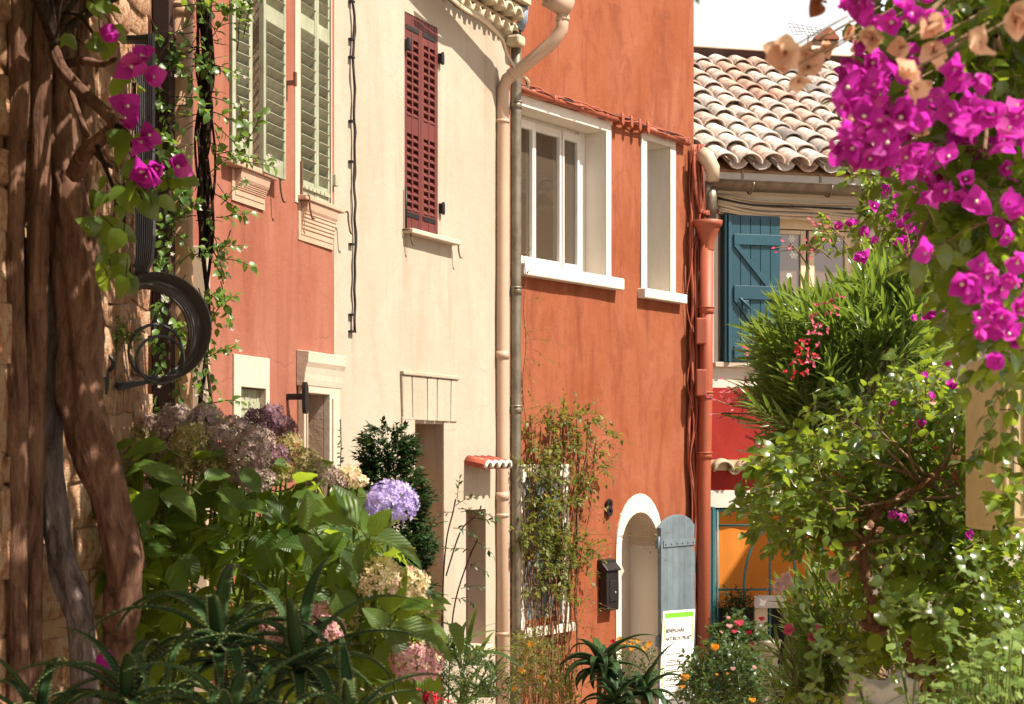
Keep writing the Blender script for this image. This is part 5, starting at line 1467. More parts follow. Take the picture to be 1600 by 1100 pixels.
def bract_flower(mat_i=0, open_=55, seed=0, shape='ovate', crinkle=1.0):
    """three papery bracts round a tiny cream tube"""
    r = random.Random(seed)
    m = MB(); m.smooth = True
    for k in range(3):
        lf = leaf_mb(shape, 0.92, 0.30 + r.uniform(-.1, .1), r.uniform(-0.9, 0.7), 7, wave=crinkle * r.uniform(0.08, 0.26))
        R = Matrix.Rotation(k * 2.094 + r.uniform(-.25, .25), 4, 'Y') @ Matrix.Rotation(math.radians(open_ + r.uniform(-18, 18)), 4, 'X') @ Matrix.Rotation(math.pi, 4, 'Y')
        m.add([R @ Vector(v) for v in lf.v], lf.f)
    m.cur = 1
    m.tube([(0, 0.05, 0), (0.02, 0.45, 0.02)], [0.03, 0.045], 5)
    m.tube([(0.02, 0.45, 0.02), (0.02, 0.47, 0.02)], [0.10, 0.02], 6)
    return m
FLW = [bract_flower(0, o, i).mesh('flower', [M['magenta'], M['stamen']]) for i, o in enumerate((26, 36, 48, 30, 60))]
FLP = [bract_flower(0, o, i + 9, 'ovate', 1.25).mesh('flower', [M['peach_bract'], M['brown_bract']]) for i, o in enumerate((25, 38, 50))]

def flowers(pl, px, py, Y, size, n, rng, kinds=FLW, spread=1.1, bias=(0, -0.6, 0)):
    c = P(px, py, Y)
    for i in range(n):
        d = (rvec(rng) + Vector(bias)).normalized()
        p = c + d * size * spread * rng.uniform(0.2, 0.9) * (1 if n > 1 else 0)
        put('flower', rng.choice(kinds), pl.root, orient(p - pl.base, d, rvec(rng), size * rng.uniform(0.85, 1.15)))

# ------------------------------------------------------------------ the old bougainvillea on the stone wall
rng = random.Random(101)
vb_ = Plant('bougainvillea_vine', 'old bougainvillea with thick twisted trunks against the shaded stone wall', 'vine', (P(120, 0, 5.3).x, 5.3, 0.0))
def pxline(pts): return [P(*p) - vb_.base for p in pts]
def trunk(name, pts, rpx, mat, sides=16, lump=0.35, seed=0.0, n=9):
    q = spline(pxline(pts), n)
    rr = [r * 5.2 / FOC for r in lerp_list(rpx, len(q))]
    MB().tube(q, rr, sides if sides < 10 else 40, lump=lump, seed=seed, ridge=0.0 if sides < 10 else 0.13).build(name, mat, vb_.root)
Y_ = 5.22
trunk('trunk', [(100, -90, Y_), (96, 0, Y_), (92, 120, Y_), (96, 240, Y_), (108, 330, Y_), (118, 430, Y_), (126, 540, Y_), (128, 630, Y_ - .03), (150, 710, Y_ - .08), (178, 800, Y_ - .1), (197, 880, Y_ - .1), (190, 960, Y_ - .08), (188, 1040, Y_), (186, 1420, Y_)], [24, 23, 24, 29, 36, 38, 37, 35, 31, 27, 28, 26, 23, 24], M['bark'], 22, 0.42, 3.0)
trunk('trunk', [(66, -90, 5.1), (63, 200, 5.1), (57, 500, 5.1), (50, 800, 5.1), (44, 1420, 5.1)], [14, 15, 16, 17, 17], M['bark'], 14, 0.16, 8.0, 14)
trunk('trunk', [(100, 330, 5.26), (84, 450, 5.28), (78, 600, 5.26), (82, 760, 5.2), (96, 870, 5.15), (122, 950, 5.12), (130, 1020, 5.12), (132, 1420, 5.12)], [16, 20, 21, 20, 22, 21, 20, 20], M['bark_grey'], 18, 0.4, 15.0)
trunk('trunk', [(128, -90, 5.4), (122, 60, 5.4), (130, 180, 5.38), (122, 300, 5.34), (112, 420, 5.3)], [17, 18, 20, 22, 20], M['bark'], 14, 0.3, 44.0, 14)
trunk('trunk', [(22, -90, 5.0), (28, 150, 5.0), (20, 420, 5.0), (26, 700, 5.0), (22, 1420, 5.0)], [13, 15, 14, 16, 17], M['bark'], 14, 0.25, 52.0, 14)
trunk('branch', [(72, -40, 5.05), (80, 45, 5.05), (92, 100, 5.0), (126, 142, 4.98), (160, 172, 4.96), (178, 196, 4.95), (160, 215, 4.97), (132, 240, 5.0), (116, 272, 5.1)], [8, 8, 9, 9, 9, 9, 10, 11, 14], M['bark'], 10, 0.2, 21.0)
trunk('branch', [(96, 100, 5.15), (130, 96, 5.05), (160, 100, 4.98), (182, 92, 4.92)], [8, 7, 5, 3], M['bark'], 8, 0.2, 25.0)
trunk('branch', [(70, -20, 5.0), (82, 22, 5.0), (110, 20, 4.95), (128, 28, 4.92), (150, 60, 4.9)], [4, 3.5, 3, 2.5, 2], M['darktwig'], 7, 0.2, 27.0)
trunk('branch', [(178, 196, 4.95), (196, 205, 4.9), (210, 240, 4.86), (196, 290, 4.85)], [5, 4, 3, 2], M['darktwig'], 7, 0.2, 29.0)
trunk('branch', [(150, 225, 4.97), (172, 280, 4.9), (190, 330, 4.86), (200, 372, 4.85)], [4, 3, 2.5, 2], M['darktwig'], 7, 0.2, 33.0)
trunk('branch', [(110, 140, 5.1), (128, 190, 5.05), (150, 240, 5.0), (176, 262, 4.95)], [5, 4, 4, 3], M['bark'], 7, 0.2, 36.0)
for (px, py, n) in ((150, 10, 7), (165, 50, 3), (205, 110, 3), (185, 215, 4), (215, 225, 5), (230, 250, 4), (270, 285, 4), (258, 290, 3), (165, 290, 5), (200, 285, 6), (195, 300, 5), (160, 345, 5), (178, 375, 5), (185, 425, 4), (165, 410, 3), (240, 300, 3), (120, 55, 3), (220, 300, 3)):
    for k in range(n):
        p = P(px + rng.uniform(-18, 18), py + rng.uniform(-18, 22), 4.82 + rng.uniform(-.12, .08))
        d = Vector((rng.uniform(-.7, .9), rng.uniform(-.5, .2), rng.uniform(-1.0, 0.1)))
        mb = L_HEART if rng.random() < .6 else L_OV
        vb_.leaf(id(mb), mb, M['l_boug'], orient(p, d, Vector((0.2, -1, 0.6)) + rvec(rng) * .5, rng.uniform(.045, .085)))
        vb_.stem([p, p - d * 0.03 + Vector((-.02, 0.03, 0.03))], 0.0016, 4)
for (px, py, n, s) in ((164, 66, 1, .062), (205, 105, 1, .06), (232, 90, 1, .062), (226, 122, 1, .064), (194, 166, 1, .055), (206, 216, 2, .05), (228, 212, 1, .055), (240, 268, 2, .06), (252, 262, 1, .06), (272, 262, 1, .058), (158, 1048, 1, .06)):
    flowers(vb_, px, py, 4.74 if py < 900 else 4.6, s, n, rng, spread=.8)
# unseen crown above the picture, added to shade the left wall and aloes
for i in range(1000):
    y = rng.uniform(1.9, 5.95); lim = 1.12 if y < 4.3 else 0.50
    p = Vector((rng.uniform(-1.6, lim), y, 1.65 + 0.2755 * y + rng.uniform(0.22, 0.60)))
    if rng.random() < 0.06: continue
    vb_.twig(p, rvec(rng, -.2), 0.28, 8, 'crown', L_OV, M['l_boug'], 0.105, rng, r=0.003)
for i in range(7):
    x0 = -1.3; y = 2.6 + i * 0.5
    vb_.stem(spline([(-1.38, 5.0, 2.9), (-1.2, (y + 5) / 2, 3.15), (-.4, y, 1.65 + .2755 * y + .4), (.8, y, 1.65 + .2755 * y + .42)], 5), 0.014, 6)
vb_.finish(stemmat=M['darktwig'])

# ------------------------------------------------------------------ jasmine on the pink corner
jm = Plant('jasmine_vine', 'flowering jasmine with twisted black stems climbing beside the peach downpipe', 'vine', (P(318, 0, 8.3).x, 8.2, 0.0))
JY = 8.18
for i in range(17):
    b0 = rng.uniform(304, 334); pts = []
    end = rng.choice([385, 390, 400, 420, 700, 395])
    ph = rng.uniform(0, 6)
    for k in range(14):
        py = -40 + (end + 40) * k / 13
        pts.append(P(b0 * 0.5 + 160 + 7 * math.sin(py / 55 + ph) + rng.uniform(-3, 3) + (py / 400) * 2, py, JY - rng.uniform(0, .06)))
    jm.stem(spline(pts, 4), rng.choice([.004, .006, .008, .011]), 6)
def jtwig(x, y, d, L, n, Yj=JY - .05):
    end, dd = jm.twig(P(x, y, Yj), d, L, n, 'j', L_SMALL if False else L_OV, M['l_jasm'], 0.055, rng, droop=.3, ang=52, r=.003, jit=.9, upj=.6, up=(0.4, -.5, 0.8), segs=6)
    return end
for (x, y, dx, dz, L, n) in ((318, 20, 1, .2, .25, 6), (330, 60, .6, .6, .25, 8), (310, 75, -1, .3, .25, 7), (275, 60, -.4, -1, .2, 5), (325, 100, 1, -.2, .18, 6), (300, 80, -.9, -.4, .25, 8), (268, 60, .3, -.8, .2, 6), (255, 120, -.2, -1, .3, 10), (250, 150, .3, -1, .3, 10), (245, 190, .1, -1, .3, 9), (265, 150, 1, -.3, .22, 6), (300, 165, -1, 0, .25, 5), (325, 150, 1, -.4, .2, 4), (330, 175, .7, -.1, .18, 5), (322, 220, 1, -.5, .2, 5), (330, 235, 1, -.3, .3, 7), (345, 245, 1, -.1, .3, 8), (380, 230, .6, .9, .2, 7), (375, 30, .2, .9, .2, 8), (370, 80, .1, .7, .25, 8), (380, 60, .2, 1, .25, 8), (372, 150, .1, -1, .3, 8), (378, 200, .1, -1, .2, 6), (330, 300, .8, -.3, .25, 6), (345, 340, .8, .1, .2, 6), (325, 340, .3, -1, .25, 6), (265, 300, .3, -1, .3, 8), (255, 350, .2, -1, .3, 10), (262, 390, .3, -.8, .25, 9), (300, 400, .8, .2, .3, 8), (330, 410, .9, .3, .25, 8), (345, 440, .3, -1, .25, 8), (335, 480, -.4, -1, .25, 8), (290, 430, -.5, -.8, .3, 9), (255, 450, 0, -1, .3, 11), (275, 490, .3, -1, .3, 10), (250, 520, .2, -1, .25, 9), (300, 540, .4, -.8, .25, 8), (320, 560, .6, .2, .2, 7), (270, 570, .2, -1, .25, 8), (300, 600, .7, -.4, .25, 8), (330, 630, .9, .3, .2, 6), (245, 620, .2, -.8, .25, 9), (270, 640, .6, -.3, .25, 8), (240, 70, .1, -1, .3, 8), (236, 30, .4, -.8, .25, 7), (285, 250, -.4, -.8, .2, 5), (270, 10, .9, -.1, .3, 7), (350, 10, .6, .1, .25, 7), (310, 450, .4, -1, .25, 7), (360, 360, -.2, -.8, .15, 5), (345, 320, .7, .5, .2, 5)):
    e = jtwig(x, y, Vector((dx, -.35, dz)), L, int(n * 1.3))
    if rng.random() < .8:
        for q in range(rng.randint(2, 5)):
            p = e + rvec(rng) * 0.03
            for w in range(5):
                a = w * 1.2566
                jm.leaf('petal', L_SMALL, M['f_white'], orient(p, Vector((math.cos(a), -.5, math.sin(a))), (0, -1, 0.2), .013))
for i in range(40):
    x, y = (rng.uniform(236, 280), rng.uniform(40, 660)) if i % 2 else (rng.uniform(300, 350), rng.uniform(-10, 660))
    e = jtwig(x, y, Vector((rng.uniform(-.5, 1), -.35, rng.uniform(-1, .6))), rng.uniform(.15, .28), rng.randint(6, 10))
for i in range(46):
    x, y = rng.uniform(300, 340), rng.uniform(-20, 395)
    jm.twig(P(x, y, JY - .05), Vector((rng.uniform(-1, 1), -.5, rng.uniform(-1, .3))), rng.uniform(.08, .25), rng.randint(0, 3), 'j', L_OV, M['l_jasm'], 0.042, rng, jit=1.2, r=.0026, segs=6)
jm.finish(stemmat=M['darktwig'])
fn = Plant('wall_fern', 'small green fern tuft growing from the stone wall inside the iron loop', 'fern', P(186, 535, 6.1))
for i in range(26):
    fn.twig(P(188 + rng.uniform(-3, 10), 530 + rng.uniform(-14, 8), 6.05), Vector((rng.uniform(-.2, 1), rng.uniform(-.8, .1), rng.uniform(-.4, .9))), .085, 7, 'f', L_SMALL, M['l_jasm'], .02, rng, droop=.5, r=.001)
fn.finish(stemmat=M['greentwig'])

# ------------------------------------------------------------------ hydrangeas
def floret_head(pl, px, py, Y, rpx, mat, seed, flat=0.8, dens=1.0):
    r_ = random.Random(seed); c = P(px, py, Y) - pl.base; R = rpx / FOC * Y
    m = MB(); fl = 0.0125
    n = int(190 * dens * (R / .08) ** 2)
    for i in range(n):
        ph = math.acos(1 - 1.75 * (i + .5) / n); az = i * 2.39996 + r_.uniform(-.2, .2)
        d = Vector((math.sin(ph) * math.cos(az), math.sin(ph) * math.sin(az), math.cos(ph) * flat))
        rr = R * r_.uniform(.80, 1.06)
        p = c + d * rr
        nrm = (d + rvec(r_) * .45).normalized()
        a = nrm.orthogonal().normalized(); b = nrm.cross(a); w0 = r_.uniform(0, 6.28); s = fl * r_.uniform(.75, 1.25)
        vs, fs = [p], []
        for k in range(4):
            w = w0 + k * math.pi / 2
            for dw, rad, up in ((-.55, .8, .18), (0, 1.15, .30), (.55, .8, .18)):
                vs.append(p + (a * math.cos(w + dw) + b * math.sin(w + dw)) * s * rad + nrm * s * up)
            fs.append((0, 1 + 3 * k, 2 + 3 * k, 3 + 3 * k))
        m.add(vs, fs)
    o = put('flower_head', m.mesh('flower_head', mat), pl.root)
    pl.stem([P(px, py, Y), P(px - 6, py + 70, Y + .1), P(px - 15, py + 170, Y + .15)], .005, 5)
    return o
hA = Plant('faded_hydrangea', 'hydrangea bush with faded dusty mauve and olive flower heads below the pink house', 'shrub', (P(350, 0, 6.1).x, 6.1, 0.0))
for i, (x, y, Yh, r, mt) in enumerate(((196, 738, 6.2, 30, 'f_olive'), (215, 690, 6.3, 34, 'f_olive'), (240, 668, 6.4, 30, 'f_mauve'), (275, 655, 6.3, 34, 'f_mauve'), (300, 690, 6.1, 42, 'f_olive'), (322, 655, 6.4, 32, 'f_mauve'), (345, 692, 6.15, 42, 'f_mauve'), (388, 708, 6.0, 42, 'f_mauve'), (408, 660, 6.5, 34, 'f_dusk'), (440, 668, 6.5, 28, 'f_dusk'), (452, 695, 6.4, 26, 'f_olive'), (478, 722, 6.2, 30, 'f_olive'), (402, 750, 6.0, 32, 'f_mauve'), (515, 745, 6.1, 24, 'f_mauve'), (545, 742, 6.1, 20, 'f_cream'), (500, 735, 6.3, 22, 'f_olive'), (225, 712, 6.2, 32, 'f_olive'), (258, 712, 6.2, 30, 'f_mauve'), (290, 728, 6.1, 30, 'f_olive'), (335, 735, 6.05, 32, 'f_olive'), (372, 742, 6.05, 30, 'f_mauve'), (425, 715, 6.15, 32, 'f_dusk'), (440, 740, 6.1, 24, 'f_olive'), (310, 665, 6.35, 34, 'f_mauve'), (365, 670, 6.3, 30, 'f_mauve'), (400, 690, 6.1, 34, 'f_mauve'), (425, 648, 6.55, 24, 'f_dusk'), (180, 715, 6.3, 24, 'f_olive'), (485, 745, 6.15, 22, 'f_olive'), (530, 752, 6.1, 20, 'f_mauve'), (260, 790, 6.3, 30, 'f_olive'), (560, 752, 6.05, 16, 'f_cream'))):
    floret_head(hA, x, y, Yh, r * .84, M[mt], 40 + i)
def hleaf(pl, px, py, Y, dx, dz, s, dy=-.3, up=(0.3, -.5, .9), k=None):
    mb = L_HY[k if k is not None else rng.randint(0, 3)]
    d = Vector((dx, dy, dz)).normalized(); p = P(px, py, Y)
    pl.leaf(id(mb), mb, M['l_hydr'], orient(p, d, up, s))
    pl.stem([p, p - d * .05 + Vector((0, .02, -.03))], .0028, 5)
pA = [(120, 760), (220, 710), (420, 760), (560, 760), (640, 800), (600, 1000), (420, 1090), (150, 1090), (100, 900)]
for i in range(330):
    x, y = poly_pt(pA, rng)
    hleaf(hA, x, y, rng.uniform(5.7, 6.5), rng.uniform(-1, 1), rng.uniform(-.8, .5), rng.uniform(.10, .16), dy=rng.uniform(-1, .2), up=Vector((0.1, -.3, 1)) + rvec(rng) * .6)
for (x, y, dx, dz, s) in ((250, 770, 1, -.1, .17), (290, 755, -.9, .2, .17), (340, 765, .9, -.5, .15), (380, 730, .4, -.8, .12), (262, 700, -.9, .1, .16), (205, 720, 1, .35, .15), (455, 775, .9, .05, .11), (450, 820, -.3, .8, .12), (420, 800, -.8, .3, .12)):
    hleaf(hA, x, y, 5.65, dx, dz, s)
for i in range(26):
    x = rng.uniform(140, 600); hA.stem([P(x, 800 + rng.uniform(0, 120), 6.1), P(x + rng.uniform(-40, 40), 1000, 6.2), P(x + rng.uniform(-20, 20), 1460, 6.2)], .006, 5)
for i in range(150):
    x = rng.uniform(150, 580)
    hleaf(hA, x, rng.uniform(700, 850) + max(0, x - 400) * .25, rng.uniform(6.05, 6.4), rng.uniform(-1, 1), rng.uniform(-.8, .5), rng.uniform(.09, .15), dy=rng.uniform(-1, .2), up=Vector((0.1, -.3, 1)) + rvec(rng) * .6)
for i in range(170):
    x, y = poly_pt([(200, 780), (520, 790), (560, 900), (560, 1095), (180, 1095)], rng)
    hleaf(hA, x, y, rng.uniform(6.3, 6.9), rng.uniform(-1, 1), rng.uniform(-.9, .4), rng.uniform(.12, .18), dy=rng.uniform(-.5, .3), up=Vector((0.1, -.8, .7)) + rvec(rng) * .5)
hA.finish(stemmat=M['greentwig'])
hB = Plant('lilac_hydrangea', 'hydrangea bush with one fresh lilac head and pink cream heads catching the sun', 'shrub', (P(600, 0, 5.4).x, 5.4, 0.0))
for i, (x, y, Yh, r, mt) in enumerate(((612, 786, 5.5, 41, 'f_lilac'), (590, 902, 5.35, 40, 'f_cream'), (640, 912, 5.5, 30, 'f_cream'), (648, 942, 5.45, 24, 'f_cream'), (650, 1035, 5.25, 41, 'f_pink'), (512, 985, 5.3, 28, 'f_pink'), (500, 955, 5.35, 16, 'f_pink'), (545, 960, 5.6, 40, 'f_cream'), (440, 980, 5.7, 34, 'f_pink'), (560, 1015, 5.6, 30, 'f_olive'), (75, 1000, 5.7, 26, 'f_cream'))):
    floret_head(hB, x, y, Yh, r, M[mt], 70 + i)
for (x, y, dx, dz, s, dy, up, k) in ((578, 838, .55, .85, .115, -.2, (-.6, -.8, .3), 1), (565, 838, 1, -.02, .215, -.3, (.05, -.25, 1), 0), (560, 820, -.85, .75, .20, -.2, (.5, -.8, .5), 2), (556, 820, -.35, .95, .15, -.2, (.8, -.7, .4), 1), (552, 850, -.9, -.25, .17, -.3, (.1, -.5, .9), 0), (550, 850, .2, -.9, .15, -.4, (.2, -.9, .3), 1), (505, 870, .45, .7, .11, -.2, (-.5, -.8, .4), 1), (505, 872, -.6, .5, .12, -.2, (.5, -.7, .5), 3), (520, 880, .5, -.8, .15, -.3, (.4, -.8, .4), 2), (610, 960, .1, 1, .17, -.1, (-.5, -.85, .2), 0), (618, 965, .9, .55, .14, -.3, (-.1, -.6, .8), 1), (625, 950, 1, .15, .115, -.3, (-.05, -.4, .9), 1), (612, 975, 1, -.12, .185, -.35, (0, -.4, .95), 0), (608, 980, .5, -.75, .12, -.3, (.3, -.8, .5), 1), (605, 985, -.5, .6, .11, -.3, (.5, -.8, .4), 1), (600, 1000, .2, -.9, .13, -.3, (.3, -.9, .3), 2), (650, 1000, .95, -.2, .15, -.2, (0, -.3, 1), 0), (560, 1050, .8, .3, .17, -.3, (-.2, -.6, .8), 2), (600, 1075, .9, -.05, .15, -.3, (0, -.4, .9), 0), (620, 1060, .95, .3, .13, -.3, (0, -.5, .9), 1), (570, 1080, -.6, -.4, .15, -.3, (.3, -.8, .5), 1), (530, 920, .3, -.9, .14, -.3, (.3, -.9, .3), 2), (480, 830, .1, .9, .13, -.2, (.5, -.8, .3), 1), (700, 975, .4, -.5, .13, .1, (.3, -.5, .8), 0)):
    hleaf(hB, x, y, 5.3 + rng.uniform(-.08, .08), dx, dz, s, dy, up, k)
pB = [(480, 800), (580, 830), (640, 870), (660, 960), (640, 1090), (480, 1095), (440, 960)]
for i in range(150):
    x, y = poly_pt(pB, rng)
    hleaf(hB, x, y, rng.uniform(5.4, 5.9), rng.uniform(-.7, 1), rng.uniform(-.8, .6), rng.uniform(.09, .15), dy=rng.uniform(-.8, .2), up=Vector((0.2, -.4, .9)) + rvec(rng) * .5)
for i in range(14):
    x = rng.uniform(500, 640); hB.stem([P(x, 850 + rng.uniform(0, 120), 5.5), P(x + rng.uniform(-30, 30), 1000, 5.55), P(x + rng.uniform(-20, 20), 1500, 5.5)], .006, 5)
hB.finish(stemmat=M['greentwig'])

# ------------------------------------------------------------------ aloes
def aloe_leaf(L, w, a0, bend, seed, spine=True):
    """thick channelled leaf with toothed edges; grows along +Y, arching about X"""
    r = random.Random(seed)
    m = MB(); m.smooth = True
    n = 14; vs, fs = [], []
    p = Vector((0, 0, 0)); edge = []
    for i in range(n + 1):
        t = i / n
        an = a0 - bend * t ** 1.3
        d = Vector((0, math.cos(an), math.sin(an))); nrm = Vector((0, -math.sin(an), math.cos(an)))
        if i: p = p + d * (L / n)
        p2 = p + Vector((0.02 * math.sin(t * 3 + seed), 0, 0)) * L
        ww = w / 2 * (1 - t ** 1.6) * (0.85 + .3 * min(1, t * 4)) + 0.0006
        th = ww * .42
        for x, z in ((-1, .40), (-.5, .06), (0, -.05), (.5, .06), (1, .40), (.5, -.62), (0, -.85), (-.5, -.62)):
            vs.append(p2 + Vector((x * ww, 0, 0)) + nrm * (z * th * 1.3))
        edge.append((p2, d, nrm, ww, th))
    for i in range(n):
        for k in range(8):
            k2 = (k + 1) % 8
            fs.append((i * 8 + k, (i + 1) * 8 + k, (i + 1) * 8 + k2, i * 8 + k2))
    m.add(vs, fs)
    if spine:
        m.cur = 1; m.smooth = False
        for i in range(n):
            for h in (0.25, .75):
                for sgn in (-1, 1):
                    a, b = edge[i], edge[i + 1]
                    q = a[0].lerp(b[0], h); ww = a[3] + (b[3] - a[3]) * h; th = a[4]
                    e = q + Vector((sgn * ww * .99, 0, 0)) + a[2] * th * .5
                    s = .0045 if ww > .008 else .003
                    m.add([e - a[1] * s, e + a[1] * s, e + Vector((sgn * s * 1.9, 0, 0)) + a[1] * s * .8, e + a[2] * s * .7], [(0, 1, 2), (0, 3, 2), (1, 2, 3)])
    return m
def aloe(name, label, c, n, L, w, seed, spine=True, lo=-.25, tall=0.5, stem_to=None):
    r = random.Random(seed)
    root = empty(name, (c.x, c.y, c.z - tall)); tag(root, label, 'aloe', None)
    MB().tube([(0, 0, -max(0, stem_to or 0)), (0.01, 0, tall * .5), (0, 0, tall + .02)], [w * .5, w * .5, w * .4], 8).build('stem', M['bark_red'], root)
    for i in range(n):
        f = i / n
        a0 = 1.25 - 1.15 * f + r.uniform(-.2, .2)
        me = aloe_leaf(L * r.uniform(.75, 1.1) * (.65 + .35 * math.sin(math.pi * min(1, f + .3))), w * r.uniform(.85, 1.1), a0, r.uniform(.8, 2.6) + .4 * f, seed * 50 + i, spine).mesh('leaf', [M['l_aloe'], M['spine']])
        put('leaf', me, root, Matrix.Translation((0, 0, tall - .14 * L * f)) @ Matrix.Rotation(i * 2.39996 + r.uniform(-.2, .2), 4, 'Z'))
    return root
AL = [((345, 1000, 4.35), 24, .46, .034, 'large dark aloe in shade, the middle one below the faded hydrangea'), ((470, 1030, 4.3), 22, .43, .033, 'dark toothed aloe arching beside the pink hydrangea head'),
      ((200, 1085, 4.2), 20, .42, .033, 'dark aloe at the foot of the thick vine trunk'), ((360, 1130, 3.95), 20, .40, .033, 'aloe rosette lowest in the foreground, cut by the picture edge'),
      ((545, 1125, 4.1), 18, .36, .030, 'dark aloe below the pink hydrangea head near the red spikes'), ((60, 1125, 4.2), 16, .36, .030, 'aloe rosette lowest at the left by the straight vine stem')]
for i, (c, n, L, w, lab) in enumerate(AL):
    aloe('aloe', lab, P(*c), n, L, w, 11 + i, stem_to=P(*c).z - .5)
AL2 = [((938, 1035, 11.0), 30, .46, .066, 'large green aloe rosette in front of the red wall below the mailbox'), ((1006, 1078, 10.9), 28, .40, .056, 'smaller aloe rosette leaning towards the notice board'), ((962, 1095, 10.8), 24, .38, .056, 'low aloe rosette beneath the large one, at the foot of the red wall')]
for i, (c, n, L, w, lab) in enumerate(AL2):
    aloe('aloe', lab, P(*c), n, L, w, 31 + i, spine=False, stem_to=max(0.0, P(*c).z - .5 + 0.9))


# ------------------------------------------------------------------ conifer, nandina, agapanthus, spiky reds near the cream wall
cf = Plant('dwarf_conifer', 'small dark green conical conifer in front of the cream doorway', 'conifer', (P(605, 0, 8.6).x, 8.6, ground_z(8.6)))
for i in range(3200):
    t = rng.random() ** .7
    zt, zb = P(0, 672, 8.6).z, P(0, 1050, 8.6).z
    z = zt - (zt - zb) * t
    R = .05 + .135 * min(1, t * 3.2) + .03 * math.sin(z * 23)
    az = rng.uniform(0, 6.28); rr = R * rng.uniform(.55, 1.05)
    p = Vector((P(606, 0, 8.6).x + rr * math.cos(az), 8.6 + rr * math.sin(az), z))
    cf.twig(p, Vector((math.cos(az), math.sin(az), rng.uniform(.1, 1.1))), .07, 6, 'c', L_SMALL, M['l_conif'], .036, rng, ang=35, r=.0015, droop=0, whorl=1)
MB().tube([(0, 0, 0), (0, 0, .9), (0, 0, 1.75)], [.03, .025, .008], 8).build('trunk', M['bark'], cf.root)
cf.finish('spray', stemmat=M['l_conif'])
nd_ = Plant('nandina', 'slender dark leaved nandina sapling against the cream wall', 'shrub', (P(690, 0, 9.4).x, 9.4, ground_z(9.4)))
for pts in ([(690, 1100), (691, 950), (697, 850), (708, 800), (712, 780)], [(700, 1100), (708, 960), (730, 880), (748, 840)], [(697, 900), (720, 830), (745, 805), (752, 790)]):
    nd_.stem(spline([P(x, y, 9.35) for x, y in pts], 5), .0045, 5)
for (x, y, dx, dz) in ((712, 790, .6, .6), (708, 800, -1, .15), (700, 815, -1, .1), (690, 805, -1, -.5), (714, 780, .1, 1), (715, 795, 1, .2), (720, 800, 1, .4), (735, 810, 1, .3), (745, 800, 1, .0), (708, 825, .9, .1), (740, 845, 1, -.2), (735, 860, -.8, .4), (700, 930, -.9, .3), (705, 935, 1, .2), (720, 920, .9, .5), (695, 940, -.5, .8), (728, 880, 1, 0), (675, 800, -.8, -.5)):
    nd_.twig(P(x, y, 9.3), Vector((dx, -.3, dz)), .14, 8, 'n', L_LANCE if False else L_SMALL, M['l_rose'], .042, rng, droop=.6, ang=45, r=.002)
nd_.finish(stemmat=M['darktwig'])
ag = Plant('agapanthus', 'clump of green strap leaves at the foot of the cream wall', 'plant', (P(710, 0, 8.4).x, 8.4, ground_z(8.4)))
L_STRAP = [leaf_mb('strap', .085, .25, c, 8) for c in (.5, 1.0, 1.7)]
for (cx_, cy_, n, ln_) in ((705, 1000, 22, .33), (735, 1010, 20, .36), (760, 1060, 22, .34), (720, 1070, 20, .30)):
    for i in range(n):
        mb = rng.choice(L_STRAP)
        d = Vector((rng.uniform(-.8, .9), rng.uniform(-.8, .5), rng.uniform(.4, 1.2)))
        ag.leaf(id(mb), mb, M['l_strap'], orient(P(cx_ + rng.uniform(-14, 14), cy_ + 30, 8.3 + rng.uniform(-.15, .15)), d, Vector((0, 0, 1)) + rvec(rng) * .3, ln_ * rng.uniform(.6, 1.1)))
ag.finish()
lo = Plant('low_shrub', 'low dark needle leaved shrub at the foot of the cream wall', 'shrub', (P(730, 0, 7.8).x, 7.8, ground_z(7.8)))
for i in range(260):
    x, y = poly_pt([(660, 1030), (700, 1000), (780, 1040), (800, 1100), (660, 1110)], rng)
    lo.twig(P(x, y, rng.uniform(7.5, 8.0)), rvec(rng, 0) + Vector((0, -.3, .5)), .10, 9, 's', L_SMALL, M['l_rose'], .018, rng, ang=40, r=.001)
lo.finish(stemmat=M['darktwig'])
sv = Plant('red_salvia', 'drooping bright red flower spikes beside the pink hydrangea head', 'flower', (P(655, 0, 6.6).x, 6.6, 0.0))
for i in range(15):
    x, y = rng.uniform(636, 690), rng.uniform(1045, 1090)
    sv.twig(P(x, y, 6.5), Vector((rng.uniform(-.5, .6), -.3, rng.uniform(-1, .5))), .10, 14, 'r', L_SMALL, M['f_red'], .016, rng, ang=30, r=.0015, droop=.5)
for i in range(8): sv.stem([P(rng.uniform(640, 690), 1070, 6.5), P(rng.uniform(640, 690), 1120, 6.5), P(rng.uniform(650, 680), 1300, 6.55)], .003, 4)
sv.finish('petal', stemmat=M['f_wine'])
dv = Plant('dry_seed_spike', 'thin dry flower spike standing against the cream wall near the pink corner', 'plant', (P(533, 0, 8.8).x, 8.8, ground_z(8.8)))
dv.stem([P(532, 655, 8.8), P(533, 700, 8.8), P(530, 760, 8.8), P(528, 1100, 8.8)], .0028, 5)
for i in range(20):
    y = 658 + i * 5
    dv.leaf('d', L_SMALL, M['l_conif'], orient(P(532, y, 8.78), Vector((rng.uniform(-1, 1), -.4, rng.uniform(-.4, .6))), (0, -1, .5), .012 + .0012 * i))
dv.finish(stemmat=M['darktwig'])

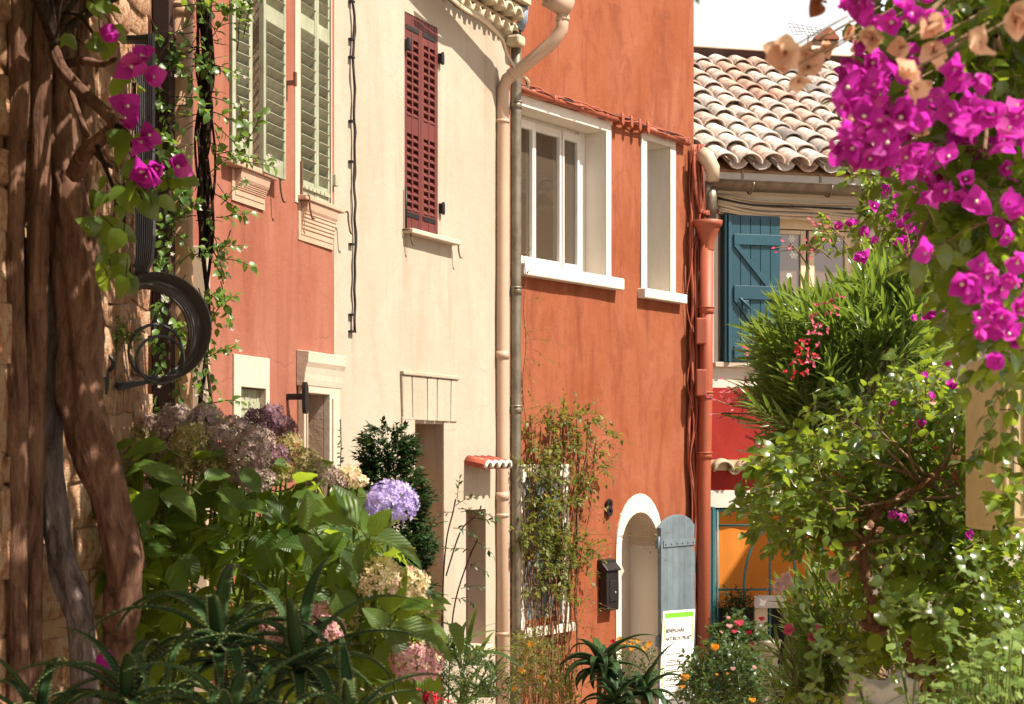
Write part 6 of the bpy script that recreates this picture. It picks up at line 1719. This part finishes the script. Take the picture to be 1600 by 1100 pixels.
# ------------------------------------------------------------------ vine on the orange red wall
vn = Plant('climbing_vine', 'fine leaved climbing vine with bare brown stems over the grey shuttered window', 'vine', (P(860, 0, 12.4).x, 12.4, -1.05))
VY = 12.45
def PV(x, y, Yq):
    return P(x, y, RD.W(RD.u(x), 0, 0).y - 0.16 + (Yq - VY) * 0.55)
for i in range(24):
    x0 = rng.uniform(815, 905); x1 = x0 + rng.uniform(-28, 45) * (1 if x0 > 840 else .5)
    top = rng.uniform(640, 820); ph = rng.uniform(0, 6)
    pts = []
    for k in range(10):
        t = k / 9; pts.append(PV(x0 + (x1 - x0) * t ** 1.4 + 6 * math.sin(t * 8 + ph) + rng.uniform(-3, 3), 1180 - (1180 - top) * t, VY + rng.uniform(-.12, .08)))
    vn.stem(spline(pts, 3), rng.choice([.004, .005, .007, .010]), 5)
pv = [(812, 690), (830, 650), (880, 640), (930, 650), (955, 685), (940, 760), (930, 850), (890, 930), (850, 940), (812, 900)]
for i in range(950):
    x, y = poly_pt(pv, rng)
    if noise.noise(Vector((x / 22, y / 30, 0.5))) < 0.02: continue
    if x > 905 and rng.random() < .25: continue
    vn.twig(PV(x, y, VY + rng.uniform(-.2, .1)), Vector((rng.uniform(-.6, 1), rng.uniform(-.8, .2), rng.uniform(-.5, .7))), rng.uniform(.10, .22), rng.randint(5, 9), 'v', L_SMALL, M['l_vine'], .052, rng, jit=.9, droop=.3, r=.0018, ang=55)
for (x, y, dx, dz, L, n) in ((900, 700, 1, .15, .45, 9), (910, 740, 1, .3, .35, 8), (905, 860, 1, .25, .55, 9), (915, 835, 1, .1, .6, 8), (890, 800, 1, -.1, .4, 8), (900, 930, 1, -.2, .35, 7), (955, 840, 1, .1, .5, 8), (985, 850, 1, -.35, .4, 7), (905, 880, 1, .5, .4, 8), (890, 980, 1, .2, .3, 6), (880, 690, 1, .3, .35, 10)):
    vn.twig(PV(x, y, VY - .1), Vector((dx, -.1, dz)), L, n, 'v', L_SMALL, M['l_vine'], .026, rng, jit=.6, droop=.3, r=.0022, segs=7)
for i in range(150):
    x, y = rng.uniform(815, 935), rng.uniform(860, 1100)
    vn.twig(PV(x, y, VY + rng.uniform(-.25, .1)), Vector((rng.uniform(-.8, 1), -.4, rng.uniform(-.6, .8))), rng.uniform(.08, .2), rng.randint(1, 6), 'v', L_SMALL, M['l_vine'], .024, rng, jit=1.1, r=.0016)
pts = spline([PV(822, 660, VY), PV(816, 600, VY), PV(822, 540, VY), PV(818, 480, VY), PV(822, 440, VY), PV(818, 395, VY)], 6)
vn.stem(pts, .003, 5)
for (x, y, dx, dz, L, n) in ((822, 520, 1, .4, .2, 7), (824, 470, 1, .3, .15, 6), (818, 500, .2, -1, .15, 6), (818, 560, .2, -1, .2, 7), (820, 600, .5, -1, .2, 7), (830, 530, 1, 0, .25, 6), (822, 640, .8, .2, .2, 7), (818, 440, .3, .8, .12, 5), (820, 560, 1, -.3, .15, 6), (818, 620, -.3, -1, .2, 6), (812, 470, -.5, -.6, .12, 5), (818, 400, .5, .3, .1, 4), (832, 545, 1, -.5, .22, 7)):
    vn.twig(PV(x, y, VY - .02), Vector((dx, -.25, dz)), L, n, 'v', L_OV, M['l_vine'], .034, rng, jit=.6, r=.0018)
vn.finish(stemmat=M['bark_red'])
lw_ = Plant('yellow_lantana', 'straggly green undergrowth with tiny yellow flowers at the foot of the vine', 'shrub', (P(840, 0, 11.2).x, 11.2, -1.0))
for i in range(240):
    x, y = poly_pt([(795, 1030), (830, 990), (880, 1030), (900, 1110), (790, 1110)], rng)
    lw_.twig(P(x, y, rng.uniform(10.9, 11.5)), rvec(rng, 0) + Vector((0, -.3, .4)), .14, 7, 's', L_SMALL, M['l_vine'], .034, rng, r=.0018)
for (x, y) in ((815, 1047), (829, 1006), (845, 1060), (803, 1075)):
    for k in range(7): lw_.leaf('fl', L_SMALL, M['f_orange'], orient(P(x, y, 10.85), Vector((math.cos(k), -.4, math.sin(k))), (0, -1, .2), .028))
for k in range(10):
    x = rng.uniform(800, 890); lw_.stem([P(x, 1020, 11.1), P(x + rng.uniform(-15, 15), 1130, 11.2)], .003, 4)
lw_.finish(stemmat=M['twig'])
yf = Plant('yellow_flowers', 'low bushy plant with yellow and red flowers before the arched doorway', 'flower', (P(985, 0, 11.6).x, 11.6, -1.05))
for i in range(130):
    x, y = rng.uniform(950, 1030), rng.uniform(1012, 1100)
    yf.twig(P(x, y, rng.uniform(11.4, 11.8)), rvec(rng, 0) + Vector((0, -.3, .4)), .10, 7, 's', L_SMALL, M['l_rose'], .03, rng, r=.0015)
for i in range(14):
    x, y = rng.uniform(955, 1015), rng.uniform(998, 1016); mt = 'f_red' if (i in (4, 9)) else 'f_orange'
    for k in range(7): yf.leaf('fl' + mt, L_SMALL, M[mt], orient(P(x, y, 11.35), Vector((math.cos(k * .9), -.5, math.sin(k * .9))), (0, -1, .2), .024))
yf.finish(stemmat=M['twig'])

# ------------------------------------------------------------------ roses and geraniums by the teal door
def bloom(pl, x, y, Y, r, mat, n=26, seed=0):
    q = random.Random(seed); c = P(x, y, Y) - pl.base; m = MB(); m.smooth = True
    for i in range(n):
        f = i / n; az = i * 2.4; el = 1.35 - 1.3 * f
        d = Vector((math.cos(az) * math.cos(el), math.sin(az) * math.cos(el) - .25, math.sin(el))).normalized()
        lf = leaf_mb('round', 1.0, .35, -1.1, 3)
        Mx = orient(c, d + Vector((0, -.3, .2)), Vector((0, 0, 1)) - d * .3, r * (.55 + .5 * f) * q.uniform(.85, 1.1))
        m.add([Mx @ Vector(v) for v in lf.v], lf.f)
    put('flower', m.mesh('flower', mat), pl.root)
ro = Plant('rose_bush', 'dark leaved rose bush with orange and yellow blooms below the teal door frame', 'rose bush', (P(1125, 0, 11.4).x, 11.4, -1.05))
for i in range(330):
    x, y = poly_pt([(1062, 1085), (1075, 1040), (1120, 1005), (1180, 1020), (1215, 1060), (1215, 1110), (1060, 1110)], rng)
    ro.twig(P(x, y, rng.uniform(11.1, 11.8)), rvec(rng, 0) + Vector((0, -.3, .3)), .12, 6, 'r', L_OV, M['l_rose'], .048, rng, r=.002)
for i, (x, y, r, mt) in enumerate(((1117, 1017, .05, 'f_orange'), (1070, 1064, .055, 'f_orange'), (1066, 1076, .03, 'f_orange'), (1179, 1046, .03, 'f_blush'), (1145, 1048, .028, 'f_blush'), (1120, 1056, .018, 'f_orange'), (1176, 1098, .04, 'f_orange'), (1137, 1054, .016, 'f_orange'))):
    bloom(ro, x, y, 11.0, r, M[mt], seed=i)
for k in range(14):
    x = rng.uniform(1080, 1190); ro.stem([P(x, 1020 + rng.uniform(0, 40), 11.3), P(x + rng.uniform(-12, 12), 1100, 11.4), P(1125 + (x - 1125) * .5, 1370, 11.4)], .0045, 5)
ro.finish(stemmat=M['greentwig'])
ge = Plant('geranium', 'geranium with deep red and pink blooms hanging by the orange blind', 'geranium', (P(1150, 0, 13.6).x, 13.6, -1.05))
MB().tube([(0, 0, 0), (0, 0, 1.05)], .03, 8).build('post', M['darkwood'], ge.root)
for i in range(170):
    x, y = poly_pt([(1118, 990), (1150, 965), (1185, 985), (1190, 1030), (1120, 1030)], rng)
    ge.twig(P(x, y, rng.uniform(13.4, 13.8)), rvec(rng, -.3) + Vector((0, -.4, 0)), .12, 6, 'g', L_ROUND, M['l_rose'], .05, rng, r=.002)
for i, (x, y, r, mt) in enumerate(((1140, 982, .045, 'f_blush'), (1138, 968, .03, 'f_blush'), (1155, 979, .06, 'f_rosepink'), (1147, 990, .045, 'f_rosepink'), (1170, 992, .04, 'f_wine'), (1175, 1014, .06, 'f_wine'), (1190, 970, .04, 'f_wine'), (1128, 990, .03, 'f_blush'))):
    bloom(ge, x, y, 13.3, r, M[mt], seed=20 + i)
ge.finish(stemmat=M['greentwig'])
hg = Plant('hanging_plant', 'dark trailing plant in a hanging pot on the teal trellis', 'plant', P(1150, 955, 15.25))
for i in range(120):
    x, y = rng.uniform(1133, 1168), rng.uniform(926, 968)
    hg.twig(P(x, y, 15.25 + rng.uniform(-.12, .08)), rvec(rng, -1) + Vector((0, -.3, .1)), .11, 8, 'h', L_SMALL, M['l_conif'], .03, rng, r=.0015)
MB().tube([(0, 0, -.10), (0, 0, .02)], [.07, .095], 14).build('pot', M['darkwood'], hg.root)
for dx in (-.03, .03): MB().tube([(dx, 0, 0), (dx, .08, .20)], .003, 5).build('wire', M['black'], hg.root)
hg.finish(stemmat=M['darktwig'])
bk = empty('zinc_planter', P(1192, 1075, 13.4)); bk.location.z = -1.05; tag(bk, 'grey zinc bucket planter standing by the doorway under the oleander', 'planter')
zt_ = P(0, 1000, 13.4).z + 1.05
MB().tube([(0, 0, zt_ - .42), (.02, 0, zt_ - .02), (.02, 0, zt_)], [.075, .125, .132], 20).build('bucket', M['zinc'], bk)
MB().tube([(0, 0, 0), (0, 0, zt_ - .43)], .06, 10).build('stand', M['darkwood'], bk)
MB().tube([(.02, 0, zt_ - .03), (.02, 0, zt_ - .012)], [.115, .115], 20).build('soil', M['soil'], bk)

# ------------------------------------------------------------------ oleanders
def oleander(name, label, cx_, base, tips, n_per, rng, Yr, size=.15, leafn=9):
    pl = Plant(name, label, 'oleander', base)
    for (x, y) in tips:
        qx, qy = project(Vector(cx_)); x, y = qx + (x - qx) * .92, qy + (y - qy) * .92
        for k in range(n_per):
            Yt = rng.uniform(*Yr)
            tip = P(x + rng.uniform(-22, 22), y + rng.uniform(-22, 22), Yt)
            st = Vector(cx_) + Vector((rng.uniform(-.2, .25), rng.uniform(-.25, .25), rng.uniform(-.1, .35)))
            mid = st.lerp(tip, .55) + Vector((0, 0, -.05))
            pl.stem(spline([st, mid, tip], 4), .004, 4)
            d = (tip - mid).normalized()
            pl.twig(tip - d * .30, d, .34, leafn, rng.choice(['a', 'b']), None, M['l_olean'], size, rng, droop=-.05, ang=42, r=0, whorl=3, upj=.7, jit=.15) if False else None
            key = rng.choice(['a', 'b']); mb = L_LANCE if key == 'a' else L_LANCE2
            pl.twig(tip - d * .45, d, .48, leafn, key, mb, M['l_olean'], size, rng, droop=-.03, ang=34, r=.003, whorl=3, upj=.7, jit=.15)
    return pl
tips = [(1185, 555), (1190, 600), (1205, 520), (1180, 645), (1205, 690), (1225, 470), (1250, 500), (1240, 560), (1235, 620), (1255, 660), (1288, 490), (1302, 468), (1338, 440), (1300, 500), (1290, 540), (1375, 425), (1350, 460), (1340, 500), (1330, 560), (1400, 420), (1390, 470), (1380, 520), (1420, 440), (1425, 500), (1440, 400), (1455, 460), (1220, 740), (1200, 720), (1265, 600), (1310, 610), (1450, 540), (1410, 560), (1225, 540), (1265, 540)]
ol = oleander('oleander', 'tall oleander bush with long narrow leaves and red buds before the teal shutter', P(1365, 680, 9.4), (P(1365, 0, 9.4).x, 9.4, -.55), tips, 6, rng, (7.7, 8.8), size=.19, leafn=12)
for i in range(9):
    p = P(1365, 680, 9.4); ol.stem(spline([Vector((p.x + rng.uniform(-.15, .15), 9.4, -.55)), p + rvec(rng) * .2], 3), .014, 6)
for i in range(90):
    x, y = poly_pt([(1230, 570), (1300, 525), (1380, 480), (1440, 490), (1440, 600), (1340, 660), (1240, 680)], rng)
    d = Vector((-(1400 - x) / 220 + rng.uniform(-.4, .4), -.45, rng.uniform(.3, 1))).normalized(); Yq = rng.uniform(7.5, 8.0)
    p = P(x, y, Yq)
    ol.stem([P(1365, 690, 8.2), p], .003, 4)
    ol.twig(p - d * .1, d, .34, 9, 'a', L_LANCE, M['l_olean'], .18, rng, droop=-.03, ang=34, r=.003, whorl=3, upj=.7, jit=.15)
for (x, y, n) in ((1275, 500, 7), (1285, 515, 7), (1258, 555, 8), (1268, 545, 6), (1246, 575, 8), (1280, 560, 6), (1262, 525, 6), (1240, 590, 5), (1250, 540, 5), (1148, 634, 4), (1140, 615, 2), (1290, 475, 6), (1310, 470, 5), (1300, 485, 5), (1188, 690, 4), (1260, 570, 6)):
    for k in range(n - 2):
        p = P(x + rng.uniform(-14, 14), y + rng.uniform(-12, 12), 7.15)
        mt = M['f_red'] if y > 520 and x > 1200 and rng.random() < .5 else M['f_rosepink']
        for w in range(4):
            ol.leaf('fl' + mt.name, L_SMALL, mt, orient(p, rvec(rng) + Vector((0, -.4, .2)), (0, -1, .3), rng.uniform(.010, .022)))
for (x, y, x2, y2) in ((1265, 420, 1235, 380), (1300, 405, 1268, 385), (1310, 395, 1285, 352), (1325, 385, 1300, 355), (1215, 650, 1130, 630), (1215, 655, 1128, 645), (1205, 660, 1140, 605), (1225, 640, 1150, 600), (1200, 560, 1178, 545), (1210, 700, 1180, 690), (1290, 540, 1240, 480)):
    a, b = P(x, y, 8.3), P(x2, y2, 8.2)
    ol.stem([a, a.lerp(b, .5) + Vector((0, 0, .01)), b], .0035, 5)
    for k in range(6):
        q = a.lerp(b, rng.uniform(.45, 1)); e = q + Vector((rng.uniform(-.09, .02), -.02, rng.uniform(-.03, .06)))
        ol.stem([q, e], .0022, 4)
        ol.leaf('bud', L_SMALL, M['f_rosepink'], orient(e, e - q, (0, -1, .3), .024))
ol.finish(stemmat=M['twig'])
tips = [(1225, 945), (1220, 990), (1230, 1030), (1240, 905), (1260, 880), (1275, 920), (1215, 1065), (1255, 975), (1270, 1020), (1300, 890), (1310, 950), (1245, 1070), (1290, 1000), (1285, 1060), (1320, 1010), (1230, 970), (1320, 1070), (1340, 930)]
o2 = oleander('oleander', 'low oleander with pale lit leaves and blush flowers beside the trellis', P(1330, 1120, 8.1), (P(1330, 0, 8.1).x, 8.1, -.3), tips, 4, rng, (7.6, 8.3), size=.15, leafn=8)
for (x, y) in ((1218, 910), (1228, 902), (1215, 920), (1232, 915), (1300, 898), (1304, 903)):
    for k in range(5): o2.leaf('fl', L_ROUND, M['f_blush'], orient(P(x, y, 7.5), Vector((math.cos(k * 1.26), -.5, math.sin(k * 1.26))), (0, -1, .2), .028))
for (x, y) in ((1232, 983), (1270, 995), (1275, 985)):
    for k in range(6): o2.leaf('fr', L_ROUND, M['f_rosepink'], orient(P(x, y, 7.6), Vector((math.cos(k * 1.26), -.5, math.sin(k * 1.26))), (0, -1, .2), .03))
o2.finish(stemmat=M['twig'])

# ------------------------------------------------------------------ bougainvillea shrub on the right
bs = Plant('bougainvillea_shrub', 'leafy bougainvillea shrub with crooked bare limbs on the right of the lane', 'shrub', (P(1450, 0, 7.0).x, 7.0, 0.0))
def limb(pts, rpx, n=8, lump=.22, seed=0.0, nm='branch', mat=None):
    q = spline([P(*p) - bs.base for p in pts], n); rr = [r * 6.9 / FOC for r in lerp_list(rpx, len(q))]
    MB().tube(q, rr, 10, lump=lump, seed=seed).build(nm, mat or M['bark_red'], bs.root)
limb([(1427, 1420, 6.9), (1428, 1060, 6.9), (1425, 1000, 6.85), (1424, 982, 6.8)], [15, 14, 13, 14], nm='trunk')
limb([(1344, 971, 6.75), (1356, 977, 6.75), (1390, 984, 6.78), (1426, 984, 6.82), (1434, 975, 6.84)], [4, 9, 10, 11, 10], seed=2)
limb([(1360, 980, 6.76), (1362, 940, 6.72), (1352, 895, 6.7), (1346, 865, 6.7), (1352, 845, 6.7)], [9, 8, 8, 8.5, 9], seed=4)
limb([(1350, 850, 6.7), (1372, 800, 6.68), (1410, 775, 6.65), (1445, 755, 6.65), (1470, 730, 6.7), (1500, 700, 6.8)], [8, 7, 6.5, 6, 5, 3], seed=6)
limb([(1350, 850, 6.7), (1345, 820, 6.72), (1372, 775, 6.78), (1392, 748, 6.82), (1440, 722, 6.9)], [7, 6, 5, 4, 2.5], seed=8)
limb([(1350, 848, 6.7), (1310, 850, 6.68), (1280, 842, 6.66), (1240, 825, 6.62)], [5, 3.5, 2.8, 2], seed=10)
limb([(1470, 1420, 7.1), (1462, 1075, 7.1), (1478, 980, 7.05), (1495, 920, 7.0), (1530, 850, 7.0), (1545, 760, 7.0)], [14, 13, 11, 9, 8, 5], seed=12, nm='trunk')
limb([(1490, 935, 7.0), (1515, 960, 7.0), (1530, 1000, 7.1)], [6, 5, 4], seed=14)
tw = [((1450, 745), (1400, 690), (1370, 668)), ((1440, 760), (1380, 700), (1330, 660)), ((1450, 750), (1340, 715), (1285, 700)), ((1455, 755), (1510, 790), (1560, 825)), ((1470, 735), (1540, 700), (1590, 680)), ((1445, 770), (1350, 790), (1300, 795)), ((1400, 780), (1500, 775), (1540, 765)), ((1450, 760), (1480, 720), (1500, 640)), ((1440, 760), (1420, 700), (1440, 630)), ((1350, 850), (1390, 840), (1440, 835)), ((1352, 855), (1380, 880), (1400, 905)), ((1350, 845), (1310, 800), (1270, 760)), ((1352, 850), (1330, 870), (1300, 900)), ((1460, 745), (1560, 790), (1580, 830)), ((1372, 800), (1330, 770), (1280, 770)), ((1410, 775), (1420, 820), (1440, 850))]
for i, (a, b, c) in enumerate(tw):
    q = spline([P(*a, 6.7), P(b[0] + rng.uniform(-8, 8), b[1], 6.55), P(*c, 6.5)], 6)
    MB().tube([p - bs.base for p in q], [.0085 * (1 - .7 * k / (len(q) - 1)) for k in range(len(q))], 6).build('branch', M['twig'], bs.root)
pR = [(1195, 770), (1230, 705), (1330, 655), (1430, 590), (1550, 590), (1590, 690), (1590, 770), (1550, 850), (1500, 900), (1400, 850), (1330, 845), (1235, 850), (1200, 800)]
for i in range(720):
    x, y = poly_pt(pR, rng)
    Yq = rng.uniform(6.35, 7.5)
    if 1280 < x < 1520 and 660 < y < 850 and Yq < 6.65 and rng.random() < .75: Yq += .4
    mb, k = (L_OV, 'a') if rng.random() < .6 else (L_HEART, 'b')
    bs.twig(P(x, y, Yq), rvec(rng, -.5) + Vector(((x - 1400) / 250, -.35, .1)), rng.uniform(.12, .26), rng.randint(6, 10), k, mb, M['l_boug'], .056, rng, droop=.45, ang=58, r=.0022, upj=.9)
for (x, y) in ((1570, 600), (1562, 640), (1575, 680), (1585, 650), (1570, 790), (1590, 740), (1555, 660), (1165, 725), (1180, 715), (1230, 740), (1210, 770), (1200, 800), (1560, 700), (1575, 760), (1580, 720), (1560, 820), (1570, 800)):
    bs.twig(P(x, y, 6.4 if x < 1550 else 4.95), Vector((rng.uniform(-.6, .6), -.3, rng.uniform(-.8, .3))), .15, 8, 'b', L_HEART, M['l_boug'], .06, rng, r=.002)
for i in range(420):
    x, y = poly_pt([(1330, 860), (1500, 880), (1590, 860), (1590, 1090), (1330, 1095)], rng)
    bs.twig(P(x, y, rng.uniform(7.0, 7.8)), rvec(rng, -.3) + Vector((0, -.3, .2)), .2, 7, 'a', L_OV, M['l_boug'], .06, rng, r=.002)
for i in range(60):
    x, y = poly_pt([(1360, 890), (1420, 860), (1520, 900), (1500, 1010), (1380, 1020), (1355, 960)], rng)
    bs.leaf('lime', L_ROUND, M['l_lime'], orient(P(x, y, rng.uniform(6.5, 7.0)), Vector((rng.uniform(-.8, .8), -.3, rng.uniform(-.9, .3))), Vector((.3, -.8, .5)) + rvec(rng) * .4, rng.uniform(.06, .115)))
for (x, y) in ((1400, 800), (1412, 802), (1488, 604), (1492, 608), (1518, 590), (1458, 612), (1432, 492), (1390, 630), (1512, 840), (1440, 655), (1478, 560), (1450, 590)):
    flowers(bs, x, y, 6.4, .036, 1, rng)
for (x, y) in ((1370, 828), (1362, 825), (1452, 628), (1495, 720)):
    flowers(bs, x, y, 6.4, .034, 1, rng, FLP)
for i in range(170):
    x, y = poly_pt([(1490, 840), (1560, 850), (1610, 840), (1610, 1060), (1480, 1060)], rng)
    bs.twig(P(x, y, rng.uniform(6.2, 7.2)), rvec(rng, -.5) + Vector((0, -.3, 0)), .2, 8, 'b', L_HEART, M['l_boug'], .06, rng, r=.002)
bs.finish(stemmat=M['twig'])

# ------------------------------------------------------------------ bougainvillea spilling in from the upper right
bu_ = Plant('bougainvillea', 'magenta bougainvillea with dried peach bracts spilling over the ochre pillar', 'bougainvillea', (1.62, 5.0, 0.0))
MB().tube(spline([(0.05, .1, 0), (.02, .05, 1.5), (-.03, 0, 2.6), (-.15, -.3, 3.1)], 5), [.05 - .0012 * i for i in range(16)], 10, lump=.3).build('trunk', M['bark'], bu_.root)
for i in range(16):
    x, y = rng.uniform(1400, 1600), rng.uniform(40, 480)
    q = spline([Vector((1.6, 4.8, 3.0)), P(1580, rng.uniform(-80, 100), 4.0), P(x, y, rng.uniform(3.2, 4.6))], 6)
    bu_.stem(q, .005, 5)
pU = [(1425, 0), (1620, -20), (1620, 560), (1570, 570), (1510, 440), (1480, 340), (1490, 250), (1450, 150), (1400, 80)]
for i in range(560):
    x, y = poly_pt(pU, rng)
    Yq = rng.uniform(3.6, 5.1)
    bu_.twig(P(x, y, Yq), rvec(rng, -.8) + Vector((-.3, -.2, -.1)), rng.uniform(.12, .22), 8, 'a', L_OV, M['l_boug'], .062, rng, droop=.5, ang=58, r=.0022, upj=.9)
pM = [(1352, 280), (1395, 240), (1460, 250), (1500, 330), (1520, 480), (1490, 560), (1430, 520), (1410, 440), (1390, 395), (1340, 400), (1290, 362), (1300, 345), (1350, 335)]
for i in range(190):
    x, y = poly_pt(pM, rng)
    bu_.twig(P(x, y, rng.uniform(9.3, 10.0)), rvec(rng, -.6) + Vector((-.4, -.2, 0)), .22, 9, 'b', L_OV, M['l_boug'], .068, rng, droop=.5, r=.002, upj=.9)
for i in range(520):  # unseen leaves beyond the right edge, added to shade the mass in view
    p = Vector((rng.uniform(1.4, 2.1), rng.uniform(3.2, 5.3), rng.uniform(2.5, 3.7)))
    if p.x < .318 * p.y and p.z < 1.65 + .28 * p.y: continue
    bu_.twig(p, rvec(rng, -.5), .25, 9, 'a', L_OV, M['l_boug'], .075, rng, r=.003, upj=.9)
bu_.stem(spline([(1.7, 5.2, 2.9), (2.1, 6.9, 2.95), P(1440, 300, 9.6), P(1450, 480, 9.8)], 6), .012, 6)
for (x, y, s) in ((1640, 20, 50), ):
    pass
for (x, y, sz, n) in ((1345, 25, 50, 3), (1375, 10, 55, 3), (1410, 30, 60, 3), (1440, 50, 50, 2), (1360, 115, 50, 3), (1345, 150, 55, 3), (1375, 150, 60, 3), (1400, 185, 60, 3), (1350, 200, 60, 3), (1335, 225, 50, 3), (1385, 225, 55, 3), (1420, 165, 50, 2), (1440, 190, 55, 2), (1365, 245, 50, 2), (1405, 235, 50, 2), (1475, 215, 40, 2), (1465, 240, 48, 2), (1470, 195, 40, 2), (1515, 125, 60, 2), (1540, 115, 55, 1), (1540, 170, 65, 2), (1560, 200, 60, 2), (1525, 190, 55, 2), (1580, 170, 50, 1), (1570, 220, 50, 1), (1505, 285, 45, 1), (1512, 312, 45, 1), (1568, 325, 60, 1), (1565, 350, 45, 1), (1590, 340, 45, 1), (1455, 395, 55, 1), (1470, 385, 40, 1), (1520, 440, 60, 2), (1550, 430, 60, 2), (1535, 475, 65, 2), (1565, 465, 60, 2), (1585, 485, 60, 1), (1575, 520, 50, 1), (1522, 525, 50, 1), (1570, 558, 55, 1), (1592, 400, 55, 1), (1560, 500, 50, 1), (1440, 95, 50, 1), (1430, 15, 50, 2), (1480, 20, 50, 1), (1590, 440, 50, 1)):
    Yf = .062 * FOC / (sz * 1.0); Yf = min(max(Yf, 2.7), 4.4)
    flowers(bu_, x, y, Yf, sz * .62 / FOC * Yf, n, rng, spread=1.0, bias=(-.2, -.8, -.3))
for (x, y, sz, n) in ((1235, 85, 62, 2), (1245, 112, 60, 2), (1268, 78, 50, 1), (1285, 70, 45, 1), (1262, 108, 50, 1), (1325, 62, 48, 1), (1340, 68, 48, 1), (1385, 60, 55, 2), (1415, 72, 55, 1), (1412, 128, 60, 2), (1430, 115, 50, 1), (1455, 95, 55, 1), (1515, 75, 66, 1), (1450, 35, 60, 1), (1460, 70, 50, 1), (1585, 20, 60, 2), (1440, 130, 45, 1), (1420, 250, 40, 1)):
    Yf = min(max(.06 * FOC / sz, 2.6), 4.0)
    flowers(bu_, x, y, Yf, sz * .62 / FOC * Yf, n, rng, FLP, spread=.9, bias=(0, -.8, -.5))
    bu_.stem([P(x, y - 10, Yf), P(x + 35, y - 30, Yf + .05), P(x + 90, y - 60, Yf + .15)], .0016, 4)
flowers(bu_, 1283, 4, 2.8, .035, 1, rng, [bract_flower(0, 40, 77).mesh('flower', [M['brown_bract'], M['brown_bract']])])
for i in range(85):
    x, y = poly_pt(pM, rng) if i % 3 else (rng.uniform(1395, 1470), rng.uniform(310, 400))
    flowers(bu_, x, y, rng.uniform(9.0, 9.4), .055, 1, rng, bias=(-.3, -.7, 0))
for (x, y) in ((1440, 490), (1452, 500), (1465, 485), (1470, 500), (1458, 478), (1355, 402), (1350, 398)):
    flowers(bu_, x, y, 7.1, .05, 1, rng)
for i in range(120):
    x, y = poly_pt([(1325, 90), (1400, 60), (1440, 130), (1470, 230), (1480, 330), (1440, 300), (1400, 270), (1330, 260)], rng)
    Yf = rng.uniform(3.2, 4.6)
    flowers(bu_, x, y, Yf, .040, 1, rng, FLW if rng.random() < .93 else FLP, bias=(-.3, -.7, -.3))
for i in range(70):
    x, y = poly_pt([(1470, 120), (1600, 110), (1600, 560), (1550, 570), (1510, 480), (1480, 300)], rng)
    flowers(bu_, x, y, rng.uniform(3.0, 4.4), .040, 1, rng, bias=(-.3, -.7, -.3))
bu_.finish(stemmat=M['twig'])

# ------------------------------------------------------------------ pale clover-like weeds close to the camera, lower right
wd = Plant('pale_weed', 'blurred pale leaved weeds with long green stems closest to the camera at lower right', 'weed', (P(1480, 0, 4.4).x, 4.4, 0.0))
for pts in ([(1260, 1100), (1282, 1030), (1265, 960), (1250, 920)], [(1420, 1100), (1400, 1000), (1385, 940), (1378, 900)], [(1540, 1100), (1530, 1030), (1490, 985), (1450, 960), (1400, 950)], [(1600, 1010), (1570, 970), (1540, 935), (1520, 900)], [(1500, 1100), (1480, 1020), (1470, 960)], [(1590, 1100), (1575, 1040), (1560, 1000)], [(1350, 1100), (1330, 1040), (1290, 1010)]):
    q = spline([P(x, y, 4.3 + rng.uniform(-.3, .3)) for x, y in pts], 6)
    wd.stem(q, .0042, 6)
    wd.stem([q[0], Vector((q[0].x, q[0].y + .1, 0.0))], .0045, 6)
    for p in q[::2]:
        for k in range(3):
            wd.leaf('w', L_ROUND, M['l_weed'], orient(p + rvec(rng) * .02, rvec(rng, -.2), Vector((0.2, -.5, .8)) + rvec(rng) * .4, rng.uniform(.02, .038)))
for i in range(95):
    x, y = poly_pt([(1440, 1075), (1420, 1030), (1480, 1060), (1540, 1000), (1610, 980), (1610, 1110), (1430, 1110)], rng)
    c = P(x, y, rng.uniform(4.0, 5.0)); a0 = rng.uniform(0, 6)
    for k in range(3):
        wd.leaf('w', L_ROUND, M['l_weed'], orient(c, Vector((math.cos(a0 + 2.1 * k), math.sin(a0 + 2.1 * k), rng.uniform(-.2, .3))), Vector((0, -.3, 1)) + rvec(rng) * .3, rng.uniform(.022, .045)))
    wd.stem([c, c + Vector((rng.uniform(-.04, .04), 0, -.25))], .0016, 4)
for (x, y) in ((1375, 915), (1362, 905), (1368, 925), (1580, 880), (1572, 872), (1588, 870), (1450, 945), (1445, 955)):
    for k in range(5): wd.leaf('wf', L_SMALL, M['f_white'], orient(P(x, y, 4.2), Vector((math.cos(k * 1.26), -.4, math.sin(k * 1.26))), (0, -1, .2), .010))
wd.finish(stemmat=M['greentwig'])
